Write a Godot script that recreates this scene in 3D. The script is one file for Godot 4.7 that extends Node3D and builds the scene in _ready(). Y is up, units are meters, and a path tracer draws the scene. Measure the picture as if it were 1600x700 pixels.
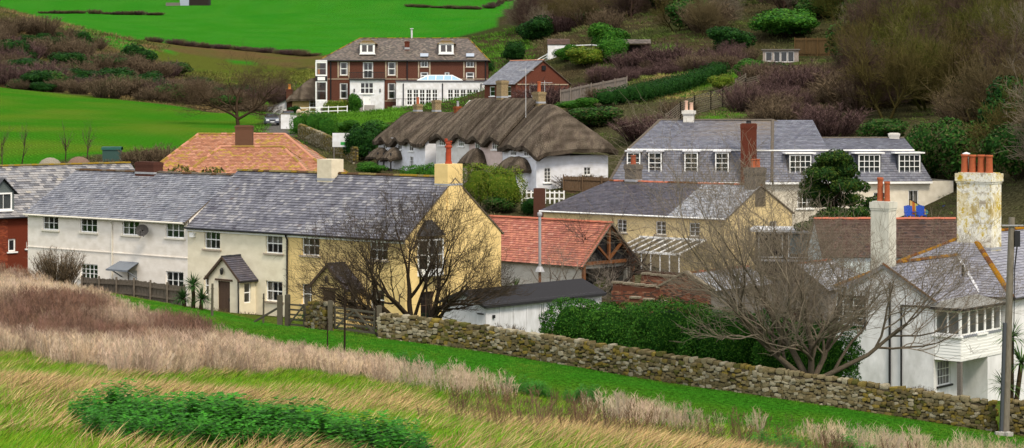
extends Node3D
# A Dorset village in a green valley on a grey winter day. Metres, y up; the eye is at the origin, the ground lies below it.

var R := RandomNumberGenerator.new()
var taken := {}
var mats := {}
var meshes := {}
var gx := PackedFloat32Array()
var gd := PackedFloat32Array()
var gy := PackedFloat32Array()
var tps_w := PackedFloat64Array()
var tone := FastNoiseLite.new()

func _ready() -> void:
	R.seed = 20240117
	tone.seed = 5
	tone.frequency = 0.02
	# camera: a long lens held level, lowered on its mount
	var cam := Camera3D.new()
	cam.name = "camera"
	cam.projection = Camera3D.PROJECTION_FRUSTUM
	cam.near = 1.0
	cam.far = 4000.0
	cam.size = 0.21875
	cam.frustum_offset = Vector2(0, -0.059375)
	add_child(cam)
	cam.current = true
	# overcast sky
	var env := Environment.new()
	var sm := ProceduralSkyMaterial.new()
	sm.sky_top_color = Color(0.83, 0.84, 0.86)
	sm.sky_horizon_color = Color(0.82, 0.82, 0.82)
	sm.ground_bottom_color = Color(0.2, 0.22, 0.18)
	sm.ground_horizon_color = Color(0.4, 0.42, 0.4)
	sm.sky_energy_multiplier = 1.0
	var sky := Sky.new()
	sky.sky_material = sm
	env.background_mode = Environment.BG_SKY
	env.sky = sky
	env.tonemap_mode = Environment.TONE_MAPPER_LINEAR
	env.tonemap_exposure = 2.2
	env.sdfgi_enabled = true
	env.ssao_enabled = true
	env.ssil_enabled = true
	var we := WorldEnvironment.new()
	we.name = "surroundings"
	we.environment = env
	add_child(we)
	var sun := DirectionalLight3D.new()
	sun.name = "sun_behind_cloud"
	sun.light_color = Color(1.0, 0.95, 0.87)
	sun.light_energy = 0.5
	sun.light_angular_distance = 14.0
	sun.shadow_enabled = true
	add_child(sun)
	sun.rotation_degrees = Vector3(-52, 28, 0)
	terrain()
	cottage_row()
	right_house()
	near_buildings()
	middle_buildings()
	far_buildings()
	boundaries()
	planting()
	small_things()

# ---------------------------------------------------------------- mesh builder
class MB:
	var v := PackedVector3Array()
	var n := PackedVector3Array()
	var c := PackedColorArray()
	var ix := PackedInt32Array()
	var col := Color(1, 1, 1)

	func tri(a: Vector3, b: Vector3, d: Vector3) -> void:
		var q := (b - a).cross(d - a).normalized()
		var k := v.size()
		v.append(a); v.append(b); v.append(d)
		n.append(q); n.append(q); n.append(q)
		c.append(col); c.append(col); c.append(col)
		ix.append(k); ix.append(k + 2); ix.append(k + 1)

	func quad(a: Vector3, b: Vector3, d: Vector3, e: Vector3) -> void:   # counter-clockwise seen from outside
		var q := (d - a).cross(e - b).normalized()
		var k := v.size()
		v.append(a); v.append(b); v.append(d); v.append(e)
		n.append(q); n.append(q); n.append(q); n.append(q)
		c.append(col); c.append(col); c.append(col); c.append(col)
		ix.append(k); ix.append(k + 2); ix.append(k + 1)
		ix.append(k); ix.append(k + 3); ix.append(k + 2)

	func fan(p: Array) -> void:
		for i in range(1, p.size() - 1):
			tri(p[0], p[i], p[i + 1])

	func box(o: Vector3, s: Vector3, t := Basis()) -> void:              # centre, size, axes
		var x := t.x * s.x * 0.5
		var y := t.y * s.y * 0.5
		var z := t.z * s.z * 0.5
		quad(o - x - y + z, o + x - y + z, o + x + y + z, o - x + y + z)
		quad(o + x - y - z, o - x - y - z, o - x + y - z, o + x + y - z)
		quad(o + x - y + z, o + x - y - z, o + x + y - z, o + x + y + z)
		quad(o - x - y - z, o - x - y + z, o - x + y + z, o - x + y - z)
		quad(o - x + y + z, o + x + y + z, o + x + y - z, o - x + y - z)
		quad(o - x - y - z, o + x - y - z, o + x - y + z, o - x - y + z)

	func span(a: Vector3, b: Vector3) -> void:                           # box between two corners
		box((a + b) * 0.5, (b - a).abs())

	func beam(a: Vector3, b: Vector3, w: float, h: float, up := Vector3.UP) -> void:
		var f := (b - a).normalized()
		var s := up.cross(f).normalized()
		var u := f.cross(s)
		box((a + b) * 0.5, Vector3(w, h, (b - a).length()), Basis(s, u, f))

	func tube(p: PackedVector3Array, r: PackedFloat32Array, sides: int, cap := false) -> void:
		var k := v.size()
		var m := p.size()
		var side := Vector3.ZERO
		for i in m:
			var f := (p[mini(i + 1, m - 1)] - p[maxi(i - 1, 0)]).normalized()
			if side == Vector3.ZERO:
				side = f.cross(Vector3(0.31, 0.2, 0.93) if absf(f.z) < 0.9 else Vector3(1, 0.2, 0.1)).normalized()
			else:
				side = (side - f * side.dot(f)).normalized()
			var up := f.cross(side)
			for j in sides:
				var a := TAU * j / sides
				var q := side * cos(a) + up * sin(a)
				v.append(p[i] + q * r[i]); n.append(q); c.append(col)
		for i in m - 1:
			for j in sides:
				var a := k + i * sides + j
				var b := k + i * sides + (j + 1) % sides
				ix.append(a); ix.append(a + sides); ix.append(b)
				ix.append(b); ix.append(a + sides); ix.append(b + sides)
		if cap:
			for i in [0, m - 1]:
				for j in range(1, sides - 1):
					ix.append(k + i * sides); ix.append(k + i * sides + j); ix.append(k + i * sides + j + 1)

	func rod(a: Vector3, b: Vector3, ra: float, rb: float, sides := 6, cap := true) -> void:
		tube(PackedVector3Array([a, b]), PackedFloat32Array([ra, rb]), sides, cap)

	func lathe(prof: Array, sides: int, o := Vector3.ZERO) -> void:      # prof: [radius, y] from bottom to top
		var k := v.size()
		var m := prof.size()
		for i in m:
			var e: Vector2 = Vector2(prof[mini(i + 1, m - 1)][0], prof[mini(i + 1, m - 1)][1]) - Vector2(prof[maxi(i - 1, 0)][0], prof[maxi(i - 1, 0)][1])
			var nn := Vector2(e.y, -e.x).normalized()
			for j in sides:
				var a := TAU * j / sides
				v.append(o + Vector3(cos(a) * prof[i][0], prof[i][1], sin(a) * prof[i][0]))
				n.append(Vector3(cos(a) * nn.x, nn.y, sin(a) * nn.x)); c.append(col)
		for i in m - 1:
			for j in sides:
				var a := k + i * sides + j
				var b := k + i * sides + (j + 1) % sides
				ix.append(a); ix.append(b); ix.append(a + sides)
				ix.append(b); ix.append(b + sides); ix.append(a + sides)

	func grid(p: Array, flip := false) -> void:                          # rows of points, smooth normals
		var k := v.size()
		var rows := p.size()
		var cols: int = p[0].size()
		for i in rows:
			for j in cols:
				var du: Vector3 = p[i][mini(j + 1, cols - 1)] - p[i][maxi(j - 1, 0)]
				var dv: Vector3 = p[mini(i + 1, rows - 1)][j] - p[maxi(i - 1, 0)][j]
				var q := du.cross(dv).normalized()
				v.append(p[i][j]); n.append(-q if flip else q); c.append(col)
		for i in rows - 1:
			for j in cols - 1:
				var a := k + i * cols + j
				if flip:
					for w in [a, a + 1, a + cols, a + 1, a + cols + 1, a + cols]: ix.append(w)
				else:
					for w in [a, a + cols, a + 1, a + 1, a + cols, a + cols + 1]: ix.append(w)

	func add(m: ArrayMesh, t: Transform3D) -> void:
		var a := m.surface_get_arrays(0)
		var k := v.size()
		var av: PackedVector3Array = a[Mesh.ARRAY_VERTEX]
		var an: PackedVector3Array = a[Mesh.ARRAY_NORMAL]
		var ai: PackedInt32Array = a[Mesh.ARRAY_INDEX]
		var nb := t.basis.inverse().transposed()
		for i in av.size():
			v.append(t * av[i]); n.append((nb * an[i]).normalized()); c.append(col)
		for i in ai:
			ix.append(i + k)

	func mesh() -> ArrayMesh:
		var a := []
		a.resize(Mesh.ARRAY_MAX)
		a[Mesh.ARRAY_VERTEX] = v
		a[Mesh.ARRAY_NORMAL] = n
		a[Mesh.ARRAY_COLOR] = c
		a[Mesh.ARRAY_INDEX] = ix
		var m := ArrayMesh.new()
		if v.size():
			m.add_surface_from_arrays(Mesh.PRIMITIVE_TRIANGLES, a)
		return m

# ---------------------------------------------------------------- names, things, parts
func numbered(called: String) -> String:
	var k: int = taken.get(called, 0)
	taken[called] = k + 1
	return called if k == 0 else "%s_%03d" % [called, k]

func tag(o: Node, label: String, category: String, group := "", kind := "") -> void:
	if label: o.set_meta("label", label)
	if category: o.set_meta("category", category)
	if group: o.set_meta("group", group)
	if kind: o.set_meta("kind", kind)

func thing(called: String, label: String, category: String, at := Vector3.ZERO, turn := 0.0, group := "") -> Node3D:
	var o := Node3D.new()
	o.name = numbered(called)
	add_child(o)
	o.position = at
	o.rotation_degrees.y = -turn          # turn: how far the front runs towards the viewer on its right, degrees
	tag(o, label, category, group, "thing")
	return o

func part(mesh, called: String, m: Material, parent: Node, t := Transform3D()) -> MeshInstance3D:
	var o := MeshInstance3D.new()
	o.mesh = mesh.mesh() if mesh is MB else mesh
	o.material_override = m
	if parent == self:
		o.name = numbered(called)
		add_child(o)
	else:
		o.name = called
		parent.add_child(o, true)
	o.transform = t
	return o

func stuff(o: Node) -> Node:
	o.set_meta("kind", "stuff")
	return o

func structure(mesh, called: String, m: Material, parent: Node = self) -> MeshInstance3D:
	var o := part(mesh, called, m, parent)
	o.set_meta("kind", "structure")
	return o

func copy(o: Node3D, at: Vector3, turn: float, s: Vector3, label := "", group := "") -> Node3D:
	var r: Node3D = o.duplicate()
	var stem: String = o.name
	if stem.length() > 4 and stem.substr(stem.length() - 4, 1) == "_" and stem.right(3).is_valid_int():
		stem = stem.left(-4)
	r.name = numbered(stem)
	add_child(r)
	r.transform = Transform3D(Basis(Vector3.UP, turn).scaled_local(s), at)
	if label: r.set_meta("label", label)
	if group: r.set_meta("group", group)
	return r

# ---------------------------------------------------------------- materials (all colours are linear reflectances)
func lin(r: float, g: float, b: float) -> Color:
	return Color(r, g, b).linear_to_srgb()

func noise_tex(key: String, freq: float, lo: Color, hi: Color, octaves := 4, size := 512, normal := 0.0, cell := false) -> NoiseTexture2D:
	if meshes.has(key): return meshes[key]
	var f := FastNoiseLite.new()
	f.seed = key.hash() % 1000
	f.frequency = freq
	f.noise_type = FastNoiseLite.TYPE_CELLULAR if cell else FastNoiseLite.TYPE_SIMPLEX_SMOOTH
	f.fractal_octaves = octaves
	var t := NoiseTexture2D.new()
	t.width = size; t.height = size; t.seamless = true; t.noise = f
	if normal > 0.0:
		t.as_normal_map = true; t.bump_strength = normal
	else:
		var g := Gradient.new()
		g.set_color(0, lo); g.set_color(1, hi)
		g.set_offset(0, 0.2); g.set_offset(1, 0.8)
		t.color_ramp = g
	meshes[key] = t
	return t

func mat(key: String, col: Color, rough := 0.85, tex := "", per_m := 1.0, bump := false) -> StandardMaterial3D:
	if mats.has(key): return mats[key]
	var m := StandardMaterial3D.new()
	m.resource_name = key
	m.albedo_color = lin(col.r, col.g, col.b)
	m.roughness = rough
	m.metallic_specular = 0.35 if rough < 0.7 else (0.15 if rough < 0.94 else 0.0)
	if tex == "grain": m.albedo_texture = noise_tex("grain", 0.03, Color(0.74, 0.74, 0.74), Color(1, 1, 1), 5)
	elif tex == "blotch": m.albedo_texture = noise_tex("blotch", 0.008, Color(0.93, 0.925, 0.91), Color(1, 1, 1), 6)
	elif tex == "rough": m.albedo_texture = noise_tex("rough", 0.02, Color(0.5, 0.49, 0.47), Color(1, 1, 1), 6)
	elif tex == "brick": m.albedo_texture = noise_tex("brick", 0.06, Color(0.58, 0.52, 0.5), Color(1, 1, 1), 3)
	elif tex == "streak": m.albedo_texture = noise_tex("streak", 0.012, Color(0.86, 0.86, 0.85), Color(1, 1, 1), 5)
	if bump:
		m.normal_enabled = true
		m.normal_texture = noise_tex("bumps", 0.03, Color(), Color(), 4, 512, 3.0)
		m.normal_scale = 0.3
	if tex or bump:
		m.uv1_triplanar = true
		m.uv1_world_triplanar = true
		m.uv1_scale = Vector3.ONE * per_m
		if tex == "streak": m.uv1_scale = Vector3(per_m, per_m * 0.25, per_m)
	mats[key] = m
	return m

func vmat(key: String, rough := 0.85, tex := "", per_m := 1.0, bump := false, leaf := 0.0) -> StandardMaterial3D:   # takes its colour from the vertices
	if mats.has(key): return mats[key]
	var m := mat(key, Color(1, 1, 1), rough, tex, per_m, bump)
	m.vertex_color_use_as_albedo = true
	if leaf > 0.0:
		m.cull_mode = BaseMaterial3D.CULL_DISABLED
		m.metallic_specular = 0.08
		m.backlight_enabled = true
		m.backlight = Color(leaf, leaf, leaf)
	return m

func glass() -> StandardMaterial3D:
	if mats.has("glass"): return mats["glass"]
	var m := StandardMaterial3D.new()
	m.resource_name = "glass"
	m.transparency = BaseMaterial3D.TRANSPARENCY_ALPHA
	m.albedo_color = Color(0.12, 0.14, 0.16, 0.45)
	m.roughness = 0.03
	m.metallic_specular = 0.6
	mats["glass"] = m
	return m

# ---------------------------------------------------------------- walls, windows, doors
func along(nrm: Vector3) -> Vector3:
	return Vector3.UP.cross(nrm)

func wall(par: Node, called: String, m: Material, o: Vector3, nrm: Vector3, w: float, h: float, holes := [], apex = null, t := 0.28) -> MeshInstance3D:
	var b := MB.new()
	var u := along(nrm)
	var us := [0.0, w]
	var vs := [0.0, h]
	for r in holes:
		for k in [0, 2]: if not us.has(r[k]): us.append(r[k])
		for k in [1, 3]: if not vs.has(r[k]): vs.append(r[k])
	us.sort(); vs.sort()
	var y := Vector3.UP
	var q := -nrm * t
	for i in us.size() - 1:
		for j in vs.size() - 1:
			var cu: float = (us[i] + us[i + 1]) * 0.5
			var cv: float = (vs[j] + vs[j + 1]) * 0.5
			var open := false
			for r in holes:
				if cu > r[0] and cu < r[2] and cv > r[1] and cv < r[3]: open = true
			if open: continue
			var a: Vector3 = o + u * us[i] + y * vs[j]
			var e: Vector3 = o + u * us[i + 1] + y * vs[j]
			var f: Vector3 = o + u * us[i + 1] + y * vs[j + 1]
			var g: Vector3 = o + u * us[i] + y * vs[j + 1]
			b.quad(a, e, f, g)
			b.quad(e + q, a + q, g + q, f + q)
	for r in holes:
		var a: Vector3 = o + u * r[0] + y * r[1]
		var e: Vector3 = o + u * r[2] + y * r[1]
		var f: Vector3 = o + u * r[2] + y * r[3]
		var g: Vector3 = o + u * r[0] + y * r[3]
		b.quad(a, a + q, e + q, e); b.quad(e, e + q, f + q, f); b.quad(f, f + q, g + q, g); b.quad(g, g + q, a + q, a)
	if apex != null:
		var a: Vector3 = o + y * h
		var e: Vector3 = o + u * w + y * h
		var f: Vector3 = o + u * apex[0] + y * apex[1]
		b.tri(a, e, f); b.tri(e + q, a + q, f + q)
	return part(b, called, m, par)

func frame_mesh(w: float, h: float, cols: int, rows: int, fw: float, gw: float, rail: bool, mull: bool) -> ArrayMesh:
	var key := "f%.2f_%.2f_%d_%d_%.3f_%.3f_%s%s" % [w, h, cols, rows, fw, gw, rail, mull]
	if meshes.has(key): return meshes[key]
	var b := MB.new()
	var d := 0.07
	b.box(Vector3(-w / 2 + fw / 2, h / 2, 0), Vector3(fw, h, d))
	b.box(Vector3(w / 2 - fw / 2, h / 2, 0), Vector3(fw, h, d))
	b.box(Vector3(0, fw / 2, 0), Vector3(w - 2 * fw, fw, d))
	b.box(Vector3(0, h - fw / 2, 0), Vector3(w - 2 * fw, fw, d))
	for i in range(1, cols):
		b.box(Vector3(-w / 2 + fw + (w - 2 * fw) * i / cols, h / 2, 0), Vector3(gw * (1.8 if mull else 1.0), h - 2 * fw, d * 0.6))
	for j in range(1, rows):
		b.box(Vector3(0, fw + (h - 2 * fw) * j / rows, 0), Vector3(w - 2 * fw, gw * (1.9 if rail and j * 2 == rows else 1.0), d * 0.7))
	meshes[key] = b.mesh()
	return meshes[key]

func win(par: Node, p: Vector3, nrm: Vector3, w: float, h: float, cols: int, rows: int, o := {}) -> MeshInstance3D:
	var u := along(nrm)
	var t := Transform3D(Basis(u, Vector3.UP, nrm), p + u * (w / 2) - nrm * o.get("deep", 0.1))
	var fw: float = o.get("fw", 0.06)
	var gw: float = o.get("gw", 0.03)
	var f := part(frame_mesh(w, h, cols, rows, fw, gw, o.get("rail", false), o.get("mull", false)), o.get("called", "window"), o.get("m", mat("window_paint", Color(0.8, 0.8, 0.78), 0.45)), par, t)
	var pw := (w - 2 * fw) / cols
	var ph := (h - 2 * fw) / rows
	var key := "q%.2f_%.2f" % [pw, ph]
	if not meshes.has(key):
		var q := QuadMesh.new()
		q.size = Vector2(pw, ph)
		meshes[key] = q
	for i in cols:
		for j in rows:
			part(meshes[key], "pane", glass(), f, Transform3D(Basis(), Vector3(-w / 2 + fw + pw * (i + 0.5), fw + ph * (j + 0.5), 0.004)))
	if o.get("sill", true):
		var sk := "s%.2f" % w
		if not meshes.has(sk):
			var b := MB.new()
			b.box(Vector3.ZERO, Vector3(w + 0.24, 0.09, 0.2))
			meshes[sk] = b.mesh()
		part(meshes[sk], "sill", o.get("sm", mat("window_paint", Color(0.8, 0.8, 0.78), 0.45)), f, Transform3D(Basis(), Vector3(0, -0.047, o.get("deep", 0.1))))
	if o.has("cur"):
		var kind: int = o.cur
		var cloth := mat("curtain_cloth", Color(0.5, 0.47, 0.42), 0.9)
		if kind == 2:    # a roller blind part way down
			var b := MB.new()
			b.quad(Vector3(-w / 2, h * 0.45, -0.12), Vector3(w / 2, h * 0.45, -0.12), Vector3(w / 2, h, -0.12), Vector3(-w / 2, h, -0.12))
			part(b, "blind", cloth, f)
		else:
			for s in [-1, 1]:
				var fold := [[], []]
				for k in 7:
					var x: float = s * (w / 2 - 0.05 - k * 0.04)
					fold[0].append(Vector3(x, 0, -0.14 - 0.03 * (k % 2)))
					fold[1].append(Vector3(x, h, -0.14 - 0.03 * (k % 2)))
				var b := MB.new()
				b.grid(fold, s > 0)
				part(b, "curtain", cloth, f)
	return f

func door(par: Node, p: Vector3, nrm: Vector3, w: float, h: float, m: Material, planks := 5, glazed := false) -> MeshInstance3D:
	var u := along(nrm)
	var b := MB.new()
	for k in planks:
		b.box(Vector3(-w / 2 + w * (k + 0.5) / planks, h / 2, 0.0), Vector3(w / planks - 0.012, h - 0.01, 0.045))
	b.box(Vector3(0, h / 2, -0.02), Vector3(w, h - 0.02, 0.02))
	var o := part(b, "door", m, par, Transform3D(Basis(u, Vector3.UP, nrm), p + u * (w / 2) - nrm * 0.12))
	var f := MB.new()
	f.box(Vector3(-w / 2 - 0.035, h / 2, 0.03), Vector3(0.07, h, 0.1)); f.box(Vector3(w / 2 + 0.035, h / 2, 0.03), Vector3(0.07, h, 0.1)); f.box(Vector3(0, h + 0.035, 0.03), Vector3(w + 0.14, 0.07, 0.1))
	part(f, "frame", mat("door_frame_wood", Color(0.2, 0.15, 0.11), 0.7, "grain", 2.0), o)
	var k := MB.new()
	k.box(Vector3(w * 0.36, h * 0.48, 0.05), Vector3(0.04, 0.16, 0.05))
	part(k, "handle", mat("black_iron", Color(0.02, 0.02, 0.02), 0.5), o)
	return o

# ---------------------------------------------------------------- roofs
func slates(b: MB, e0: Vector3, e1: Vector3, r1: Vector3, r0: Vector3, course: float, sw: float, pal: Array, thick := 0.022, patch := 0.6, gap := 0.012) -> void:
	var u := (e1 - e0).normalized() if e1.distance_to(e0) > 0.01 else (r1 - r0).normalized()
	var up := r0 - e0
	up -= u * up.dot(u)
	var slope := up.length()
	var vv := up / slope
	var nn := u.cross(vv).normalized()
	var w0 := (e1 - e0).dot(u)
	var rl := (r0 - e0).dot(u)
	var rr := (r1 - e0).dot(u)
	var rows := int(ceil(slope / course))
	var f := FastNoiseLite.new()
	f.seed = R.randi() % 10000
	f.frequency = 0.35
	for i in rows:
		var s0 := i * slope / rows
		var s1 := minf((i + 1.12) * slope / rows, slope)
		var l0 := lerpf(0, rl, s0 / slope)
		var g0 := lerpf(w0, rr, s0 / slope)
		var l1 := lerpf(0, rl, s1 / slope)
		var g1 := lerpf(w0, rr, s1 / slope)
		var x := floorf(minf(l0, l1) / sw) * sw - (sw * 0.5 if i % 2 else 0.0)
		while x < maxf(g0, g1):
			var jit := R.randf_range(-0.012, 0.012)
			var a0 := clampf(x + gap * 0.5, l0, g0)
			var b0 := clampf(x + sw - gap * 0.5, l0, g0)
			var a1 := clampf(x + gap * 0.5, l1, g1)
			var b1 := clampf(x + sw - gap * 0.5, l1, g1)
			x += sw
			if b0 - a0 < 0.01 and b1 - a1 < 0.01: continue
			var mixv := f.get_noise_2d(x, s0 * 1.6) * patch + R.randf_range(-0.5, 0.5)
			var ci := clampi(int((mixv * 0.5 + 0.5) * pal.size()), 0, pal.size() - 1)
			var br := R.randf_range(0.88, 1.1)
			b.col = Color(pal[ci].r * br, pal[ci].g * br, pal[ci].b * br)
			var lift := thick * R.randf_range(1.5, 2.3)
			var q0 := e0 + vv * (s0 + jit * 0.5)
			var q1 := e0 + vv * s1
			var lo := q0 + u * a0 + nn * lift
			var ro := q0 + u * b0 + nn * lift
			b.quad(lo, ro, q1 + u * b1 + nn * 0.006, q1 + u * a1 + nn * 0.006)
			b.quad(q0 + u * a0 + nn * (lift - thick), q0 + u * b0 + nn * (lift - thick), ro, lo)

func roof_deck(par: Node, faces: Array, m: Material, called := "roof") -> MeshInstance3D:    # faces: [e0, e1, r1, r0] each; a board 60 mm thick under the covering
	var b := MB.new()
	for f in faces:
		var nn: Vector3 = (f[1] - f[0]).cross(f[3] - f[0]).normalized() * 0.06
		var g := []
		for p in f: g.append(p - nn)
		b.quad(f[0], f[1], f[2], f[3]); b.quad(g[1], g[0], g[3], g[2])
		for i in 4:
			var j := (i + 1) % 4
			if f[i].distance_to(f[j]) > 0.01: b.quad(g[i], g[j], f[j], f[i])
	return part(b, called, m, par)

func ridge_line(par: Node, a: Vector3, b: Vector3, ms: Array, r := 0.13, l := 0.45, called := "ridge_tile") -> void:
	var key := "ridge%.2f_%.2f" % [r, l]
	if not meshes.has(key):
		var q := MB.new()
		var rows := []
		for k in 7:
			var t := PI * k / 6.0
			rows.append([Vector3(cos(t) * r, sin(t) * r * 0.8 - r * 0.35, -l / 2), Vector3(cos(t) * r * 1.08, sin(t) * r * 0.86 - r * 0.35, l / 2 - 0.01)])
		q.grid(rows)
		q.fan([rows[6][1], rows[5][1], rows[4][1], rows[3][1], rows[2][1], rows[1][1], rows[0][1]])
		meshes[key] = q.mesh()
	var f := (b - a).normalized()
	var s := Vector3.UP.cross(f).normalized()
	var count := int(round(a.distance_to(b) / l))
	for k in count:
		var p := a.lerp(b, (k + 0.5) / count) + Vector3(0, R.randf_range(-0.008, 0.012) + 0.03, 0)
		part(meshes[key], called, ms[R.randi() % ms.size()], par, Transform3D(Basis(s, f.cross(s), f), p))

func pot_mesh(h: float, r: float) -> ArrayMesh:
	var key := "pot%.2f_%.2f" % [h, r]
	if not meshes.has(key):
		var b := MB.new()
		b.lathe([[r * 1.12, 0.0], [r * 1.12, h * 0.06], [r, h * 0.1], [r * 0.94, h * 0.5], [r * 0.88, h * 0.86], [r * 1.04, h * 0.88], [r * 1.08, h * 0.94], [r * 1.02, h], [r * 0.74, h], [r * 0.7, h * 0.4]], 14)
		meshes[key] = b.mesh()
	return meshes[key]

func chimney(par: Node, p: Vector3, sx: float, sz: float, h: float, m: Material, o := {}) -> MeshInstance3D:
	var b := MB.new()
	var cap: float = o.get("cap", 0.25)
	var ov: float = o.get("over", 0.06)
	b.box(p + Vector3(0, h / 2, 0), Vector3(sx, h, sz))
	if cap > 0.0:
		b.box(p + Vector3(0, h - cap / 2, 0), Vector3(sx + ov * 2, cap, sz + ov * 2))
		b.box(p + Vector3(0, h - cap - 0.05, 0), Vector3(sx + ov, 0.1, sz + ov))
		b.box(p + Vector3(0, h + 0.025, 0), Vector3(sx - 0.1, 0.05, sz - 0.1))
	var c := part(b, "chimney", m, par)
	for q in o.get("pots", []):
		part(pot_mesh(q[2], q[3]), "chimney_pot", o.get("pm", mat("terracotta", Color(0.36, 0.1, 0.045), 0.75, "blotch", 1.3)), c, Transform3D(Basis(), p + Vector3(q[0], h + 0.03, q[1])))
	if o.get("flash", true):
		var fl := MB.new()
		fl.box(p + Vector3(0, o.get("fy", 0.35), 0), Vector3(sx + 0.03, o.get("fh", 0.16), sz + 0.03))
		part(fl, "flashing", mat("lead", Color(0.34, 0.35, 0.38), 0.5, "blotch", 1.0), c)
	return c

func gutter(par: Node, a: Vector3, b: Vector3, m: Material, r := 0.06) -> void:
	var q := MB.new()
	q.rod(a, b, r, r, 8)
	part(q, "gutter", m, par)

func downpipe(par: Node, pts: Array, m: Material, r := 0.04) -> void:
	var q := MB.new()
	for i in pts.size() - 1: q.rod(pts[i], pts[i + 1], r, r, 7)
	part(q, "downpipe", m, par)
# ---------------------------------------------------------------- ground
# surveyed spot heights: x, distance, height
const SPOTS := [
	0.0, 0.0, -2.10,  -30.0, 0.0, -1.00,  30.0, 0.0, -5.00,  0.0, -40.0, 2.50,  -60.0, -40.0, 2.00,  60.0, -40.0, -4.00,
	-9.0, 36.0, -5.30,  0.0, 36.0, -6.00,  9.0, 36.0, -7.30,  20.0, 36.0, -9.50,  -25.0, 36.0, -4.50,  45.0, 36.0, -12.00,
	-60.0, 40.0, -3.00,  -16.5, 66.0, -8.25,  -10.6, 68.0, -8.71,  -22.0, 72.0, -8.30,  -17.1, 98.0, -9.80,  -6.3, 84.0, -10.11,
	0.0, 76.0, -10.45,  6.8, 72.0, -11.14,  11.6, 70.0, -11.64,  24.0, 66.0, -12.40,  40.0, 70.0, -14.00,  -10.6, 94.0, -10.28,
	-5.7, 91.0, -10.44,  0.0, 88.0, -10.89,  5.2, 84.0, -11.29,  10.1, 81.0, -11.64,  14.8, 79.0, -12.10,  19.0, 77.0, -12.51,
	-24.5, 112.0, -9.97,  -35.0, 112.0, -9.60,  -50.0, 112.0, -9.00,  -10.0, 104.0, -11.70,  -20.0, 118.0, -11.90,  -29.0, 126.0, -11.95,
	-3.0, 113.0, -11.90,  -20.0, 132.0, -11.90,  -2.5, 100.0, -11.75,  4.0, 104.0, -11.90,  4.0, 118.0, -12.40,  12.0, 115.0, -12.90,
	22.0, 100.0, -14.60,  30.0, 98.0, -14.80,  40.0, 110.0, -15.00,  12.0, 140.0, -12.40,  18.0, 135.0, -12.20,  20.0, 155.0, -11.00,
	28.0, 150.0, -11.00,  37.0, 125.0, -12.50,  -42.0, 145.0, -10.60,  -34.0, 143.0, -10.60,  -18.0, 160.0, -9.20,  -26.0, 158.0, -9.20,
	-8.0, 150.0, -9.20,  2.0, 172.0, -7.50,  8.0, 170.0, -7.40,  -13.0, 200.0, -6.30,  -5.0, 186.0, -6.90,  2.0, 190.0, -5.60,
	-2.0, 150.0, -9.50,  -47.5, 190.0, -5.64,  -35.6, 190.0, -5.05,  -63.8, 255.0, -2.39,  -45.0, 240.0, -3.00,  -82.5, 330.0, 2.58,
	-59.1, 315.0, 0.49,  -36.2, 290.0, -1.63,  -31.2, 270.0, -2.70,  -22.0, 240.0, -3.60,  -18.0, 215.0, -5.20,  -26.5, 303.0, -2.84,
	-16.9, 300.0, -1.12,  -3.8, 300.0, -0.47,  3.4, 272.0, 0.85,  0.0, 235.0, -3.30,  -92.5, 370.0, 7.52,  -105.0, 420.0, 17.72,
	-94.1, 430.0, 14.78,  -83.3, 430.0, 10.08,  -57.8, 370.0, 1.16,  -65.3, 380.0, 3.56,  -60.5, 430.0, 6.05,  -41.6, 380.0, 1.19,
	-75.0, 480.0, 12.75,  -46.5, 480.0, 10.50,  -94.8, 510.0, 16.26,  -59.0, 510.0, 12.75,  -134.8, 560.0, 21.88,  -32.5, 520.0, 13.81,
	-1.6, 520.0, 15.92,  -167.3, 700.0, 30.62,  -123.6, 700.0, 30.62,  -117.9, 740.0, 34.69,  -43.8, 700.0, 30.62,  0.0, 700.0, 31.72,
	-212.5, 850.0, 45.16,  -59.4, 950.0, 56.41,  -300.0, 800.0, 47.50,  56.2, 900.0, 61.88,  6.7, 215.0, -0.34,  15.6, 250.0, 2.73,
	6.3, 290.0, 6.52,  13.4, 285.0, 6.68,  25.1, 268.0, 4.61,  34.3, 268.0, 5.19,  22.4, 205.0, -0.77,  17.7, 195.0, -1.52,
	26.7, 190.0, -1.78,  21.2, 340.0, 14.34,  35.0, 320.0, 14.00,  46.9, 300.0, 13.12,  43.8, 200.0, 0.62,  59.1, 270.0, 9.28,
	37.0, 150.0, -5.50,  33.0, 160.0, -7.20,  45.0, 150.0, -3.50,  60.0, 150.0, 3.00,  55.0, 115.0, -8.00,  80.0, 320.0, 16.00,
	70.3, 450.0, 30.94,  112.5, 400.0, 27.50,  15.0, 480.0, 25.50,  120.0, 220.0, 30.00,  90.0, 110.0, -2.00,  120.0, 140.0, 10.00,
	-80.0, 150.0, -8.00,  -90.0, 220.0, -3.00,  -120.0, 330.0, 8.00,  -160.0, 420.0, 30.00,  -90.0, 90.0, -4.00,  200.0, 400.0, 50.00,
	250.0, 800.0, 60.00,
]
const LAWN := [-25, 103, -18.4, 93, -11.0, 79.5, -6.2, 74, 0.0, 71.0, 6.7, 69.0, 11.5, 68.0, 17.3, 65.1, 24, 62, 26, 75, 20.1, 75.7, 14.7, 78.6, 10.1, 80.6, 5.2, 83.5, 0.0, 88.2, -5.7, 91.3, -9.0, 99, -10.3, 104, -13.9, 107.7, -16.5, 109.7]
const LEFT_FIELD := [-150, 300, -93.2, 324.1, -82.7, 330.7, -73.8, 337.4, -58.4, 311.3, -48.5, 310.4, -35.5, 283.8, -32.8, 272.6, -31.8, 242.3, -35.5, 206.8, -41.1, 188.0, -47.6, 184, -54.8, 180, -150, 170]
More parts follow.
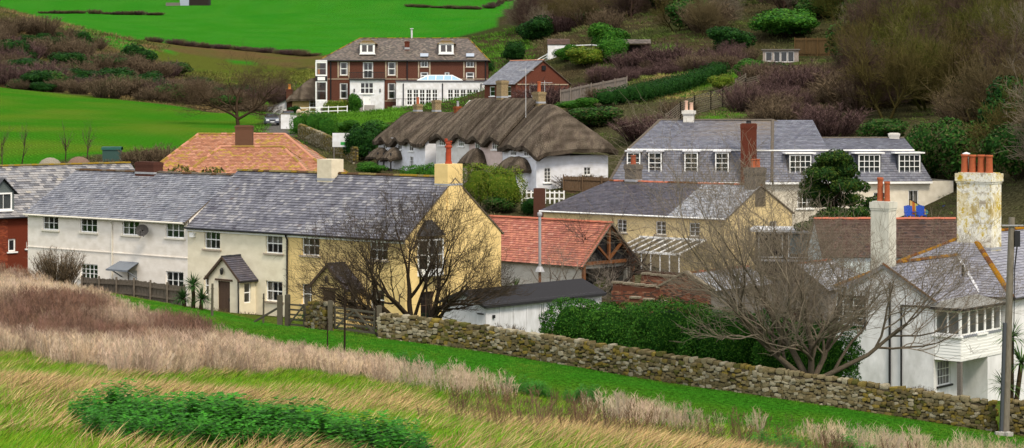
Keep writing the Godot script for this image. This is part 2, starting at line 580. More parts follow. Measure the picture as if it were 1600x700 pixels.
const SCRUB := [-200, 440, -107.1, 428.5, -96.5, 441.0, -88.0, 439.8, -80.6, 441.0, -72.7, 431.0, -56.4, 384.1, -39.1, 322.2, -48.5, 310.4, -58.4, 311.3, -82.7, 330.7, -93.2, 324.1, -200, 300]
const BANK := [-88.4, 475.3, -82.6, 528.8, -47.7, 492.0, -30, 470, -42.1, 434.7, -54.1, 455.2, -72.6, 464.5, -82.0, 448.7]
const SLOPE := [-81.6, 446.1, -72.0, 460.5, -53.7, 452.6, -41.8, 431.0, -20, 372.1, -20, 332.6, -38.9, 323.1, -56.4, 384.1, -72.7, 431.0]
const GARDENS := [
	[18.9, 288.0, 23.0, 288.8, 22.5, 277.4, 19.0, 276.6],
	[16.5, 224.8, 21.0, 239.5, 28.8, 249.3, 28.3, 238.1, 22.4, 231.4, 17.7, 218.4],
	[17.6, 197.5, 21.1, 205.0, 26.0, 213.4, 24.9, 199.2, 19.8, 192.4],
	[9.3, 283.0, 14.2, 284.7, 16.7, 281.4, 11.3, 279.0],
	[-37.1, 321.3, -30.2, 322.2, -20.4, 318, -13.8, 276.6, -18.5, 246.5, -23.9, 239.5],
	[-60, 140, -33, 133, -34, 118, -60, 112],
]
const ROAD := [-33.5, 290, -30.5, 290, -28.5, 262, -24, 225, -19.5, 205, -12.5, 178, -6, 165, -9, 163, -16, 176, -23, 204, -27.5, 226, -31.5, 262]

func poly(a: Array) -> PackedVector2Array:
	var p := PackedVector2Array()
	for i in a.size() / 2: p.append(Vector2(a[2 * i], a[2 * i + 1]))
	return p

func solve_spots() -> void:
	var k := SPOTS.size() / 3
	var m := k + 3
	var rows := []
	for i in m:
		var r := PackedFloat64Array()
		r.resize(m + 1)
		rows.append(r)
	for i in k:
		var xi: float = SPOTS[3 * i] / 50.0
		var di: float = SPOTS[3 * i + 1] / 50.0
		for j in k:
			var dx: float = xi - SPOTS[3 * j] / 50.0
			var dd: float = di - SPOTS[3 * j + 1] / 50.0
			var q := dx * dx + dd * dd
			rows[i][j] = q * log(q) if q > 1e-9 else 0.001
		rows[i][k] = 1.0; rows[i][k + 1] = xi; rows[i][k + 2] = di
		rows[k][i] = 1.0; rows[k + 1][i] = xi; rows[k + 2][i] = di
		rows[i][m] = SPOTS[3 * i + 2]
	for c in m:
		var best := c
		for i in range(c + 1, m):
			if absf(rows[i][c]) > absf(rows[best][c]): best = i
		var tmp = rows[c]; rows[c] = rows[best]; rows[best] = tmp
		var pr: PackedFloat64Array = rows[c]
		for i in range(c + 1, m):
			var rr: PackedFloat64Array = rows[i]
			var f: float = rr[c] / pr[c]
			if f != 0.0:
				for j in range(c, m + 1): rr[j] -= f * pr[j]
				rows[i] = rr
	tps_w.resize(m)
	for i in range(m - 1, -1, -1):
		var s: float = rows[i][m]
		for j in range(i + 1, m): s -= rows[i][j] * tps_w[j]
		tps_w[i] = s / rows[i][i]

func spot(x: float, d: float) -> float:
	var k := SPOTS.size() / 3
	var s: float = tps_w[k] + tps_w[k + 1] * x / 50.0 + tps_w[k + 2] * d / 50.0
	for i in k:
		var dx: float = (x - SPOTS[3 * i]) * 0.02
		var dd: float = (d - SPOTS[3 * i + 1]) * 0.02
		var q := dx * dx + dd * dd
		if q > 1e-9: s += tps_w[i] * q * log(q)
	return s

func gh(x: float, d: float) -> float:                 # height of the ground sheet
	var i := clampi(gx.bsearch(x) - 1, 0, gx.size() - 2)
	var j := clampi(gd.bsearch(d) - 1, 0, gd.size() - 2)
	var u := clampf((x - gx[i]) / (gx[i + 1] - gx[i]), 0, 1)
	var w := clampf((d - gd[j]) / (gd[j + 1] - gd[j]), 0, 1)
	var k := j * gx.size() + i
	var n := gx.size()
	return lerpf(lerpf(gy[k], gy[k + 1], u), lerpf(gy[k + n], gy[k + n + 1], u), w)

func on(x: float, d: float, dy := 0.0) -> Vector3:
	return Vector3(x, gh(x, d) + dy, -d)

func terrain() -> void:
	solve_spots()
	var x := 0.0
	var right := []
	while x < 460.0:
		right.append(x)
		x += 1.3 if x < 46 else (3.0 if x < 110 else (7.0 if x < 200 else 22.0))
	for i in range(right.size() - 1, 0, -1): gx.append(-right[i])
	for q in right: gx.append(q)
	var d := -60.0
	while d < 1700.0:
		gd.append(d)
		d += 6.0 if d < 18 else (1.3 if d < 135 else (3.0 if d < 340 else (6.5 if d < 700 else 30.0)))
	var lawn := poly(LAWN)
	var left_field := poly(LEFT_FIELD)
	var scrub := poly(SCRUB)
	var bank := poly(BANK)
	var slope := poly(SLOPE)
	var road := poly(ROAD)
	var gardens := []
	for g in GARDENS: gardens.append(poly(g))
	var b := MB.new()
	var bumps := FastNoiseLite.new()
	bumps.seed = 3; bumps.frequency = 0.12
	for dd in gd:
		for xx in gx:
			var y := spot(xx, dd)
			if dd > 15 and dd < 95: y += bumps.get_noise_2d(xx, dd) * 0.06
			elif dd > 300: y += bumps.get_noise_2d(xx * 0.15, dd * 0.15) * 0.7
			gy.append(y)
	var nx := gx.size()
	for j in gd.size():
		for i in nx:
			var p := Vector3(gx[i], gy[j * nx + i], -gd[j])
			var q := Vector2(gx[i], gd[j])
			var t := tone.get_noise_2d(q.x * 2.0, q.y * 2.0)
			var c := Color(0.085, 0.08, 0.04)                                   # gardens, rough ground
			if q.y < 112: c = Color(0.085, 0.16, 0.018).lerp(Color(0.17, 0.14, 0.05), clampf(t * 1.2 + 0.3, 0, 1))
			elif q.y > 440 and q.x < (q.y - 520) * 0.06 + 1.0: c = Color(0.035, 0.23, 0.018).lerp(Color(0.06, 0.255, 0.022), t * 0.8 + 0.4)
			elif q.x > 40 or q.y > 230: c = Color(0.075, 0.062, 0.034).lerp(Color(0.055, 0.065, 0.025), clampf(t * 2.0 + 0.3, 0, 1))
			if Geometry2D.is_point_in_polygon(q, scrub): c = Color(0.15, 0.105, 0.05).lerp(Color(0.075, 0.09, 0.025), clampf(t * 2.0 + 0.4, 0, 1))
			elif Geometry2D.is_point_in_polygon(q, bank): c = Color(0.12, 0.115, 0.035).lerp(Color(0.15, 0.105, 0.045), clampf(t * 2.0 + 0.4, 0, 1))
			elif Geometry2D.is_point_in_polygon(q, slope): c = Color(0.11, 0.13, 0.025).lerp(Color(0.05, 0.15, 0.014), clampf((430.0 - q.y) / 90.0 + t * 0.8, 0, 1))
			elif Geometry2D.is_point_in_polygon(q, left_field): c = Color(0.05, 0.2, 0.014).lerp(Color(0.11, 0.205, 0.02), clampf(t * 1.5 + 0.35, 0, 1))
			elif Geometry2D.is_point_in_polygon(q, lawn): c = Color(0.04, 0.17, 0.012).lerp(Color(0.085, 0.17, 0.018), clampf(t * 1.5 + 0.3, 0, 1))
			for g in gardens:
				if Geometry2D.is_point_in_polygon(q, g): c = Color(0.08, 0.21, 0.018)
			if Geometry2D.is_point_in_polygon(q, road): c = Color(0.16, 0.15, 0.14)
			var iu := mini(i + 1, nx - 1)
			var il := maxi(i - 1, 0)
			var ju := mini(j + 1, gd.size() - 1)
			var jl := maxi(j - 1, 0)
			var sx := (gy[j * nx + iu] - gy[j * nx + il]) / (gx[iu] - gx[il])
			var sd := (gy[ju * nx + i] - gy[jl * nx + i]) / (gd[ju] - gd[jl])
			b.v.append(p); b.n.append(Vector3(-sx, 1, sd).normalized()); b.c.append(c)
	for j in gd.size() - 1:
		for i in nx - 1:
			var k := j * nx + i
			for w in [k, k + nx, k + 1, k + 1, k + nx, k + nx + 1]: b.ix.append(w)
	var m := vmat("turf", 0.95, "rough", 0.35)
	structure(b, "ground", m)
# ---------------------------------------------------------------- facade helper
func facade(par: Node, m: Material, o: Vector3, nrm: Vector3, w: float, h: float, items := [], apex = null, called := "wall", base := 0.8) -> void:
	# items: [kind, u0, v0, u1, v1, columns, rows, options]; kind win / door / open
	var holes := []
	for it in items: holes.append([it[1], it[2] + base, it[3], it[4] + base])
	wall(par, called, m, o - Vector3(0, base, 0), nrm, w, h + base, holes, null if apex == null else [apex[0], apex[1] + base])
	var u := along(nrm)
	for it in items:
		var p: Vector3 = o + u * it[1] + Vector3.UP * it[2]
		var op: Dictionary = it[7] if it.size() > 7 else {}
		if it[0] == "win": win(par, p, nrm, it[3] - it[1], it[4] - it[2], it[5], it[6], op)
		elif it[0] == "door": door(par, p, nrm, it[3] - it[1], it[4] - it[2], op.get("m", mat("old_oak", Color(0.13, 0.085, 0.06), 0.7, "grain", 2.0)), op.get("planks", 5))

const FRONT := Vector3(0, 0, 1)
const BACK := Vector3(0, 0, -1)
const RIGHT := Vector3(1, 0, 0)
const LEFT := Vector3(-1, 0, 0)

func slate_pal(k: int) -> Array:
	if k == 0: return [Color(0.11, 0.115, 0.145), Color(0.15, 0.155, 0.185), Color(0.185, 0.19, 0.22), Color(0.23, 0.235, 0.265), Color(0.17, 0.165, 0.18)]      # pale grey slate
	if k == 1: return [Color(0.07, 0.068, 0.088), Color(0.1, 0.1, 0.125), Color(0.13, 0.13, 0.155), Color(0.165, 0.165, 0.195), Color(0.24, 0.235, 0.25), Color(0.115, 0.1, 0.105)]   # darker weathered slate
	if k == 2: return [Color(0.29, 0.115, 0.06), Color(0.36, 0.155, 0.085), Color(0.4, 0.19, 0.115), Color(0.33, 0.14, 0.08), Color(0.36, 0.21, 0.05), Color(0.38, 0.25, 0.04)]                                       # salmon clay tiles
	if k == 3: return [Color(0.06, 0.055, 0.07), Color(0.075, 0.07, 0.09), Color(0.09, 0.082, 0.1), Color(0.11, 0.1, 0.115)]                                     # dark purple slate
	if k == 4: return [Color(0.3, 0.31, 0.34), Color(0.38, 0.39, 0.42), Color(0.24, 0.25, 0.28), Color(0.43, 0.44, 0.46)]                                        # silvery slate
	if k == 5: return [Color(0.06, 0.035, 0.026), Color(0.08, 0.045, 0.032), Color(0.1, 0.06, 0.045), Color(0.05, 0.035, 0.03)]                                  # old brown tiles
	if k == 6: return [Color(0.12, 0.1, 0.085), Color(0.16, 0.13, 0.11), Color(0.1, 0.085, 0.075), Color(0.19, 0.16, 0.13)]                                      # brown-grey concrete tiles
	if k == 7: return [Color(0.38, 0.13, 0.085), Color(0.43, 0.16, 0.1), Color(0.33, 0.11, 0.075), Color(0.45, 0.2, 0.14)]                                       # new red tiles
	return [Color(0.15, 0.15, 0.165), Color(0.2, 0.2, 0.215), Color(0.27, 0.26, 0.26), Color(0.12, 0.12, 0.135), Color(0.33, 0.3, 0.26)]                         # patchy slate with lichen

func brick_face(par: Node, o: Vector3, nrm: Vector3, w: float, h: float, pal: Array, apex := 0.0) -> void:      # laid bricks standing 3 mm proud of their wall
	var b := MB.new()
	var u := along(nrm)
	var p := o + nrm * 0.003
	slates(b, p, p + u * w, p + u * w + Vector3.UP * h, p + Vector3.UP * h, 0.075, 0.225, pal, 0.006, 0.5, 0.012)
	if apex > h:
		var t := p + u * (w / 2) + Vector3.UP * apex
		slates(b, p + Vector3.UP * h, p + u * w + Vector3.UP * h, t, t, 0.075, 0.225, pal, 0.006, 0.5, 0.012)
	stuff(part(b, "bricks", vmat("brick_clay", 0.95, "blotch", 1.0), par))

func brick_pal(k: int) -> Array:
	if k == 0: return [Color(0.1, 0.045, 0.034), Color(0.15, 0.06, 0.04), Color(0.2, 0.085, 0.055), Color(0.08, 0.05, 0.04), Color(0.24, 0.13, 0.085), Color(0.14, 0.1, 0.075)]
	return [Color(0.2, 0.05, 0.028), Color(0.25, 0.065, 0.035), Color(0.17, 0.045, 0.028), Color(0.28, 0.085, 0.05)]

func lichen_mats() -> Array:
	return [mat("ridge_lichen", Color(0.36, 0.24, 0.04), 0.95, "rough", 2.0), mat("ridge_lichen_pale", Color(0.3, 0.24, 0.1), 0.95, "rough", 2.0), mat("ridge_brown", Color(0.16, 0.1, 0.06), 0.95, "rough", 2.0)]

func gable_roof(par: Node, x0: float, x1: float, zf: float, zb: float, ye: float, yr: float, pal: int, course: float, sw: float, ridge: Array, ov := 0.18, ends := 0.12) -> Node:
	# ridge along x; zf and zb are the wall faces, ye the wall top, yr the ridge
	var zc := (zf + zb) * 0.5
	var fall := (yr - ye) / (zf - zc)
	var ef := ye - fall * ov + 0.02
	var a := [Vector3(x0 - ends, ef, zf + ov), Vector3(x1 + ends, ef, zf + ov), Vector3(x1 + ends, yr + 0.02, zc), Vector3(x0 - ends, yr + 0.02, zc)]
	var b := [Vector3(x1 + ends, ef, zb - ov), Vector3(x0 - ends, ef, zb - ov), Vector3(x0 - ends, yr + 0.02, zc), Vector3(x1 + ends, yr + 0.02, zc)]
	var r := roof_deck(par, [a, b], mat("roof_board", Color(0.2, 0.16, 0.12), 0.9, "grain", 2.0))
	var s := MB.new()
	slates(s, a[0], a[1], a[2], a[3], course, sw, slate_pal(pal))
	slates(s, b[0], b[1], b[2], b[3], course, sw, slate_pal(pal))
	stuff(part(s, "slates", vmat("slate", 0.6, "blotch", 0.5), r))
	if ridge.size(): ridge_line(r, a[3] + Vector3(0, 0.02, 0), a[2] + Vector3(0, 0.02, 0), ridge)
	return r

# ---------------------------------------------------------------- the row of cottages
func cottage_row() -> void:
	var o := Vector3(-5.584, -11.955, -107.0)
	var turn := 40.0
	var ex := Vector3(cos(deg_to_rad(turn)), 0, sin(deg_to_rad(turn)))
	var wd := 7.75
	var white := mat("white_painted_brick", Color(0.83, 0.77, 0.7), 0.8, "blotch", 0.35, true)
	var cream := mat("cream_render", Color(0.8, 0.73, 0.56), 0.8, "blotch", 0.3, true)
	var yellow := mat("yellow_render", Color(0.78, 0.58, 0.26), 0.8, "blotch", 0.3, true)
	var stone_sill := mat("stone_sill", Color(0.5, 0.42, 0.33), 0.8, "grain", 2.0)
	var whitep := mat("window_paint", Color(0.8, 0.8, 0.78), 0.45)
	var black := mat("black_pipe", Color(0.015, 0.015, 0.017), 0.4)
	# white cottages at the far end
	var h := thing("white_cottage", "long white painted cottage with pale slate roof and satellite dish, beside cream cottage", "house", o + ex * -17.1, turn)
	var ls := {"mull": true, "sm": mat("white_sill", Color(0.66, 0.62, 0.53), 0.7)}
	facade(h, white, Vector3(-15, 0, 0), FRONT, 15, 5.15, [
		["win", 1.51, 4.1, 3.04, 4.96, 3, 2, {"mull": true, "sm": ls.sm, "cur": 1}], ["win", 5.19, 4.1, 6.78, 4.96, 3, 2, ls], ["win", 9.13, 4.1, 10.7, 4.96, 3, 2, {"mull": true, "sm": ls.sm, "cur": 1}], ["win", 13.07, 4.1, 14.68, 4.96, 3, 2, {"mull": true, "sm": ls.sm, "cur": 2}],
		["win", 5.19, 1.28, 6.84, 2.19, 4, 3, ls], ["door", 9.62, 0.05, 10.5, 2.02, 1, 1, {"m": mat("white_door", Color(0.7, 0.7, 0.68), 0.5)}], ["win", 13.07, 1.1, 14.63, 2.15, 3, 2, ls]])
	facade(h, white, Vector3(-15, 0, -wd), LEFT, wd, 5.15, [], [wd / 2, 7.62])
	facade(h, white, Vector3(0, 0, -wd), BACK, 15, 5.15)
	facade(h, white, Vector3(0, 4.8, -0.1), RIGHT, wd - 0.2, 0.35, [], [wd / 2 - 0.1, 2.8], "gable", 0.0)
	gable_roof(h, -15, -0.12, 0, -wd, 5.15, 7.62, 0, 0.21, 0.27, [mat("ridge_brown", Color(0.16, 0.1, 0.06), 0.95, "rough", 2.0), mat("ridge_grey", Color(0.2, 0.17, 0.14), 0.95, "rough", 2.0)], 0.22)
	chimney(h, Vector3(-8.05, 7.0, -wd / 2), 1.75, 0.75, 1.25, mat("dark_brick", Color(0.13, 0.06, 0.045), 0.9, "brick", 2.0), {"cap": 0.14, "over": 0.03, "fy": 0.62, "fh": 0.12})
	var b := MB.new()
	b.box(Vector3(-7.5, 2.98, 0.015), Vector3(15, 0.05, 0.05))
	part(b, "string_course", white, h)
	gutter(h, Vector3(-15.1, 4.98, 0.26), Vector3(-0.1, 4.98, 0.26), ls.sm)
	downpipe(h, [Vector3(-6.75, 4.95, 0.26), Vector3(-6.75, 4.7, 0.06), Vector3(-6.75, 0, 0.06)], ls.sm)
	b = MB.new()
	b.quad(Vector3(-6.2, 2.1, 0.95), Vector3(-4.25, 2.1, 0.95), Vector3(-4.35, 2.52, 0.0), Vector3(-6.1, 2.52, 0.0))
	b.quad(Vector3(-4.25, 2.06, 0.95), Vector3(-6.2, 2.06, 0.95), Vector3(-6.1, 2.48, 0.0), Vector3(-4.35, 2.48, 0.0))
	b.box(Vector3(-5.225, 2.06, 0.95), Vector3(1.95, 0.1, 0.04))
	b.beam(Vector3(-5.9, 1.6, 0.02), Vector3(-5.9, 2.05, 0.8), 0.06, 0.06); b.beam(Vector3(-4.5, 1.6, 0.02), Vector3(-4.5, 2.05, 0.8), 0.06, 0.06)
	part(b, "door_canopy", mat("lead_canopy", Color(0.16, 0.18, 0.21), 0.5, "blotch", 1.0), h)
	b = MB.new()
	var rows := []
	for i in 5:
		var ring := []
		for j in 13:
			var a := TAU * j / 12.0
			var rr := 0.36 * i / 4.0
			ring.append(Vector3(cos(a) * rr * 1.15, sin(a) * rr, 0.09 * (rr / 0.36) * (rr / 0.36)))
		rows.append(ring)
	b.grid(rows); b.grid(rows, true)
	b.rod(Vector3(0, -0.05, 0), Vector3(0, -0.3, -0.35), 0.025, 0.025); b.rod(Vector3(0, -0.3, 0.05), Vector3(0, -0.05, 0.35), 0.015, 0.015)
	b.box(Vector3(0, -0.05, 0.36), Vector3(0.06, 0.08, 0.1))
	part(b, "satellite_dish", mat("grey_dish", Color(0.09, 0.085, 0.08), 0.6), h, Transform3D(Basis(Vector3.UP, 0.5).rotated(Vector3.RIGHT, -0.3), Vector3(-3.5, 4.45, 0.42)))

	# cream cottage
	h = thing("cream_cottage", "cream rendered cottage with slate porch, between white cottage and yellow cottage", "house", o + ex * -8.8, turn)
	var cs := {"rail": true, "sm": stone_sill, "cur": 1, "deep": 0.13}
	var cs2 := {"rail": true, "sm": stone_sill, "cur": 2, "deep": 0.13}
	facade(h, cream, Vector3(-8.3, 0, 0), FRONT, 8.3, 4.85, [
		["win", 1.42, 3.6, 2.76, 4.68, 3, 2, cs], ["win", 6.52, 3.6, 7.86, 4.68, 3, 2, cs2], ["win", 6.52, 0.94, 7.86, 2.06, 3, 2, cs], ["win", 1.42, 0.94, 2.3, 2.06, 2, 2, cs]])
	facade(h, cream, Vector3(0, 0, -wd), BACK, 8.3, 4.85)
	facade(h, cream, Vector3(-8.3, 4.6, -wd + 0.1), LEFT, wd - 0.2, 0.25, [], [wd / 2 - 0.1, 3.25], "gable", 0.0)
	gable_roof(h, -8.3, 0, 0, -wd, 4.85, 7.9, 1, 0.22, 0.3, lichen_mats(), 0.2, 0.0)
	b = MB.new()
	b.box(Vector3(-4.15, 4.66, 0.05), Vector3(8.3, 0.2, 0.1))
	part(b, "fascia_board", whitep, h)
	gutter(h, Vector3(-8.3, 4.74, 0.24), Vector3(0, 4.74, 0.24), black)
	downpipe(h, [Vector3(0.0, 4.7, 0.22), Vector3(0.0, 4.4, 0.07), Vector3(0.0, 0, 0.07)], black, 0.05)
	chimney(h, Vector3(-0.45, 7.0, -wd / 2 + 0.15), 1.15, 0.95, 1.75, mat("cream_chimney", Color(0.68, 0.6, 0.45), 0.85, "blotch", 0.6), {"cap": 0.0, "fy": 0.62, "fh": 0.14})
	b = MB.new()
	b.box(Vector3(-7.8, 4.35, 0.09), Vector3(0.34, 0.26, 0.16)); b.box(Vector3(-7.8, 4.44, 0.1), Vector3(0.36, 0.05, 0.18))
	part(b, "alarm_box", whitep, h)
	porch(h, Vector3(-3.87, 0, 0), cream, stone_sill, black)

	# yellow cottage
	h = thing("yellow_cottage", "yellow end cottage with slate porch, oriel window in its gable and red chimney pot", "house", o, turn)
	facade(h, yellow, Vector3(-8.8, 0, 0), FRONT, 8.8, 4.85, [
		["win", 1.08, 3.62, 2.45, 4.7, 3, 2, cs], ["win", 6.2, 3.62, 7.55, 4.7, 3, 2, cs2], ["win", 6.26, 0.94, 7.3, 2.06, 2, 2, cs], ["win", 1.08, 0.94, 2.2, 2.06, 2, 2, cs]])
	facade(h, yellow, Vector3(0, 0, 0), RIGHT, wd, 4.85, [["open", 1.1, 3.05, 2.55, 4.78], ["win", 1.2, 0.5, 2.2, 1.95, 2, 2, {"m": mat("old_oak", Color(0.13, 0.085, 0.06), 0.7, "grain", 2.0), "sill": false}]], [wd / 2, 7.9])
	facade(h, yellow, Vector3(0, 0, -wd), BACK, 8.8, 4.85)
	gable_roof(h, -8.8, 0, 0, -wd, 4.85, 7.9, 1, 0.22, 0.3, lichen_mats(), 0.2, 0.06)
	b = MB.new()
	b.box(Vector3(-4.4, 4.66, 0.05), Vector3(8.8, 0.2, 0.1))
	part(b, "fascia_board", whitep, h)
	gutter(h, Vector3(-8.8, 4.74, 0.24), Vector3(0.05, 4.74, 0.24), black)
	chimney(h, Vector3(-0.42, 6.2, -wd / 2), 0.95, 1.2, 2.45, yellow, {"cap": 0.0, "flash": true, "fy": 1.35, "fh": 0.1, "pots": []})
	b = MB.new()
	b.lathe([[0.19, 0], [0.19, 0.12], [0.15, 0.16], [0.145, 0.85], [0.19, 0.88], [0.2, 0.96], [0.15, 1.0], [0.15, 1.08], [0.18, 1.1], [0.16, 1.16], [0.1, 1.17], [0.08, 0.6]], 12, Vector3(-0.42, 8.64, -wd / 2))
	b.box(Vector3(-0.42, 9.86, -wd / 2), Vector3(0.42, 0.06, 0.12)); b.box(Vector3(-0.6, 9.94, -wd / 2), Vector3(0.12, 0.14, 0.1))
	part(b, "chimney_pot", mat("red_clay_pot", Color(0.34, 0.06, 0.03), 0.7, "blotch", 1.0), h)
	porch(h, Vector3(-4.42, 0, 0), yellow, stone_sill, black)
	# oriel in the gable: a canted bay on the upper floor
	var pts := [Vector3(0, 0, -0.95), Vector3(0.55, 0, -1.25), Vector3(0.55, 0, -2.4), Vector3(0, 0, -2.7)]
	var og := MB.new()
	for k in 3:
		var a: Vector3 = pts[k]
		var c: Vector3 = pts[k + 1]
		var nn := Vector3.UP.cross(c - a).normalized() * -1.0
		if nn.x < 0: nn = -nn
		og.quad(a + Vector3(0, 2.8, 0), c + Vector3(0, 2.8, 0), c + Vector3(0, 3.1, 0), a + Vector3(0, 3.1, 0))
	og.fan([pts[3] + Vector3(0, 2.8, 0), pts[2] + Vector3(0, 2.8, 0), pts[1] + Vector3(0, 2.8, 0), pts[0] + Vector3(0, 2.8, 0)])
	var ob := part(og, "oriel_bay", whitep, h)
	for k in 3:
		var a: Vector3 = pts[k]
		var c: Vector3 = pts[k + 1]
		var nn := (c - a).cross(Vector3.UP).normalized()
		win(ob, a + Vector3(0, 3.1, 0), nn, a.distance_to(c), 1.65, 2 if k == 1 else 1, 2, {"deep": 0.03, "sill": false, "fw": 0.08, "rail": true})
	b = MB.new()
	var top := [Vector3(-0.02, 5.75, -1.55), Vector3(-0.02, 5.75, -2.1)]
	var ep := [Vector3(0, 4.93, -0.8), Vector3(0.68, 4.93, -1.18), Vector3(0.68, 4.93, -2.47), Vector3(0, 4.93, -2.85)]
	b.tri(ep[0], ep[1], top[0]); b.quad(ep[1], ep[2], top[1], top[0]); b.tri(ep[2], ep[3], top[1]); b.fan([ep[3], ep[2], ep[1], ep[0]])
	part(b, "oriel_roof", mat("dark_slate_plain", Color(0.075, 0.078, 0.09), 0.6, "rough", 2.0), ob)

func porch(h: Node, p: Vector3, m: Material, sill: Material, black: Material) -> void:      # p: middle of its back at the ground
	var w := 2.55
	var dp := 1.2
	facade(h, m, p + Vector3(-w / 2, 0, dp), FRONT, w, 2.2, [["door", 0.78, 0.02, 1.76, 1.98, 1, 1]], [w / 2, 3.3], "porch_wall")
	facade(h, m, p + Vector3(w / 2, 0, dp), RIGHT, dp, 2.2, [["win", 0.35, 0.8, 0.85, 1.95, 1, 2, {"sill": false, "rail": true}]], null, "porch_wall")
	facade(h, m, p + Vector3(-w / 2, 0, 0), LEFT, dp, 2.2, [["win", 0.35, 0.8, 0.85, 1.95, 1, 2, {"sill": false, "rail": true}]], null, "porch_wall")
	var zb := -0.02
	var zf := dp + 0.16
	var fall := 1.1 / (w / 2)
	var e := w / 2 + 0.2
	var ye := 2.2 - fall * 0.2 + 0.03
	var a := [p + Vector3(e, ye, zf), p + Vector3(e, ye, zb), p + Vector3(0, 3.35, zb), p + Vector3(0, 3.35, zf)]
	var c := [p + Vector3(-e, ye, zb), p + Vector3(-e, ye, zf), p + Vector3(0, 3.35, zf), p + Vector3(0, 3.35, zb)]
	var r := roof_deck(h, [a, c], mat("roof_board", Color(0.2, 0.16, 0.12), 0.9, "grain", 2.0), "porch_roof")
	var s := MB.new()
	slates(s, a[0], a[1], a[2], a[3], 0.17, 0.24, slate_pal(3))
	slates(s, c[0], c[1], c[2], c[3], 0.17, 0.24, slate_pal(3))
	stuff(part(s, "slates", vmat("slate", 0.6, "blotch", 0.5), r))
	ridge_line(r, a[3], a[2], [mat("ridge_dark", Color(0.07, 0.07, 0.08), 0.8, "rough", 2.0)], 0.09, 0.35)
	var b := MB.new()
	b.beam(p + Vector3(-e, ye - 0.04, zf + 0.02), p + Vector3(0, 3.31, zf + 0.02), 0.03, 0.12); b.beam(p + Vector3(e, ye - 0.04, zf + 0.02), p + Vector3(0, 3.31, zf + 0.02), 0.03, 0.12)
	part(b, "bargeboard", mat("dark_brown_paint", Color(0.07, 0.045, 0.03), 0.6), r)
	b = MB.new()
	b.box(p + Vector3(0, 2.06, dp + 0.02), Vector3(1.4, 0.1, 0.08))
	part(b, "lintel", mat("old_oak", Color(0.13, 0.085, 0.06), 0.7, "grain", 2.0), h)
	b = MB.new()
	b.lathe([[0.05, 0], [0.09, 0.08], [0.1, 0.26], [0.12, 0.28], [0.03, 0.38], [0.0, 0.4]], 6, p + Vector3(-0.05, 2.35, dp + 0.14))
	b.box(p + Vector3(-0.05, 2.72, dp + 0.08), Vector3(0.03, 0.03, 0.16))
	part(b, "porch_lantern", mat("black_iron", Color(0.02, 0.02, 0.02), 0.5), h)
	downpipe(h, [p + Vector3(w / 2 - 0.02, 2.1, dp + 0.1), p + Vector3(w / 2 - 0.02, 0, dp + 0.06)], black)
	gutter(h, p + Vector3(e, ye - 0.05, zf), p + Vector3(e, ye - 0.05, 0.0), black, 0.045)
# ---------------------------------------------------------------- general hipped roof: ridge along x, hl / hr = how far each hip runs in (0 = gable)
func hip_roof(par: Node, x0: float, x1: float, zf: float, zb: float, ye: float, yr: float, hl: float, hr: float, pal: int, course: float, sw: float, ridge: Array, ov := 0.25, called := "roof", back := true) -> MeshInstance3D:
	var zc := (zf + zb) * 0.5
	var f := (yr - ye) / (zf - zc)
	var e := ye - f * ov + 0.02
	var xl := x0 - ov if hl > 0 else x0 - 0.1
	var xr := x1 + ov if hr > 0 else x1 + 0.1
	var a := Vector3(xl, e, zf + ov)
	var b := Vector3(xr, e, zf + ov)
	var c := Vector3(xr, e, zb - ov)
	var d := Vector3(xl, e, zb - ov)
	var p := Vector3(x0 + hl if hl > 0 else xl, yr + 0.02, zc)
	var q := Vector3(x1 - hr if hr > 0 else xr, yr + 0.02, zc)
	var faces := [[a, b, q, p], [c, d, p, q]]
	if hl > 0: faces.append([d, a, p, p])
	if hr > 0: faces.append([b, c, q, q])
	var r := roof_deck(par, faces, mat("roof_board", Color(0.2, 0.16, 0.12), 0.9, "grain", 2.0), called)
	var s := MB.new()
	for k in faces.size():
		if k == 1 and not back: continue
		slates(s, faces[k][0], faces[k][1], faces[k][2], faces[k][3], course, sw, slate_pal(pal))
	stuff(part(s, "tiles" if pal in [2, 5, 6, 7] else "slates", vmat("slate", 0.6, "blotch", 0.5), r))
	if ridge.size():
		ridge_line(r, p, q, ridge)
		if hl > 0: ridge_line(r, a, p, ridge); ridge_line(r, d, p, ridge)
		if hr > 0: ridge_line(r, b, q, ridge); ridge_line(r, c, q, ridge)
	return r

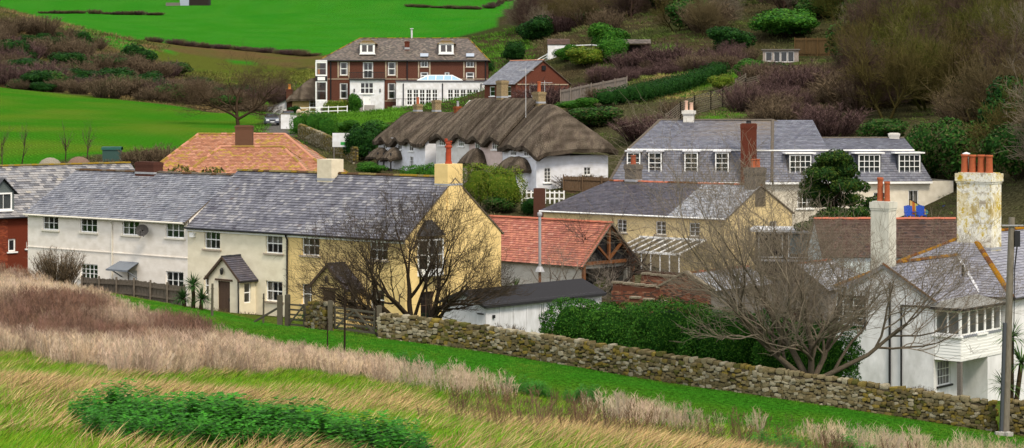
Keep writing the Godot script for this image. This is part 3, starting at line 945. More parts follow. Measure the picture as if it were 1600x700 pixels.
func right_house() -> void:
	var white := mat("white_render", Color(0.76, 0.76, 0.77), 0.75, "streak", 0.25, true)
	var black := mat("black_pipe", Color(0.015, 0.015, 0.017), 0.4)
	var whitep := mat("window_paint", Color(0.8, 0.8, 0.78), 0.45)
	var orange := [mat("ridge_orange_lichen", Color(0.42, 0.2, 0.02), 0.95, "rough", 2.0), mat("ridge_rust", Color(0.2, 0.085, 0.035), 0.95, "rough", 2.0), mat("ridge_orange_lichen", Color(), 0.95)]
	var h := thing("white_house", "white rendered house with orange lichened ridges, boarded corner bay and big lichen stained chimney", "house", Vector3(20.594, -14.625, -100), 40)
	var bw := {"m": whitep, "sm": black, "rail": true, "deep": 0.08, "cur": 1}
	facade(h, white, Vector3(-5.5, 0, 0), FRONT, 5.5, 4.95, [["win", 0.35, 3.42, 1.6, 4.8, 2, 4, bw], ["win", 0.14, 1.26, 0.85, 1.95, 1, 2, bw]], [2.75, 6.55])
	facade(h, white, Vector3(0, 0, 0), RIGHT, 4.6, 4.95, [["win", 0.39, 0.72, 1.7, 1.96, 4, 3, bw]])
	facade(h, white, Vector3(-5.5, 0, -4.6), LEFT, 4.6, 4.95)
	var b := MB.new()
	for r in [[0.23, 3.28, 1.72, 3.42], [0.23, 4.8, 1.72, 4.93], [0.23, 3.42, 0.35, 4.8], [1.6, 3.42, 1.72, 4.8]]:
		b.span(Vector3(-5.5 + r[0], r[1], -0.02), Vector3(-5.5 + r[2], r[3], 0.035))
	part(b, "window_surround", black, h)
	# wing roof, its ridge running back into the main roof
	var e := 0.2
	var ya := 4.95 - e * 0.58 + 0.02
	var zf := 0.12
	var fr := [[Vector3(e, ya, zf), Vector3(e, ya, -4.6), Vector3(-2.75, 6.58, -7.7), Vector3(-2.75, 6.58, zf)], [Vector3(-5.5 - e, ya, -4.6), Vector3(-5.5 - e, ya, zf), Vector3(-2.75, 6.58, zf), Vector3(-2.75, 6.58, -7.7)]]
	var r1 := roof_deck(h, fr, mat("roof_board", Color(0.2, 0.16, 0.12), 0.9, "grain", 2.0), "wing_roof")
	var pal := [Color(0.165, 0.165, 0.205), Color(0.195, 0.195, 0.235), Color(0.225, 0.225, 0.265), Color(0.25, 0.25, 0.285), Color(0.18, 0.175, 0.2)]
	var s := MB.new()
	slates(s, fr[0][0], fr[0][1], fr[0][2], fr[0][3], 0.24, 0.34, pal, 0.018, 0.3, 0.008)
	slates(s, fr[1][0], fr[1][1], fr[1][2], fr[1][3], 0.24, 0.34, pal, 0.018, 0.3, 0.008)
	stuff(part(s, "slates", vmat("slate", 0.6, "blotch", 0.5), r1))
	ridge_line(r1, Vector3(-2.75, 6.6, -0.7), Vector3(-2.75, 6.6, -7.6), orange, 0.15)
	ridge_line(r1, Vector3(0.16, ya + 0.05, zf - 0.02), Vector3(-2.75, 6.6, zf - 0.02), [orange[1], mat("ridge_brown", Color(0.16, 0.1, 0.06), 0.95)], 0.08, 0.5, "verge_tile")
	b = MB.new()
	b.beam(Vector3(e, ya - 0.1, zf), Vector3(-2.75, 6.48, zf), 0.04, 0.16); b.beam(Vector3(-5.5 - e, ya - 0.1, zf), Vector3(-2.75, 6.48, zf), 0.04, 0.16)
	part(b, "bargeboard", mat("grey_board", Color(0.2, 0.21, 0.22), 0.6), r1)
	# main block with a hipped end
	facade(h, white, Vector3(-8.0, 0, -4.6), FRONT, 9.8, 4.95)
	facade(h, white, Vector3(1.8, 0, -4.6), RIGHT, 14.0, 4.95, [["win", 5.0, 2.9, 6.2, 4.2, 2, 2, bw]])
	facade(h, white, Vector3(1.8, 0, -18.6), BACK, 9.8, 4.95)
	facade(h, white, Vector3(-8.0, 0, -18.6), LEFT, 14.0, 4.95)
	var pk := Vector3(-3.1, 7.6, -9.9)
	var pb := Vector3(-3.1, 7.6, -18.9)
	var ce := [Vector3(-8.25, 4.86, -4.35), Vector3(2.05, 4.86, -4.35), Vector3(2.05, 4.86, -18.9), Vector3(-8.25, 4.86, -18.9)]
	var mf := [[ce[0], ce[1], pk, pk], [ce[1], ce[2], pb, pk], [ce[3], ce[0], pk, pb]]
	var r2 := roof_deck(h, mf, mat("roof_board", Color(0.2, 0.16, 0.12), 0.9, "grain", 2.0))
	s = MB.new()
	for f in mf: slates(s, f[0], f[1], f[2], f[3], 0.24, 0.34, pal, 0.018, 0.3, 0.008)
	stuff(part(s, "slates", vmat("slate", 0.6, "blotch", 0.5), r2))
	ridge_line(r2, pk, pb, orange, 0.15)
	ridge_line(r2, ce[1], pk, orange, 0.15)
	ridge_line(r2, ce[0], pk, orange, 0.15)
	var vl := MB.new()
	vl.beam(Vector3(-2.75, 6.68, -7.55), Vector3(0.12, 4.98, -4.62), 0.14, 0.03)
	part(vl, "lead_valley", mat("pale_lead", Color(0.5, 0.5, 0.52), 0.5), r2)
	facade(h, white, Vector3(1.8, 4.9, -18.6), BACK, 9.8, 0.05, [], [4.9, 2.65], "gable", 0.0)
	# chimneys
	var stained := mat("lichen_stained_render", Color(0.8, 0.78, 0.72), 0.9)
	var stain := Image.create(256, 256, false, Image.FORMAT_RGB8)
	var sn := FastNoiseLite.new()
	sn.seed = 8; sn.frequency = 0.012; sn.fractal_octaves = 5
	for j in 256:
		for i in 256:
			var t := 0.7 * sn.get_noise_2d(i * 0.9, j * 0.5) + 0.5 * sn.get_noise_2d(i * 5.0 + 300.0, j * 3.2) + 0.25 * sn.get_noise_2d(i * 14.0, j * 11.0)
			var cc := Color(0.95, 0.95, 0.93)
			if t > 0.05: cc = cc.lerp(Color(0.76, 0.64, 0.16), clampf((t - 0.05) * 5.0, 0, 0.92))
			elif t < -0.2: cc = cc.lerp(Color(0.55, 0.5, 0.42), clampf((-0.2 - t) * 5.0, 0, 0.7))
			stain.set_pixel(i, j, cc)
	stained.albedo_texture = ImageTexture.create_from_image(stain)
	stained.uv1_triplanar = true; stained.uv1_world_triplanar = true; stained.uv1_scale = Vector3.ONE * 0.24
	chimney(h, Vector3(-2.5, 5.8, -9.6), 2.0, 1.15, 5.05, stained, {"cap": 0.42, "over": 0.08, "fy": 1.1, "fh": 0.14, "pots": [[-0.72, 0.22, 0.98, 0.19], [-0.26, 0.22, 0.95, 0.19], [0.22, 0.2, 0.97, 0.19], [0.7, 0.22, 0.96, 0.19], [-0.5, -0.25, 0.95, 0.18], [0.45, -0.25, 0.95, 0.18]]})
	chimney(h, Vector3(-3.0, 4.9, -0.375), 1.02, 0.74, 4.75, mat("grey_stained_render", Color(0.62, 0.6, 0.53), 0.9, "streak", 0.5), {"cap": 0.3, "over": 0.05, "flash": false, "pots": [[-0.18, 0, 1.2, 0.15], [0.24, 0.05, 1.0, 0.14]]})
	b = MB.new()
	b.rod(Vector3(-3.3, 10.95, -9.7), Vector3(-3.3, 11.75, -9.7), 0.12, 0.12, 10); b.lathe([[0.2, 0], [0.21, 0.05], [0.02, 0.12]], 10, Vector3(-3.3, 11.85, -9.7)); b.rod(Vector3(-3.3, 11.7, -9.7), Vector3(-3.3, 11.9, -9.7), 0.03, 0.03)
	part(b, "flue_cowl", mat("pale_metal", Color(0.55, 0.55, 0.55), 0.4), h)
	# pipes
	downpipe(h, [Vector3(-2.4, 5.7, 0.06), Vector3(-2.4, 0, 0.06)], black, 0.06)
	downpipe(h, [Vector3(0.15, 4.62, 0.1), Vector3(-1.75, 4.6, 0.07), Vector3(-1.75, 0, 0.07)], black, 0.05)
	downpipe(h, [Vector3(1.86, 4.8, -6.6), Vector3(1.86, 0, -6.6)], black, 0.06)
	gutter(h, Vector3(2.08, 4.82, -4.4), Vector3(2.08, 4.82, -18.6), black)
	b = MB.new()
	b.rod(Vector3(-1.0, 5.75, -4.9), Vector3(-1.0, 6.35, -4.9), 0.07, 0.07, 8)
	part(b, "soil_vent", black, h)
	# corner bay on the upper floor
	var bl := 4.3
	var bx := 1.4
	var o := Vector3(0.02, 0, -0.06)
	var core := MB.new()
	core.quad(o + Vector3(0, 2.1, 0), o + Vector3(bx, 2.1, 0), o + Vector3(bx, 2.1, -bl), o + Vector3(0, 2.1, -bl))
	core.quad(o + Vector3(0, 2.05, -bl), o + Vector3(bx, 2.05, -bl), o + Vector3(bx, 2.05, 0), o + Vector3(0, 2.05, 0))
	core.span(o + Vector3(0, 2.06, -0.1), o + Vector3(bx - 0.02, 3.3, -0.02))
	core.span(o + Vector3(bx - 0.1, 2.06, -bl), o + Vector3(bx - 0.02, 3.3, -0.1))
	core.span(o + Vector3(0, 4.5, -0.1), o + Vector3(bx, 4.62, 0)); core.span(o + Vector3(bx - 0.1, 4.5, -bl), o + Vector3(bx, 4.62, -0.1))
	var bay := part(core, "corner_bay", whitep, h)
	for k in 8:                                        # weatherboards
		var y := 2.08 + k * 0.148
		var wb := MB.new()
		wb.box(o + Vector3(bx / 2, y + 0.075, 0.012), Vector3(bx, 0.16, 0.022), Basis(Vector3.RIGHT, -0.12))
		part(wb, "weatherboard", whitep, bay)
		wb = MB.new()
		wb.box(o + Vector3(bx + 0.012, y + 0.075, -bl / 2), Vector3(0.022, 0.16, bl), Basis(Vector3.BACK, -0.12))
		part(wb, "weatherboard", whitep, bay)
	var trim := MB.new()
	for k in 12: trim.box(o + Vector3(0.06 + k * 0.117, 3.24 + 0.02 * (k % 2), 0.04), Vector3(0.117, 0.12, 0.02))
	for k in 36: trim.box(o + Vector3(bx + 0.04, 3.24 + 0.02 * (k % 2), -0.06 - k * 0.117), Vector3(0.02, 0.12, 0.117))
	part(trim, "lead_apron", mat("grey_lead_trim", Color(0.2, 0.21, 0.24), 0.5), bay)
	win(bay, o + Vector3(0.02, 3.3, 0.02), FRONT, bx - 0.04, 1.22, 2, 1, {"deep": 0.05, "fw": 0.09, "gw": 0.09})
	for k in 5: win(bay, o + Vector3(bx + 0.02, 3.3, -0.02 - k * 0.84), RIGHT, 0.84, 1.22, 1, 1, {"deep": 0.05, "fw": 0.085, "sill": k == 2})
	var lr := MB.new()
	lr.quad(o + Vector3(-0.1, 4.66, 0.25), o + Vector3(bx + 0.25, 4.66, 0.25), o + Vector3(-0.03, 4.94, -0.25), o + Vector3(-0.12, 4.94, -0.25))
	lr.quad(o + Vector3(bx + 0.25, 4.66, 0.25), o + Vector3(bx + 0.25, 4.66, -bl - 0.1), o + Vector3(-0.03, 4.97, -bl - 0.1), o + Vector3(-0.03, 4.94, -0.25))
	part(lr, "bay_roof", mat("weathered_lead", Color(0.2, 0.195, 0.175), 0.6, "streak", 1.0), bay)
	lr = MB.new()
	lr.box(o + Vector3(bx / 2 + 0.05, 4.6, 0.27), Vector3(bx + 0.45, 0.13, 0.05)); lr.box(o + Vector3(bx + 0.27, 4.6, -bl / 2 + 0.1), Vector3(0.05, 0.13, bl + 0.3))
	part(lr, "bay_fascia", black, bay)
	b = MB.new()
	b.box(Vector3(1.32, 0.8, -0.16), Vector3(0.2, 2.5, 0.2))
	part(b, "bay_post", mat("grey_wood", Color(0.2, 0.18, 0.16), 0.8, "grain", 1.5), h)
	facade(h, white, Vector3(0.0, 0, -2.9), FRONT, 1.4, 2.05, [], null, "lower_wall")
	facade(h, white, Vector3(1.4, 0, -2.9), RIGHT, 1.7, 2.05, [], null, "lower_wall")

func near_buildings() -> void:
	var black := mat("black_pipe", Color(0.015, 0.015, 0.017), 0.4)
	var whitep := mat("window_paint", Color(0.8, 0.8, 0.78), 0.45)
	# white boarded garage shed with felt roof
	var h := thing("garage_shed", "low white boarded garage shed with black felt roof and double doors, behind stone wall", "shed", Vector3(-1.294, -11.85, -100), 42)
	var wp := mat("white_shed_paint", Color(0.66, 0.66, 0.7), 0.7, "streak", 0.6)
	facade(h, wp, Vector3(-2.93, 0, 0), FRONT, 2.93, 2.02, [["open", 0.1, 0.0, 2.83, 1.86]], [1.465, 2.56])
	facade(h, wp, Vector3(0, 0, 0), RIGHT, 8.9, 2.02, [["win", 4.1, 0.85, 4.35, 1.75, 1, 1, {"sill": false}]])
	facade(h, wp, Vector3(0, 0, -8.9), BACK, 2.93, 2.02, [], [1.465, 2.56])
	facade(h, wp, Vector3(-2.93, 0, -8.9), LEFT, 8.9, 2.02)
	for k in 9:
		var pb := MB.new()
		pb.box(Vector3(0.015, 0.85, -0.06 - k * 1.0), Vector3(0.03, 2.3, 0.09))
		part(pb, "cover_strip", wp, h)
	for k in 2:
		var d := MB.new()
		var x0 := -2.82 + k * 1.365
		for q in 6: d.box(Vector3(x0 + 0.115 + q * 0.226, 0.93, -0.02), Vector3(0.22, 1.84, 0.04))
		var dn := part(d, "door", wp, h)
		var hg := MB.new()
		for y in [0.4, 1.5]: hg.box(Vector3(x0 + (0.22 if k == 0 else 1.13), y, 0.012), Vector3(0.42, 0.06, 0.02))
		hg.box(Vector3(-1.46 + (0.08 if k else -0.08), 0.85, 0.02), Vector3(0.06, 0.16, 0.03))
		part(hg, "strap_hinge", mat("black_iron", Color(0.02, 0.02, 0.02), 0.5), dn)
	var felt := mat("roof_felt", Color(0.035, 0.034, 0.037), 0.85, "grain", 1.2, true)
	var e := 0.2
	var f := [[Vector3(e, 1.94, 0.2), Vector3(e, 1.94, -9.1), Vector3(-1.465, 2.6, -9.1), Vector3(-1.465, 2.6, 0.2)], [Vector3(-2.93 - e, 1.94, -9.1), Vector3(-2.93 - e, 1.94, 0.2), Vector3(-1.465, 2.6, 0.2), Vector3(-1.465, 2.6, -9.1)]]
	var r := roof_deck(h, f, felt)
	var b := MB.new()
	b.beam(Vector3(e, 1.86, 0.21), Vector3(-1.465, 2.52, 0.21), 0.03, 0.14); b.beam(Vector3(-2.93 - e, 1.86, 0.21), Vector3(-1.465, 2.52, 0.21), 0.03, 0.14); b.box(Vector3(e + 0.02, 1.87, -4.4), Vector3(0.03, 0.13, 9.2))
	part(b, "fascia_board", mat("black_paint", Color(0.02, 0.02, 0.022), 0.5), r)
	downpipe(h, [Vector3(0.24, 1.86, -5.6), Vector3(0.06, 1.7, -5.6), Vector3(0.06, -0.2, -5.6)], black)
	b = MB.new()
	b.box(Vector3(0.05, 1.35, -0.55), Vector3(0.08, 0.16, 0.14))
	part(b, "wall_lamp", black, h)

	# red tiled garage with an oak truss gable
	h = thing("oak_framed_garage", "new red tiled garage with open oak truss gable, behind garden fence", "garage", Vector3(4.36, -12.45, -128), 44)
	var pale := mat("pale_render", Color(0.55, 0.53, 0.48), 0.8, "blotch", 0.5)
	var oak := mat("golden_oak", Color(0.2, 0.075, 0.025), 0.6, "grain", 1.5)
	facade(h, pale, Vector3(-10.4, 0, 0), FRONT, 10.4, 2.5)
	facade(h, pale, Vector3(0, 0, -4.9), BACK, 10.4, 2.5)
	facade(h, pale, Vector3(-10.4, 0, -4.9), LEFT, 4.9, 2.5, [], [2.45, 4.75])
	facade(h, pale, Vector3(-0.12, 0, 0), RIGHT, 4.9, 2.3, [["open", 0.5, 0.0, 4.4, 2.0]])
	gable_roof(h, -10.4, 0.1, 0, -4.9, 2.5, 4.8, 7, 0.2, 0.26, [mat("red_ridge", Color(0.4, 0.13, 0.08), 0.8, "blotch", 1.0)], 0.35, 0.28)
	b = MB.new()
	b.tri(Vector3(-0.15, 2.3, -0.1), Vector3(-0.15, 2.3, -4.8), Vector3(-0.15, 4.6, -2.45))
	part(b, "gable_glazing", mat("dark_glazing", Color(0.02, 0.02, 0.022), 0.15), h)
	var z0 := 0.3
	for t in [[Vector3(0.12, 2.1, z0), Vector3(0.12, 4.75, -2.45), 0.22], [Vector3(0.12, 2.1, -4.9 - z0), Vector3(0.12, 4.75, -2.45), 0.22], [Vector3(0.08, 2.35, 0.0), Vector3(0.08, 2.35, -4.9), 0.2], [Vector3(0.1, 2.45, -2.45), Vector3(0.1, 4.7, -2.45), 0.18], [Vector3(0.09, 2.5, -2.45), Vector3(0.09, 3.5, -1.25), 0.13], [Vector3(0.09, 2.5, -2.45), Vector3(0.09, 3.5, -3.65), 0.13]]:
		b = MB.new()
		b.beam(t[0], t[1], t[2], 0.16, Vector3.RIGHT)
		part(b, "oak_beam", oak, h)
	for z in [-0.1, -4.8]:
		b = MB.new()
		b.box(Vector3(0.06, 1.1, z), Vector3(0.2, 2.4, 0.2))
		part(b, "oak_post", oak, h)
	# steel flue standing by the garage
	h = thing("stove_flue", "slim steel flue pipe with cowl on timber post, in front of red tiled roof", "flue", on(1.65, 121.5) + Vector3(0, 0, 0))
	b = MB.new()
	b.box(Vector3(0, 1.0, 0), Vector3(0.16, 2.6, 0.16))
	part(b, "post", oak, h)
	b = MB.new()
	b.lathe([[0.3, 2.3], [0.14, 2.6], [0.085, 2.62], [0.085, 5.6], [0.14, 5.62], [0.14, 5.8], [0.0, 5.86]], 12)
	part(b, "pipe", mat("dull_steel", Color(0.3, 0.3, 0.31), 0.35), h)

	# long low yellow house, roof half dark slate half silvery slate
	h = thing("low_yellow_house", "long low pale yellow house with dark slate roof turning silver at one end", "house", Vector3(14.91, -12.6, -142), 40)
	var py := mat("pale_yellow_render", Color(0.66, 0.52, 0.28), 0.85, "blotch", 0.3, true)
	var st := {"cur": 1, "mull": true, "deep": 0.12, "sm": mat("grey_sill", Color(0.3, 0.27, 0.23), 0.8)}
	var wd := 8.4
	facade(h, py, Vector3(-16.4, 0, 0), FRONT, 16.4, 4.65, [["win", 6.85, 3.2, 7.72, 4.15, 2, 3, st], ["win", 10.3, 3.2, 11.2, 4.15, 2, 3, st], ["win", 13.2, 3.2, 14.1, 4.15, 2, 3, st]])
	facade(h, py, Vector3(0, 0, 0), RIGHT, wd, 4.65, [["win", 5.4, 3.0, 6.4, 4.1, 2, 3, st]], [wd / 2, 6.7])
	facade(h, py, Vector3(0, 0, -wd), BACK, 16.4, 4.65)
	facade(h, py, Vector3(-16.4, 0, -wd), LEFT, wd, 4.65)
	var zc := -wd / 2
	var ya := 4.56
	var fl := [Vector3(-16.6, ya, 0.2), Vector3(-4.9, ya, 0.2), Vector3(-4.9, 6.72, zc), Vector3(-13.4, 6.72, zc)]
	var fr := [Vector3(-4.9, ya, 0.2), Vector3(0.1, ya, 0.2), Vector3(0.1, 6.72, zc), Vector3(-4.9, 6.72, zc)]
	var bk := [Vector3(0.1, ya, -wd - 0.2), Vector3(-16.6, ya, -wd - 0.2), Vector3(-13.4, 6.72, zc), Vector3(0.1, 6.72, zc)]
	var hp := [Vector3(-16.6, ya, -wd - 0.2), Vector3(-16.6, ya, 0.2), Vector3(-13.4, 6.72, zc), Vector3(-13.4, 6.72, zc)]
	r = roof_deck(h, [fl, fr, bk, hp], mat("roof_board", Color(0.2, 0.16, 0.12), 0.9, "grain", 2.0))
	var s := MB.new()
	slates(s, fl[0], fl[1], fl[2], fl[3], 0.2, 0.26, slate_pal(3)); slates(s, hp[0], hp[1], hp[2], hp[3], 0.2, 0.26, slate_pal(3)); slates(s, bk[0], bk[1], bk[2], bk[3], 0.3, 0.5, slate_pal(3))
	stuff(part(s, "dark_slates", vmat("slate", 0.6, "blotch", 0.5), r))
	s = MB.new()
	slates(s, fr[0], fr[1], fr[2], fr[3], 0.2, 0.26, slate_pal(4))
	stuff(part(s, "silver_slates", vmat("slate", 0.6, "blotch", 0.5), r))
	ridge_line(r, fl[3], fr[2], [mat("ridge_rust", Color(), 0.9), mat("red_ridge", Color(), 0.9)], 0.14)
	gutter(h, Vector3(-16.6, 4.5, 0.26), Vector3(0, 4.5, 0.26), whitep)
	chimney(h, Vector3(-11.2, 6.1, zc), 1.0, 0.8, 1.85, mat("grey_stone_stack", Color(0.24, 0.21, 0.18), 0.9, "rough", 1.5), {"cap": 0.3, "pots": [[0.0, 0, 0.7, 0.2]], "pm": mat("terracotta_dark", Color(0.28, 0.07, 0.035), 0.8), "fy": 0.7})
	chimney(h, Vector3(-0.45, 5.2, zc), 0.9, 1.35, 2.75, mat("grey_stone_stack", Color(), 0.9), {"cap": 0.4, "pots": [[0, -0.3, 0.6, 0.2], [0, 0.3, 0.6, 0.2]], "flash": false})
	# lean-to conservatory, its glass roof on white bars
	h = thing("conservatory", "lean-to conservatory with sloping glass roof on white bars, against yellow house", "conservatory", Vector3(14.91, -12.6, -142) + Vector3(cos(deg_to_rad(40)), 0, sin(deg_to_rad(40))) * -7.4, 40)
	b = MB.new()
	for k in 8: b.beam(Vector3(k * 0.8, 2.95, 0.08), Vector3(k * 0.8, 2.2, 3.2), 0.07, 0.09)
	b.box(Vector3(2.8, 2.98, 0.06), Vector3(5.8, 0.14, 0.1)); b.box(Vector3(2.8, 2.16, 3.22), Vector3(5.8, 0.16, 0.12))
	for k in 8: b.box(Vector3(k * 0.8, 1.1, 3.2), Vector3(0.07, 2.2, 0.07))
	var cf := part(b, "frame", whitep, h)
	for k in 7:
		b = MB.new()
		b.quad(Vector3(k * 0.8 + 0.03, 2.2, 3.2), Vector3(k * 0.8 + 0.77, 2.2, 3.2), Vector3(k * 0.8 + 0.77, 2.95, 0.08), Vector3(k * 0.8 + 0.03, 2.95, 0.08))
		part(b, "roof_pane", glass(), cf)
		b = MB.new()
		b.quad(Vector3(k * 0.8 + 0.03, 0, 3.2), Vector3(k * 0.8 + 0.77, 0, 3.2), Vector3(k * 0.8 + 0.77, 2.1, 3.2), Vector3(k * 0.8 + 0.03, 2.1, 3.2))
		part(b, "pane", glass(), cf)
	b = MB.new()
	b.box(Vector3(2.8, 0.3, 3.2), Vector3(5.8, 1.2, 0.2))
	part(b, "plinth", mat("red_brick", Color(0.125, 0.062, 0.045), 0.9, "brick", 1.6), h)

	# brick outbuilding with stone coped gable, and its grey roofed neighbour
	var rb := mat("red_brick", Color(0.125, 0.062, 0.045), 0.9, "brick", 1.6)
	var coping := mat("pale_coping", Color(0.36, 0.31, 0.23), 0.9, "rough", 1.5)
	h = thing("brick_outbuilding", "low old brick outbuilding with coped gable and pale roof, behind laurel hedge", "outbuilding", Vector3(10.7, -13.1, -110), 40)
	facade(h, rb, Vector3(-3.4, 0, 0), FRONT, 3.4, 3.0, [], [1.7, 3.85])
	brick_face(h, Vector3(-3.4, -0.4, 0), FRONT, 3.4, 3.4, brick_pal(0), 4.22)
	facade(h, mat("grey_boards", Color(0.16, 0.15, 0.14), 0.8, "streak", 1.0), Vector3(0, 0, 0), RIGHT, 6, 2.95)
	facade(h, rb, Vector3(0, 0, -6), BACK, 3.4, 3.0, [], [1.7, 3.85])
	facade(h, rb, Vector3(-3.4, 0, -6), LEFT, 6, 3.0)
	gable_roof_z(h, -3.4, 0, -0.25, -6.1, 3.0, 3.8, 4)
	b = MB.new()
	b.beam(Vector3(0.1, 3.02, -0.1), Vector3(-1.7, 3.92, -0.1), 0.36, 0.1); b.beam(Vector3(-3.5, 3.02, -0.1), Vector3(-1.7, 3.92, -0.1), 0.36, 0.1)
	part(b, "coping", coping, h)
	h = thing("slate_outbuilding", "pale slate roofed outbuilding with red ridge, half hidden by bare tree", "outbuilding", Vector3(17.6, -13.6, -114), 40)
	var og := mat("outbuilding_stone", Color(0.34, 0.31, 0.27), 0.9, "rough", 1.2, true)
	facade(h, og, Vector3(-4.0, 0, 0), FRONT, 4.0, 3.2, [["door", 1.4, 0.0, 2.4, 2.0, 1, 1]], [2.0, 4.5]); facade(h, og, Vector3(0, 0, 0), RIGHT, 5, 3.2); facade(h, og, Vector3(-4.0, 0, -5), LEFT, 5, 3.2); facade(h, og, Vector3(0, 0, -5), BACK, 4.0, 3.2, [], [2.0, 4.5])
	gable_roof_z(h, -4.0, 0, 0.15, -5.1, 3.2, 4.5, 4)
	h = thing("brown_tiled_house", "old brown tiled roof with curved red ridge on a pale house, behind white house", "house", Vector3(21.94, -14.0, -118), 0)
	var wl := mat("pale_blue_render", Color(0.55, 0.62, 0.62), 0.8, "blotch", 0.4)
	facade(h, wl, Vector3(-4, 0, 0), FRONT, 8.2, 5.2); facade(h, wl, Vector3(4.2, 0, 0), RIGHT, 6.2, 5.2, [], [3.1, 7.1]); facade(h, wl, Vector3(4.2, 0, -6.2), BACK, 8.2, 5.2); facade(h, wl, Vector3(-4, 0, -6.2), LEFT, 6.2, 5.2, [], [3.1, 7.1])
	hip_roof(h, -4, 4.2, 0, -6.2, 5.2, 7.1, 0, 0, 5, 0.16, 0.2, [mat("red_ridge", Color(), 0.9)], 0.2)

func gable_roof_z(par: Node, x0: float, x1: float, zf: float, zb: float, ye: float, yr: float, pal: int) -> void:      # ridge along z
	var xc := (x0 + x1) * 0.5
	var fall := (yr - ye) / (x1 - xc)
	var ov := 0.15
	var e := ye - fall * ov + 0.02
	var a := [Vector3(x1 + ov, e, zf), Vector3(x1 + ov, e, zb), Vector3(xc, yr + 0.02, zb), Vector3(xc, yr + 0.02, zf)]
	var c := [Vector3(x0 - ov, e, zb), Vector3(x0 - ov, e, zf), Vector3(xc, yr + 0.02, zf), Vector3(xc, yr + 0.02, zb)]
	var r := roof_deck(par, [a, c], mat("roof_board", Color(0.2, 0.16, 0.12), 0.9, "grain", 2.0))
	var s := MB.new()
	slates(s, a[0], a[1], a[2], a[3], 0.2, 0.28, slate_pal(pal)); slates(s, c[0], c[1], c[2], c[3], 0.2, 0.28, slate_pal(pal))
	stuff(part(s, "slates", vmat("slate", 0.6, "blotch", 0.5), r))
	ridge_line(r, a[3], a[2], [mat("red_ridge", Color(), 0.9), mat("ridge_rust", Color(), 0.9)], 0.12)
# ---------------------------------------------------------------- thatch
func smin(a: float, b: float, k: float) -> float:
	var h := clampf(0.5 + 0.5 * (b - a) / k, 0.0, 1.0)
	return lerpf(b, a, h) - k * h * (1.0 - h)

func thatch(par: Node, x0: float, x1: float, zf: float, zb: float, ye: float, yr: float, brows := [], hipl := 0.0, hipr := 0.0, step := 0.3, called := "thatch", thick := 0.34) -> MeshInstance3D:
	var nx := maxi(8, int((x1 - x0) / step))
	var nz := maxi(8, int((zf - zb) / step))
	var zc := (zf + zb) * 0.5
	var half := (zf - zb) * 0.5
	var rows := []
	var b := MB.new()
	var fn := FastNoiseLite.new()
	fn.seed = int(absf(x0 * 13.0 + zf * 7.0)) + 2
	fn.frequency = 0.5
	for j in nz + 1:
		var line := []
		for i in nx + 1:
			var x := lerpf(x0, x1, float(i) / nx)
			var z := lerpf(zf, zb, float(j) / nz)
			var s := (half - absf(z - zc)) / half                       # 0 at the eaves, 1 at the ridge
			var y := (yr - ye) * s
			y = smin(y, yr - ye - 0.12, 0.5)
			if hipr > 0: y = smin(y, (x1 - x) / hipr * (yr - ye), 0.9)
			if hipl > 0: y = smin(y, (x - x0) / hipl * (yr - ye), 0.9)
			var edge := minf(minf(s * half, (x1 - x) if hipr > 0 else 9.0), (x - x0) if hipl > 0 else 9.0)
			y -= 0.16 * maxf(0.0, 1.0 - edge / 0.45)
			if z > zc:
				for w in brows:
					var q: float = (x - w[0]) / w[1]
					y += w[2] * exp(-q * q) * pow(1.0 - s, 1.6)
			y += fn.get_noise_2d(x * 2.0, z * 0.7) * 0.07
			line.append(Vector3(x, ye + y, z))
		rows.append(line)
	b.grid(rows)
	var rim := []
	for i in nx + 1: rim.append(rows[0][i])
	for j in range(1, nz + 1): rim.append(rows[j][nx])
	for i in range(nx - 1, -1, -1): rim.append(rows[nz][i])
	for j in range(nz - 1, 0, -1): rim.append(rows[j][0])
	var mid := Vector3((x0 + x1) * 0.5, ye, zc)
	for k in rim.size():
		var a: Vector3 = rim[k]
		var c: Vector3 = rim[(k + 1) % rim.size()]
		var ia := (mid - a) * Vector3(1, 0, 1)
		var ic := (mid - c) * Vector3(1, 0, 1)
		var a1 := a - Vector3(0, thick, 0) + ia.normalized() * 0.06
		var c1 := c - Vector3(0, thick, 0) + ic.normalized() * 0.06
		var a2 := a1 + ia.normalized() * 0.7
		var c2 := c1 + ic.normalized() * 0.7
		b.quad(a1, c1, c, a)
		b.quad(a2, c2, c1, a1)
	for k in b.v.size():
		var p := b.v[k]
		var t := fn.get_noise_2d(p.x * 3.1 + 40.0, p.z * 0.8 + p.y) + 0.7 * fn.get_noise_3d(p.x * 11.0, p.y * 3.0, p.z * 4.0)
		b.c[k] = Color(0.085, 0.068, 0.054).lerp(Color(0.22, 0.18, 0.14), clampf(t * 1.2 + 0.38, 0, 1))
	return part(b, called, vmat("thatch_straw", 1.0, "rough", 0.9, true), par)

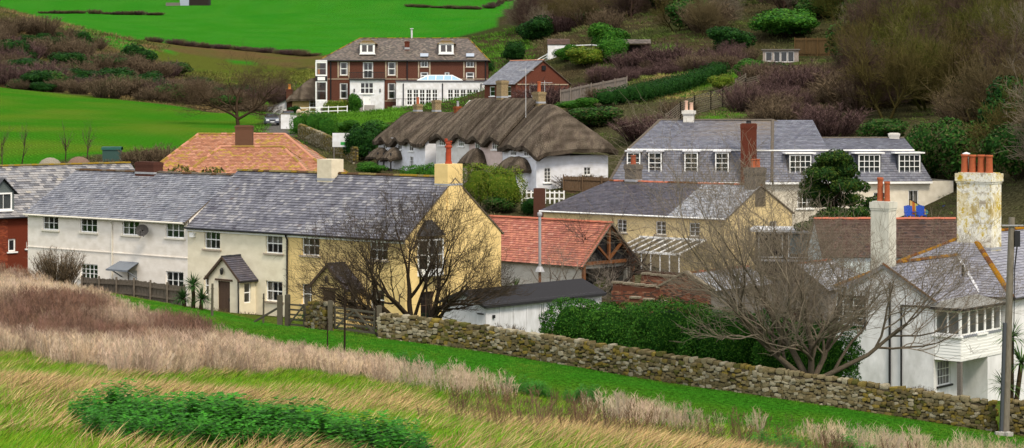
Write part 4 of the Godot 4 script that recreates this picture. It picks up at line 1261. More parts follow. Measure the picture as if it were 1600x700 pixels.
func middle_buildings() -> void:
	var whitew := mat("limewash", Color(0.72, 0.73, 0.78), 0.85, "blotch", 0.35, true)
	var pinkw := mat("pink_limewash", Color(0.62, 0.5, 0.46), 0.85, "blotch", 0.35, true)
	var creamw := mat("cream_limewash", Color(0.68, 0.67, 0.64), 0.85, "blotch", 0.35, true)
	var buff := mat("buff_stack", Color(0.46, 0.35, 0.2), 0.9, "rough", 1.2)
	var o := Vector3(2.042, -7.51, -172)
	var turn := 62.0
	var ex := Vector3(cos(deg_to_rad(turn)), 0, sin(deg_to_rad(turn)))
	var wd := 7.0
	var ws := {"cur": 1, "mull": true, "deep": 0.08}
	# near end, hipped
	var h := thing("thatched_cottage", "white thatched end cottage with broad hipped thatch and dark porch door", "house", o, turn)
	facade(h, whitew, Vector3(-6.1, 0, 0), FRONT, 6.1, 3.9, [["win", 1.4, 2.95, 2.55, 3.85, 3, 3, ws], ["win", 3.8, 2.95, 4.95, 3.85, 3, 3, ws]])
	facade(h, whitew, Vector3(0, 0, 0), RIGHT, wd, 3.0, [["win", 0.75, 0.75, 1.4, 2.0, 2, 4, ws], ["win", 4.6, 1.35, 5.3, 2.0, 2, 2, ws]])
	facade(h, whitew, Vector3(0, 0, -wd), BACK, 6.1, 3.0)
	thatch(h, -6.25, 0.95, 0.5, -wd - 0.5, 3.75, 7.55, [[-4.1, 0.8, 0.35], [-1.7, 0.8, 0.3], [0.6, 1.0, -0.5]], 0.0, 3.9)
	chimney(h, Vector3(-5.9, 6.8, -wd / 2), 1.1, 0.7, 1.6, buff, {"cap": 0.2, "pots": [[0, 0, 0.9, 0.16]], "fy": 0.7})
	facade(h, whitew, Vector3(-4.6, 0, 1.1), FRONT, 3.4, 2.1, [["win", 0.3, 0.9, 1.5, 2.0, 3, 3, ws], ["door", 2.2, 0.0, 3.0, 2.0, 1, 1, {"m": mat("dark_door", Color(0.02, 0.03, 0.04), 0.4)}]], null, "porch_wall")
	facade(h, whitew, Vector3(-1.2, 0, 1.1), RIGHT, 1.1, 2.1, [], null, "porch_wall")
	thatch(h, -5.0, -0.8, 1.6, -0.9, 1.95, 3.1, [], 0.8, 0.8, 0.2, "porch_thatch", 0.22)
	# pink
	h = thing("thatched_cottage", "pink washed thatched cottage with thatched hood and climber, next to white end cottage", "house", o + ex * -6.15 + Vector3(0, 0.2, 0), turn)
	facade(h, pinkw, Vector3(-6.3, 0, 0), FRONT, 6.3, 4.3, [["win", 1.05, 3.2, 2.15, 4.2, 3, 3, ws], ["win", 4.35, 3.2, 5.45, 4.2, 3, 3, ws], ["win", 4.3, 0.9, 5.4, 1.7, 3, 2, ws]])
	facade(h, pinkw, Vector3(0, 0, 0), RIGHT, wd, 4.0, [], [wd / 2, 7.4])
	facade(h, pinkw, Vector3(0, 0, -wd), BACK, 6.3, 4.0)
	thatch(h, -6.4, 0.35, 0.5, -wd - 0.5, 4.1, 7.9, [[-4.7, 0.8, 0.4], [-1.4, 0.8, 0.4], [-3.0, 0.8, -0.25]])
	thatch(h, -6.0, -2.9, 1.5, -0.9, 2.15, 3.5, [], 0.9, 0.9, 0.2, "porch_thatch", 0.22)
	facade(h, pinkw, Vector3(-5.5, 0, 1.0), FRONT, 2.2, 2.2, [["door", 0.6, 0.0, 1.5, 2.0, 1, 1]], null, "porch_wall")
	# cream white
	h = thing("thatched_cottage", "off-white thatched cottage with black drainpipe, between pink cottage and far white gable", "house", o + ex * -12.5 + Vector3(0, 0.35, 0), turn)
	facade(h, creamw, Vector3(-6.8, 0, 0), FRONT, 6.8, 4.3, [["win", 0.55, 3.2, 1.85, 4.05, 3, 3, ws], ["win", 4.6, 3.2, 5.7, 4.15, 3, 3, ws], ["win", 1.9, 0.7, 3.0, 1.6, 3, 2, ws], ["win", 4.9, 0.7, 5.9, 1.6, 3, 2, ws]])
	facade(h, creamw, Vector3(-6.8, 0, -wd), LEFT, wd, 4.0, [], [wd / 2, 7.4])
	facade(h, creamw, Vector3(0, 0, -wd), BACK, 6.8, 4.0)
	thatch(h, -7.4, 0.1, 0.5, -wd - 0.5, 4.1, 7.75, [[-5.6, 0.8, 0.35], [-1.6, 0.8, 0.4], [-3.6, 0.9, -0.25]], 1.4)
	chimney(h, Vector3(-0.3, 6.9, -wd / 2), 0.95, 0.7, 2.2, buff, {"cap": 0.2, "pots": [], "fy": 0.75})
	downpipe(h, [Vector3(-4.4, 2.6, 0.1), Vector3(-4.4, 0, 0.1)], mat("black_pipe", Color(), 0.4), 0.09)
	# far white
	h = thing("thatched_cottage", "far white thatched cottage with two thatched door hoods and dipping eaves", "house", o + ex * -21.6 + Vector3(0, 0.8, 0), turn)
	facade(h, whitew, Vector3(-10.6, 0, 0), FRONT, 10.6, 3.3, [["win", 1.0, 2.2, 2.0, 3.0, 2, 2, ws], ["win", 4.4, 2.2, 5.4, 3.0, 2, 2, ws], ["win", 7.0, 2.1, 8.0, 2.9, 2, 2, ws], ["win", 7.2, 0.5, 8.0, 1.6, 2, 3, ws]])
	facade(h, whitew, Vector3(0, 0, 0), RIGHT, wd, 3.2, [["win", 1.3, 0.6, 2.3, 1.8, 3, 3, ws], ["win", 1.4, 2.9, 2.3, 3.2, 3, 1, ws]], [wd / 2, 5.8])
	facade(h, whitew, Vector3(0, 0, -wd), BACK, 10.6, 3.2)
	facade(h, whitew, Vector3(-10.6, 0, -wd), LEFT, wd, 3.2, [], [wd / 2, 5.8])
	thatch(h, -11.0, 0.4, 0.5, -wd - 0.5, 3.05, 6.0, [[-9.1, 0.7, 0.5], [-5.7, 0.7, 0.5], [-3.1, 0.7, 0.45], [-7.4, 0.7, -0.2], [-1.0, 1.0, -0.1]])
	chimney(h, Vector3(-9.0, 5.3, -wd / 2), 0.9, 0.6, 1.2, buff, {"cap": 0.18, "pots": [[0, 0, 0.7, 0.15]], "fy": 0.6})
	chimney(h, Vector3(-4.8, 5.3, -wd / 2), 0.8, 0.6, 1.6, buff, {"cap": 0.18, "pots": [], "fy": 0.6})
	chimney(h, Vector3(-0.2, 5.0, -wd / 2), 0.6, 0.6, 1.3, mat("orange_brick", Color(0.36, 0.12, 0.05), 0.9, "brick", 1.6), {"cap": 0.12, "pots": [[0, 0, 0.5, 0.12]], "pm": mat("dull_steel", Color(), 0.4), "fy": 0.6})
	thatch(h, -10.8, -7.9, 1.4, -0.8, 1.6, 2.6, [], 0.8, 0.8, 0.2, "porch_thatch", 0.2)
	thatch(h, -7.3, -5.0, 1.4, -0.8, 1.6, 2.7, [], 0.8, 0.8, 0.2, "porch_thatch", 0.2)
	for x in [-10.3, -8.3, -6.9, -5.3]:
		var pb := MB.new()
		pb.box(Vector3(x, 0.7, 1.1), Vector3(0.12, 2.4, 0.12))
		part(pb, "porch_post", mat("black_paint", Color(), 0.5), h)
	mansard_house()
	# bungalow with a big salmon tiled roof
	h = thing("tiled_bungalow", "bungalow with broad hipped salmon tiled roof and squat brown chimney", "house", Vector3(-27.3, -8.9, -156), 0)
	var br := mat("brown_brick", Color(0.2, 0.11, 0.07), 0.9, "brick", 1.6)
	facade(h, br, Vector3(-0.8, 0, 0), FRONT, 14.6, 3.2, [["win", 2.0, 1.0, 3.6, 2.3, 3, 1], ["win", 11.5, 1.0, 13.0, 2.3, 3, 1]]); facade(h, br, Vector3(13.8, 0, 0), RIGHT, 10.5, 3.2); facade(h, br, Vector3(13.8, 0, -10.5), BACK, 14.6, 3.2); facade(h, br, Vector3(-0.8, 0, -10.5), LEFT, 10.5, 3.2)
	var clayr := [mat("clay_ridge", Color(0.42, 0.2, 0.13), 0.85, "blotch", 1.0), mat("clay_ridge_lichen", Color(0.42, 0.27, 0.07), 0.9, "rough", 2.0)]
	hip_roof(h, -0.8, 13.8, 0.0, -10.5, 3.2, 6.4, 3.4, 4.4, 2, 0.2, 0.24, clayr, 0.3)
	facade(h, br, Vector3(4.2, 0, 3.4), FRONT, 8.4, 3.1, [["win", 2.0, 1.0, 4.0, 2.3, 3, 1]], null, "wing_wall"); facade(h, br, Vector3(12.6, 0, 3.4), RIGHT, 3.5, 3.1, [], null, "wing_wall"); facade(h, br, Vector3(4.2, 0, 0), LEFT, 3.4, 3.1, [], null, "wing_wall")
	hip_roof(h, 2.4, 12.6, 3.4, -4.6, 3.1, 5.5, 2.6, 2.8, 2, 0.2, 0.24, clayr, 0.25, "wing_roof", false)
	chimney(h, Vector3(6.7, 4.6, -1.6), 1.3, 0.9, 2.5, br, {"cap": 0.12, "over": 0.05, "fy": 0.9, "fh": 0.2})
	# red brick house on the left edge
	h = thing("red_brick_house", "red brick house with lichened patchy slate roof and dormer, behind white cottage", "house", Vector3(-32.17, -11.6, -136), -45)
	var rb := mat("warm_red_brick", Color(0.22, 0.055, 0.03), 0.9, "brick", 1.6)
	facade(h, rb, Vector3(-9, 0, 0), FRONT, 19.6, 4.2, [["win", 7.55, 1.75, 8.1, 2.6, 1, 1, {"fw": 0.1}], ["win", 8.9, 1.9, 9.3, 2.4, 1, 1, {"fw": 0.1}]]); facade(h, rb, Vector3(10.6, 0, 0), RIGHT, 7.6, 4.2, [], [3.8, 7.25]); facade(h, rb, Vector3(10.6, 0, -7.6), BACK, 19.6, 4.2); facade(h, rb, Vector3(-9, 0, -7.6), LEFT, 7.6, 4.2, [], [3.8, 7.25])
	brick_face(h, Vector3(-0.05, 0, 0), FRONT, 1.2, 4.05, brick_pal(1)); brick_face(h, Vector3(-5.0, 0, 0), FRONT, 3.5, 4.05, brick_pal(1))
	gable_roof(h, -9, 10.6, 0, -7.6, 4.2, 7.25, 8, 0.24, 0.4, [mat("ridge_lichen", Color(), 0.9), mat("ridge_lichen", Color(), 0.9), mat("ridge_lichen_pale", Color(), 0.9)], 0.3)
	gutter(h, Vector3(-9, 4.0, 0.36), Vector3(10.6, 4.0, 0.36), mat("black_pipe", Color(), 0.4))
	var b := MB.new()
	b.span(Vector3(-2.6, 4.3, -1.6), Vector3(-0.9, 5.7, -0.2))
	b.tri(Vector3(-2.6, 5.7, -0.2), Vector3(-0.9, 5.7, -0.2), Vector3(-1.75, 6.5, -0.2))
	var dm := part(b, "dormer", mat("green_grey_boards", Color(0.1, 0.12, 0.12), 0.7), h)
	win(dm, Vector3(-2.4, 4.5, -0.17), FRONT, 1.3, 1.15, 2, 1, {"deep": -0.02, "fw": 0.1})
	b = MB.new()
	b.quad(Vector3(-0.65, 5.5, 0.05), Vector3(-0.65, 5.5, -3.0), Vector3(-1.75, 6.6, -3.0), Vector3(-1.75, 6.6, 0.05)); b.quad(Vector3(-2.85, 5.5, -3.0), Vector3(-2.85, 5.5, 0.05), Vector3(-1.75, 6.6, 0.05), Vector3(-1.75, 6.6, -3.0))
	part(b, "dormer_roof", mat("dark_slate_plain", Color(0.075, 0.078, 0.09), 0.6, "rough", 2.0), dm)

func mansard_house() -> void:
	var h := thing("mansard_house", "large cream house with slate mansard roof, white dormers and tall brick chimney", "house", Vector3(19.79, -11.3, -156), 8)
	var cream := mat("ivory_render", Color(0.68, 0.63, 0.53), 0.85, "blotch", 0.3, true)
	var whitep := mat("window_paint", Color(), 0.45)
	var c16 := cos(deg_to_rad(-16.0))
	var s16 := sin(deg_to_rad(-16.0))
	var W := func(x: float, y: float, z: float) -> Vector3: return Vector3(x * c16 - z * s16, y, x * s16 + z * c16)
	var wn := Vector3(-s16, 0, c16)
	var ws := {"rail": true, "deep": 0.08, "cur": 1}
	facade(h, cream, Vector3(-12.1, 0, 0), FRONT, 12.1, 5.25, [["win", 2.0, 3.2, 3.0, 4.6, 3, 4, ws], ["win", 5.0, 3.2, 6.0, 4.6, 3, 4, ws]])
	facade(h, cream, Vector3(0, 0, 0), wn, 14.4, 5.25, [["win", 2.0, 3.2, 3.2, 4.5, 3, 3, ws], ["win", 4.6, 3.2, 5.6, 4.5, 3, 3, ws], ["win", 8.0, 3.2, 9.2, 4.4, 3, 3, ws], ["win", 10.8, 2.4, 11.6, 4.55, 2, 2, ws]])
	facade(h, cream, Vector3(-12.1, 0, -11), LEFT, 11, 5.25)
	facade(h, cream, W.call(14.4, 0, 0), W.call(1, 0, 0), 8, 5.25)
	var sl := vmat("slate", 0.6, "blotch", 0.5)
	var A := Vector3(-12.4, 5.25, 0.35)
	var B := Vector3(0, 5.25, 0.35)
	var C := Vector3(0, 7.6, -1.0)
	var D := Vector3(-11.1, 7.65, -1.0)
	var E := Vector3(0, 9.9, -5.5)
	var F := Vector3(-8.9, 9.9, -5.5)
	var G := Vector3(-12.4, 5.25, -11.3)
	var Hh := Vector3(-11.1, 7.65, -10.0)
	var w0: Vector3 = W.call(0.05, 5.25, 0.35)
	var w1: Vector3 = W.call(12.6, 5.25, 0.35)
	var w2: Vector3 = W.call(11.6, 7.6, -1.0)
	var w3: Vector3 = W.call(0.0, 7.6, -1.0)
	var w4: Vector3 = W.call(11.8, 8.5, -4.0)
	var w5: Vector3 = W.call(4.75, 8.5, -4.0)
	var lower := [[A, B, C, D], [G, A, D, Hh]]
	var upper := [[D, C, E, F], [Hh, D, F, F]]
	var wl := [[w0, w1, w2, w3]]
	var wu := [[w3, W.call(4.75, 7.6, -1.0), w5, E], [W.call(4.75, 7.6, -1.0), w2, w4, w5]]
	var bk := [[Vector3(0, 5.25, -11.3), G, F, E], [W.call(12.6, 5.25, -8), W.call(0, 5.25, -8), w5, w4], [w1, W.call(12.6, 5.25, -8), w4, w2]]
	var r := roof_deck(h, lower + upper + wl + wu + bk, mat("roof_board", Color(0.2, 0.16, 0.12), 0.9, "grain", 2.0))
	var s := MB.new()
	for f in upper + wu + lower + wl: slates(s, f[0], f[1], f[2], f[3], 0.22, 0.3, [Color(0.1, 0.105, 0.14), Color(0.13, 0.135, 0.17), Color(0.16, 0.165, 0.2), Color(0.19, 0.195, 0.23)], 0.022, 0.3)
	stuff(part(s, "slates", sl, r))
	var gr := [mat("ridge_grey", Color(), 0.9)]
	ridge_line(r, F, E, gr); ridge_line(r, A, D, gr); ridge_line(r, D, F, gr); ridge_line(r, B, C, gr); ridge_line(r, C, E, gr); ridge_line(r, E, w5, gr); ridge_line(r, w5, w4, gr)
	var b := MB.new()
	b.beam(D + Vector3(0, 0.02, 0.05), C + Vector3(0, 0.02, 0.05), 0.16, 0.1)
	part(b, "lead_roll", whitep, r)
	b = MB.new()
	b.beam(w3 + Vector3(0.03, 0.02, 0.05), w2 + Vector3(0, 0.02, 0.05), 0.16, 0.1)
	part(b, "lead_roll", whitep, r)
	b = MB.new()
	b.beam(A + Vector3(0, -0.1, 0), B + Vector3(0, -0.1, 0), 0.12, 0.16)
	part(b, "gutter", whitep, h)
	b = MB.new()
	b.beam(w0 + Vector3(0, -0.1, 0), w1 + Vector3(0, -0.1, 0), 0.12, 0.16)
	part(b, "gutter", whitep, h)
	var cheek := mat("dark_cheek", Color(0.055, 0.06, 0.07), 0.7, "blotch", 1.0)
	var leadr := mat("pale_lead", Color(0.4, 0.41, 0.42), 0.5)
	for x in [-10.55, -8.9, -6.13, -3.78]:
		b = MB.new()
		b.span(Vector3(x - 0.55, 5.75, -1.4), Vector3(x + 0.55, 7.5, -0.12))
		var d := part(b, "dormer", cheek, h)
		win(d, Vector3(x - 0.52, 5.85, -0.1), FRONT, 1.04, 1.62, 2, 4, {"deep": -0.03, "fw": 0.09, "rail": true})
		b = MB.new()
		b.box(Vector3(x, 7.56, -0.95), Vector3(1.35, 0.1, 2.0))
		part(b, "dormer_roof", leadr, d)
	for x in [2.25, 7.7, 10.9]:
		b = MB.new()
		b.box(W.call(x, 6.6, -0.75), Vector3(1.9, 1.55, 1.3), Basis(W.call(1, 0, 0), Vector3.UP, W.call(0, 0, 1)))
		var d := part(b, "dormer", cheek, h)
		win(d, W.call(x - 0.86, 5.85, -0.08), wn, 1.72, 1.45, 4, 3, {"deep": -0.03, "fw": 0.08, "gw": 0.05})
		b = MB.new()
		b.box(W.call(x, 7.42, -0.75), Vector3(2.4, 0.1, 1.7), Basis(W.call(1, 0, 0), Vector3.UP, W.call(0, 0, 1)))
		part(b, "dormer_roof", whitep, d)
	chimney(h, Vector3(-1.75, 0, 0.1), 1.2, 0.9, 9.65, mat("red_stack_brick", Color(0.17, 0.055, 0.035), 0.9, "brick", 1.6), {"cap": 0.3, "over": 0.03, "pots": [[0, 0, 0.25, 0.2]], "pm": mat("black_iron", Color(), 0.5), "flash": false})
	chimney(h, Vector3(-6.6, 9.5, -5.5), 0.85, 0.8, 1.15, mat("white_stack", Color(0.62, 0.6, 0.56), 0.8, "blotch", 1.0), {"cap": 0.25, "over": 0.12, "pots": [[-0.2, 0, 0.75, 0.13], [0.2, 0, 0.6, 0.15]], "pm": mat("pale_pot", Color(0.55, 0.36, 0.27), 0.8), "flash": false})
	chimney(h, W.call(11.0, 8.0, -4.0), 0.8, 0.6, 0.85, mat("white_stack", Color(), 0.8), {"cap": 0.15, "flash": false})
	# raised terrace in front of the wing
	b = MB.new()
	b.box(W.call(11.0, 0.7, 2.2), Vector3(8.0, 3.4, 4.3), Basis(W.call(1, 0, 0), Vector3.UP, W.call(0, 0, 1)))
	part(b, "terrace", cream, h)
	# things that stand on the terrace
	var top := Transform3D(Basis(Vector3.UP, deg_to_rad(-8.0)), Vector3(19.79, -11.3, -156))
	var bx := Basis(W.call(1, 0, 0), Vector3.UP, W.call(0, 0, 1))
	var wb := thing("windbreak", "striped colourful windbreak panel on terrace beside blue chairs", "windbreak")
	wb.transform = top * Transform3D(bx, W.call(10.0, 2.4, 2.6))
	var cols := [Color(0.5, 0.33, 0.12), Color(0.4, 0.12, 0.03), Color(0.45, 0.4, 0.1), Color(0.1, 0.35, 0.45), Color(0.45, 0.15, 0.05), Color(0.5, 0.3, 0.06), Color(0.13, 0.3, 0.2)]
	for k in 7:
		b = MB.new()
		var y0 := 1.55 - k * 0.12
		b.fan([Vector3(k * 0.21, 0, 0), Vector3(k * 0.21 + 0.21, 0, 0), Vector3(k * 0.21 + 0.21, y0 - 0.12, 0), Vector3(k * 0.21, y0, 0)])
		b.fan([Vector3(k * 0.21, y0, -0.02), Vector3(k * 0.21 + 0.21, y0 - 0.12, -0.02), Vector3(k * 0.21 + 0.21, 0, -0.02), Vector3(k * 0.21, 0, -0.02)])
		part(b, "stripe", mat("stripe_%d" % k, cols[k], 0.8), wb)
	b = MB.new()
	b.beam(Vector3(0, 1.58, -0.01), Vector3(1.5, 0.72, -0.01), 0.05, 0.05); b.box(Vector3(-0.02, 0.8, -0.01), Vector3(0.05, 1.6, 0.05)); b.box(Vector3(1.49, 0.37, -0.01), Vector3(0.05, 0.74, 0.05))
	part(b, "frame", mat("black_paint", Color(), 0.5), wb)
	var cn := 0
	for x in [9.75, 10.7, 12.8]:
		var ch := thing("garden_chair", ["blue moulded terrace chair at the tall end of striped windbreak", "blue moulded terrace chair in front of striped windbreak", "blue moulded terrace chair on its own by white posts"][cn], "chair", Vector3.ZERO, 0, "blue terrace chairs")
		ch.transform = top * Transform3D(bx, W.call(x, 2.4, 3.3))
		cn += 1
		var blue := mat("blue_plastic", Color(0.01, 0.06, 0.36), 0.45)
		b = MB.new(); b.box(Vector3(0, 0.42, 0), Vector3(0.62, 0.07, 0.6)); part(b, "seat", blue, ch)
		b = MB.new()
		for k in 5: b.box(Vector3(-0.26 + k * 0.13, 0.78, -0.3), Vector3(0.11, 0.76 - 0.06 * absf(k - 2.0), 0.05), Basis(Vector3.RIGHT, -0.2))
		b.box(Vector3(0, 0.62, -0.27), Vector3(0.6, 0.1, 0.06), Basis(Vector3.RIGHT, -0.2))
		part(b, "backrest", blue, ch)
		for q in [[-0.27, 0.27], [0.27, 0.27], [-0.27, -0.27], [0.27, -0.27]]:
			b = MB.new(); b.box(Vector3(q[0], 0.2, q[1]), Vector3(0.07, 0.42, 0.07)); part(b, "leg", blue, ch)
		for sx in [-0.31, 0.31]:
			b = MB.new(); b.box(Vector3(sx, 0.64, 0.0), Vector3(0.09, 0.05, 0.62)); part(b, "armrest", blue, ch)
	for k in 4:
		var po := thing("terrace_post", "short white post along the terrace edge near blue chair", "post", Vector3.ZERO, 0, "white terrace posts")
		po.transform = top * Transform3D(bx, W.call(13.3 + k * 0.45, 2.4, 3.6))
		b = MB.new(); b.box(Vector3(0, 0.45, 0), Vector3(0.3, 0.9, 0.2)); part(b, "shaft", whitep, po)
		b = MB.new(); b.box(Vector3(0, 0.92, 0), Vector3(0.36, 0.06, 0.26)); part(b, "cap", whitep, po)
	# garden room with pale blue blinds in front of the cream house
	var g := thing("garden_room", "dark timber garden room with pale blue blinds, behind bare tree", "garden room", Vector3(18.3, -12.6, -134), 12)
	b = MB.new()
	b.span(Vector3(-2.4, -0.6, -3.4), Vector3(5.4, 2.2, -0.05))
	part(b, "wall", mat("dark_stain", Color(0.035, 0.028, 0.024), 0.7, "grain", 1.5), g)
	b = MB.new()
	b.box(Vector3(1.5, 4.2, -1.6), Vector3(8.6, 0.16, 4.0)); b.box(Vector3(1.5, 2.25, 0.0), Vector3(8.2, 0.12, 0.3))
	part(b, "roof", mat("pale_trim", Color(0.5, 0.5, 0.5), 0.7), g)
	b = MB.new()
	b.span(Vector3(-2.4, 2.2, -3.4), Vector3(5.4, 4.15, -0.4))
	part(b, "upper_wall", mat("dark_stain", Color(), 0.7), g)
	for k in 4: win(g, Vector3(-2.2 + k * 1.95, 2.4, -0.36), FRONT, 1.6, 1.65, 1, 1, {"deep": -0.04, "sill": false, "fw": 0.07})
	for k in [1, 3]:
		b = MB.new()
		b.box(Vector3(-1.4 + k * 1.95, 3.3, -0.34), Vector3(1.4, 1.3, 0.02))
		part(b, "blind", mat("pale_blue_cloth", Color(0.42, 0.62, 0.7), 0.8), g)
# ---------------------------------------------------------------- hotel and the houses on the far side
func far_buildings() -> void:
	var whitep := mat("window_paint", Color(), 0.45)
	var black := mat("black_pipe", Color(), 0.4)
	var brick := mat("hotel_brick", Color(0.17, 0.075, 0.052), 0.9, "brick", 0.9)
	var stone := mat("buff_stone", Color(0.42, 0.34, 0.25), 0.85, "blotch", 0.6)
	var whitew := mat("hotel_white", Color(0.72, 0.72, 0.74), 0.8, "blotch", 0.3)
	var h := thing("brick_hotel", "large red brick hotel with hipped tiled roof, dormers, white porch and low white extension", "hotel", Vector3(-28.406, -2.84, -303), 0)
	var w1 := {"rail": true, "fw": 0.12, "deep": 0.1, "gw": 0.06, "sm": stone, "cur": 1}
	facade(h, brick, Vector3(0, 0, 0), FRONT, 24.8, 9.15, [
		["win", 2.94, 6.85, 4.07, 8.8, 1, 2, w1], ["win", 2.94, 3.4, 4.07, 5.68, 1, 2, w1], ["win", 6.34, 6.4, 7.86, 8.8, 2, 2, w1], ["win", 10.04, 6.85, 11.17, 8.8, 1, 2, w1], ["win", 10.04, 3.35, 11.17, 5.68, 1, 2, w1],
		["win", 14.87, 8.05, 16.0, 9.05, 2, 1, w1], ["win", 14.87, 6.3, 16.0, 7.3, 1, 2, w1], ["win", 21.6, 8.05, 22.8, 9.05, 2, 1, w1], ["win", 21.6, 6.1, 22.8, 7.3, 1, 2, w1], ["win", 18.46, 6.6, 19.13, 7.3, 1, 1, w1]])
	facade(h, brick, Vector3(0, 0, -11), LEFT, 11, 9.15); facade(h, brick, Vector3(24.8, 0, 0), RIGHT, 11, 9.15); facade(h, brick, Vector3(24.8, 0, -11), BACK, 24.8, 9.15)
	hip_roof(h, 0, 24.8, 0, -11, 9.15, 12.5, 5.5, 3.0, 6, 0.3, 0.33, lichen_mats(), 0.35)
	var b := MB.new()
	for y in [6.3, 8.92, 3.05]: b.box(Vector3(12.4, y, 0.03), Vector3(24.8, 0.12, 0.1))
	part(b, "string_course", stone, h)
	for x in [2.7, 4.3, 9.75, 11.4, 14.6, 16.25, 21.3, 23.05]:
		b = MB.new()
		b.box(Vector3(x, 7.7, 0.04), Vector3(0.2, 2.4, 0.1))
		part(b, "quoin", stone, h)
	for x in [1.6, 12.9, 24.5]:
		downpipe(h, [Vector3(x, 9.0, 0.12), Vector3(x, 0.5, 0.12)], black, 0.09)
	gutter(h, Vector3(-0.3, 9.0, 0.4), Vector3(25.1, 9.0, 0.4), black, 0.1)
	for x in [6.95, 18.65]:
		b = MB.new()
		b.span(Vector3(x - 1.15, 9.9, -3.6), Vector3(x + 1.15, 11.6, -0.9))
		b.tri(Vector3(x - 1.15, 11.6, -0.9), Vector3(x + 1.15, 11.6, -0.9), Vector3(x, 12.4, -1.6))
		var d := part(b, "dormer", mat("tile_cheek", Color(0.13, 0.1, 0.08), 0.9), h)
		win(d, Vector3(x - 1.1, 10.05, -0.88), FRONT, 2.2, 1.6, 2, 1, {"deep": -0.03, "fw": 0.3, "gw": 0.2})
		b = MB.new()
		b.tri(Vector3(x - 1.4, 11.5, -0.7), Vector3(x + 1.4, 11.5, -0.7), Vector3(x, 12.5, -1.8))
		b.quad(Vector3(x + 1.4, 11.5, -0.7), Vector3(x + 1.4, 11.5, -4.2), Vector3(x, 12.5, -5.0), Vector3(x, 12.5, -1.8)); b.quad(Vector3(x - 1.4, 11.5, -4.2), Vector3(x - 1.4, 11.5, -0.7), Vector3(x, 12.5, -1.8), Vector3(x, 12.5, -5.0))
		part(b, "dormer_roof", mat("lichen_tile", Color(0.22, 0.16, 0.07), 0.9, "rough", 1.0), d)
	for x in [14.8, 21.6]:
		b = MB.new()
		b.box(Vector3(x + 0.6, 9.85, -0.7), Vector3(1.2, 0.9, 0.12), Basis(Vector3.RIGHT, -1.02))
		part(b, "skylight", mat("skylight_glass", Color(0.3, 0.34, 0.4), 0.1), h)
	chimney(h, Vector3(12.75, 10.4, -2.6), 0.7, 0.6, 1.5, mat("red_stack_brick", Color(), 0.9), {"cap": 0.1, "fy": 0.5, "fh": 0.3})
	b = MB.new(); b.rod(Vector3(13.3, 12.4, -5.5), Vector3(13.3, 13.9, -5.5), 0.14, 0.14, 8); b.box(Vector3(13.3, 13.95, -5.5), Vector3(0.5, 0.1, 0.5)); part(b, "flue", mat("pale_metal", Color(), 0.4), h)
	# two-storey white bay at the corner
	b = MB.new()
	b.span(Vector3(-0.6, -0.9, -0.6), Vector3(1.1, 3.1, 0.55)); b.span(Vector3(-0.6, 5.95, -0.6), Vector3(1.1, 6.8, 0.55)); b.span(Vector3(-0.6, 8.8, -0.6), Vector3(1.1, 9.1, 0.55))
	var bay := part(b, "corner_bay", whitew, h)
	win(bay, Vector3(-0.6, 3.1, 0.5), FRONT, 1.7, 2.85, 1, 2, {"deep": 0.0, "fw": 0.15, "cur": 1, "sill": false}); win(bay, Vector3(-0.6, 6.8, 0.5), FRONT, 1.7, 2.0, 1, 2, {"deep": 0.0, "fw": 0.15, "cur": 1, "sill": false})
	win(bay, Vector3(-0.6, 3.1, -0.6), LEFT, 1.1, 2.85, 1, 2, {"deep": 0.0, "fw": 0.15, "sill": false}); win(bay, Vector3(-0.6, 6.8, -0.6), LEFT, 1.1, 2.0, 1, 2, {"deep": 0.0, "fw": 0.15, "sill": false})
	b = MB.new(); b.box(Vector3(0.25, 6.35, 0.57), Vector3(1.74, 0.75, 0.04)); part(b, "black_panel", mat("black_paint", Color(), 0.5), bay)
	b = MB.new(); b.box(Vector3(0.25, 6.35, 0.6), Vector3(1.1, 0.5, 0.04)); part(b, "white_panel", whitep, bay)
	win(bay, Vector3(0.15, 0.3, 0.57), FRONT, 0.7, 1.9, 1, 1, {"deep": -0.02, "sill": false})
	# white porch, balcony, steps
	facade(h, whitew, Vector3(4.55, 2.2, 1.6), FRONT, 5.0, 3.95, [["win", 1.5, 1.9, 3.5, 3.6, 3, 2, {"fw": 0.12, "gw": 0.1}], ["door", 1.9, 0.3, 3.1, 1.85, 1, 1, {"m": whitep}]], null, "porch_wall")
	facade(h, whitew, Vector3(9.55, 2.2, 1.6), RIGHT, 1.6, 3.95, [], null, "porch_wall"); facade(h, whitew, Vector3(4.55, 2.2, 0.0), LEFT, 1.6, 3.95, [], null, "porch_wall")
	b = MB.new(); b.span(Vector3(4.4, 6.12, 0), Vector3(9.7, 6.3, 1.85)); part(b, "balcony_floor", mat("black_paint", Color(), 0.5), h)
	b = MB.new()
	for k in 27: b.box(Vector3(4.5 + k * 0.196, 6.75, 1.75), Vector3(0.05, 0.95, 0.05))
	b.box(Vector3(7.05, 7.25, 1.75), Vector3(5.2, 0.08, 0.08)); b.box(Vector3(7.05, 6.4, 1.75), Vector3(5.2, 0.06, 0.06))
	part(b, "balcony_railing", mat("black_iron", Color(), 0.5), h)
	for k in 8:
		b = MB.new(); b.box(Vector3(7.1, 2.35 - k * 0.19, 1.9 + k * 0.3), Vector3(2.2, 0.19, 0.6)); part(b, "step", mat("grey_step", Color(0.3, 0.28, 0.26), 0.9), h)
	b = MB.new(); b.rod(Vector3(6.7, 1.2, 4.2), Vector3(6.7, 3.4, 2.0), 0.04, 0.04); b.rod(Vector3(6.7, 0.4, 4.2), Vector3(6.7, 1.2, 4.2), 0.04, 0.04); part(b, "handrail", whitep, h)
	for x in [5.2, 9.0]:
		b = MB.new(); b.box(Vector3(x, 4.6, 1.68), Vector3(0.16, 0.5, 0.14)); part(b, "wall_lamp", black, h)
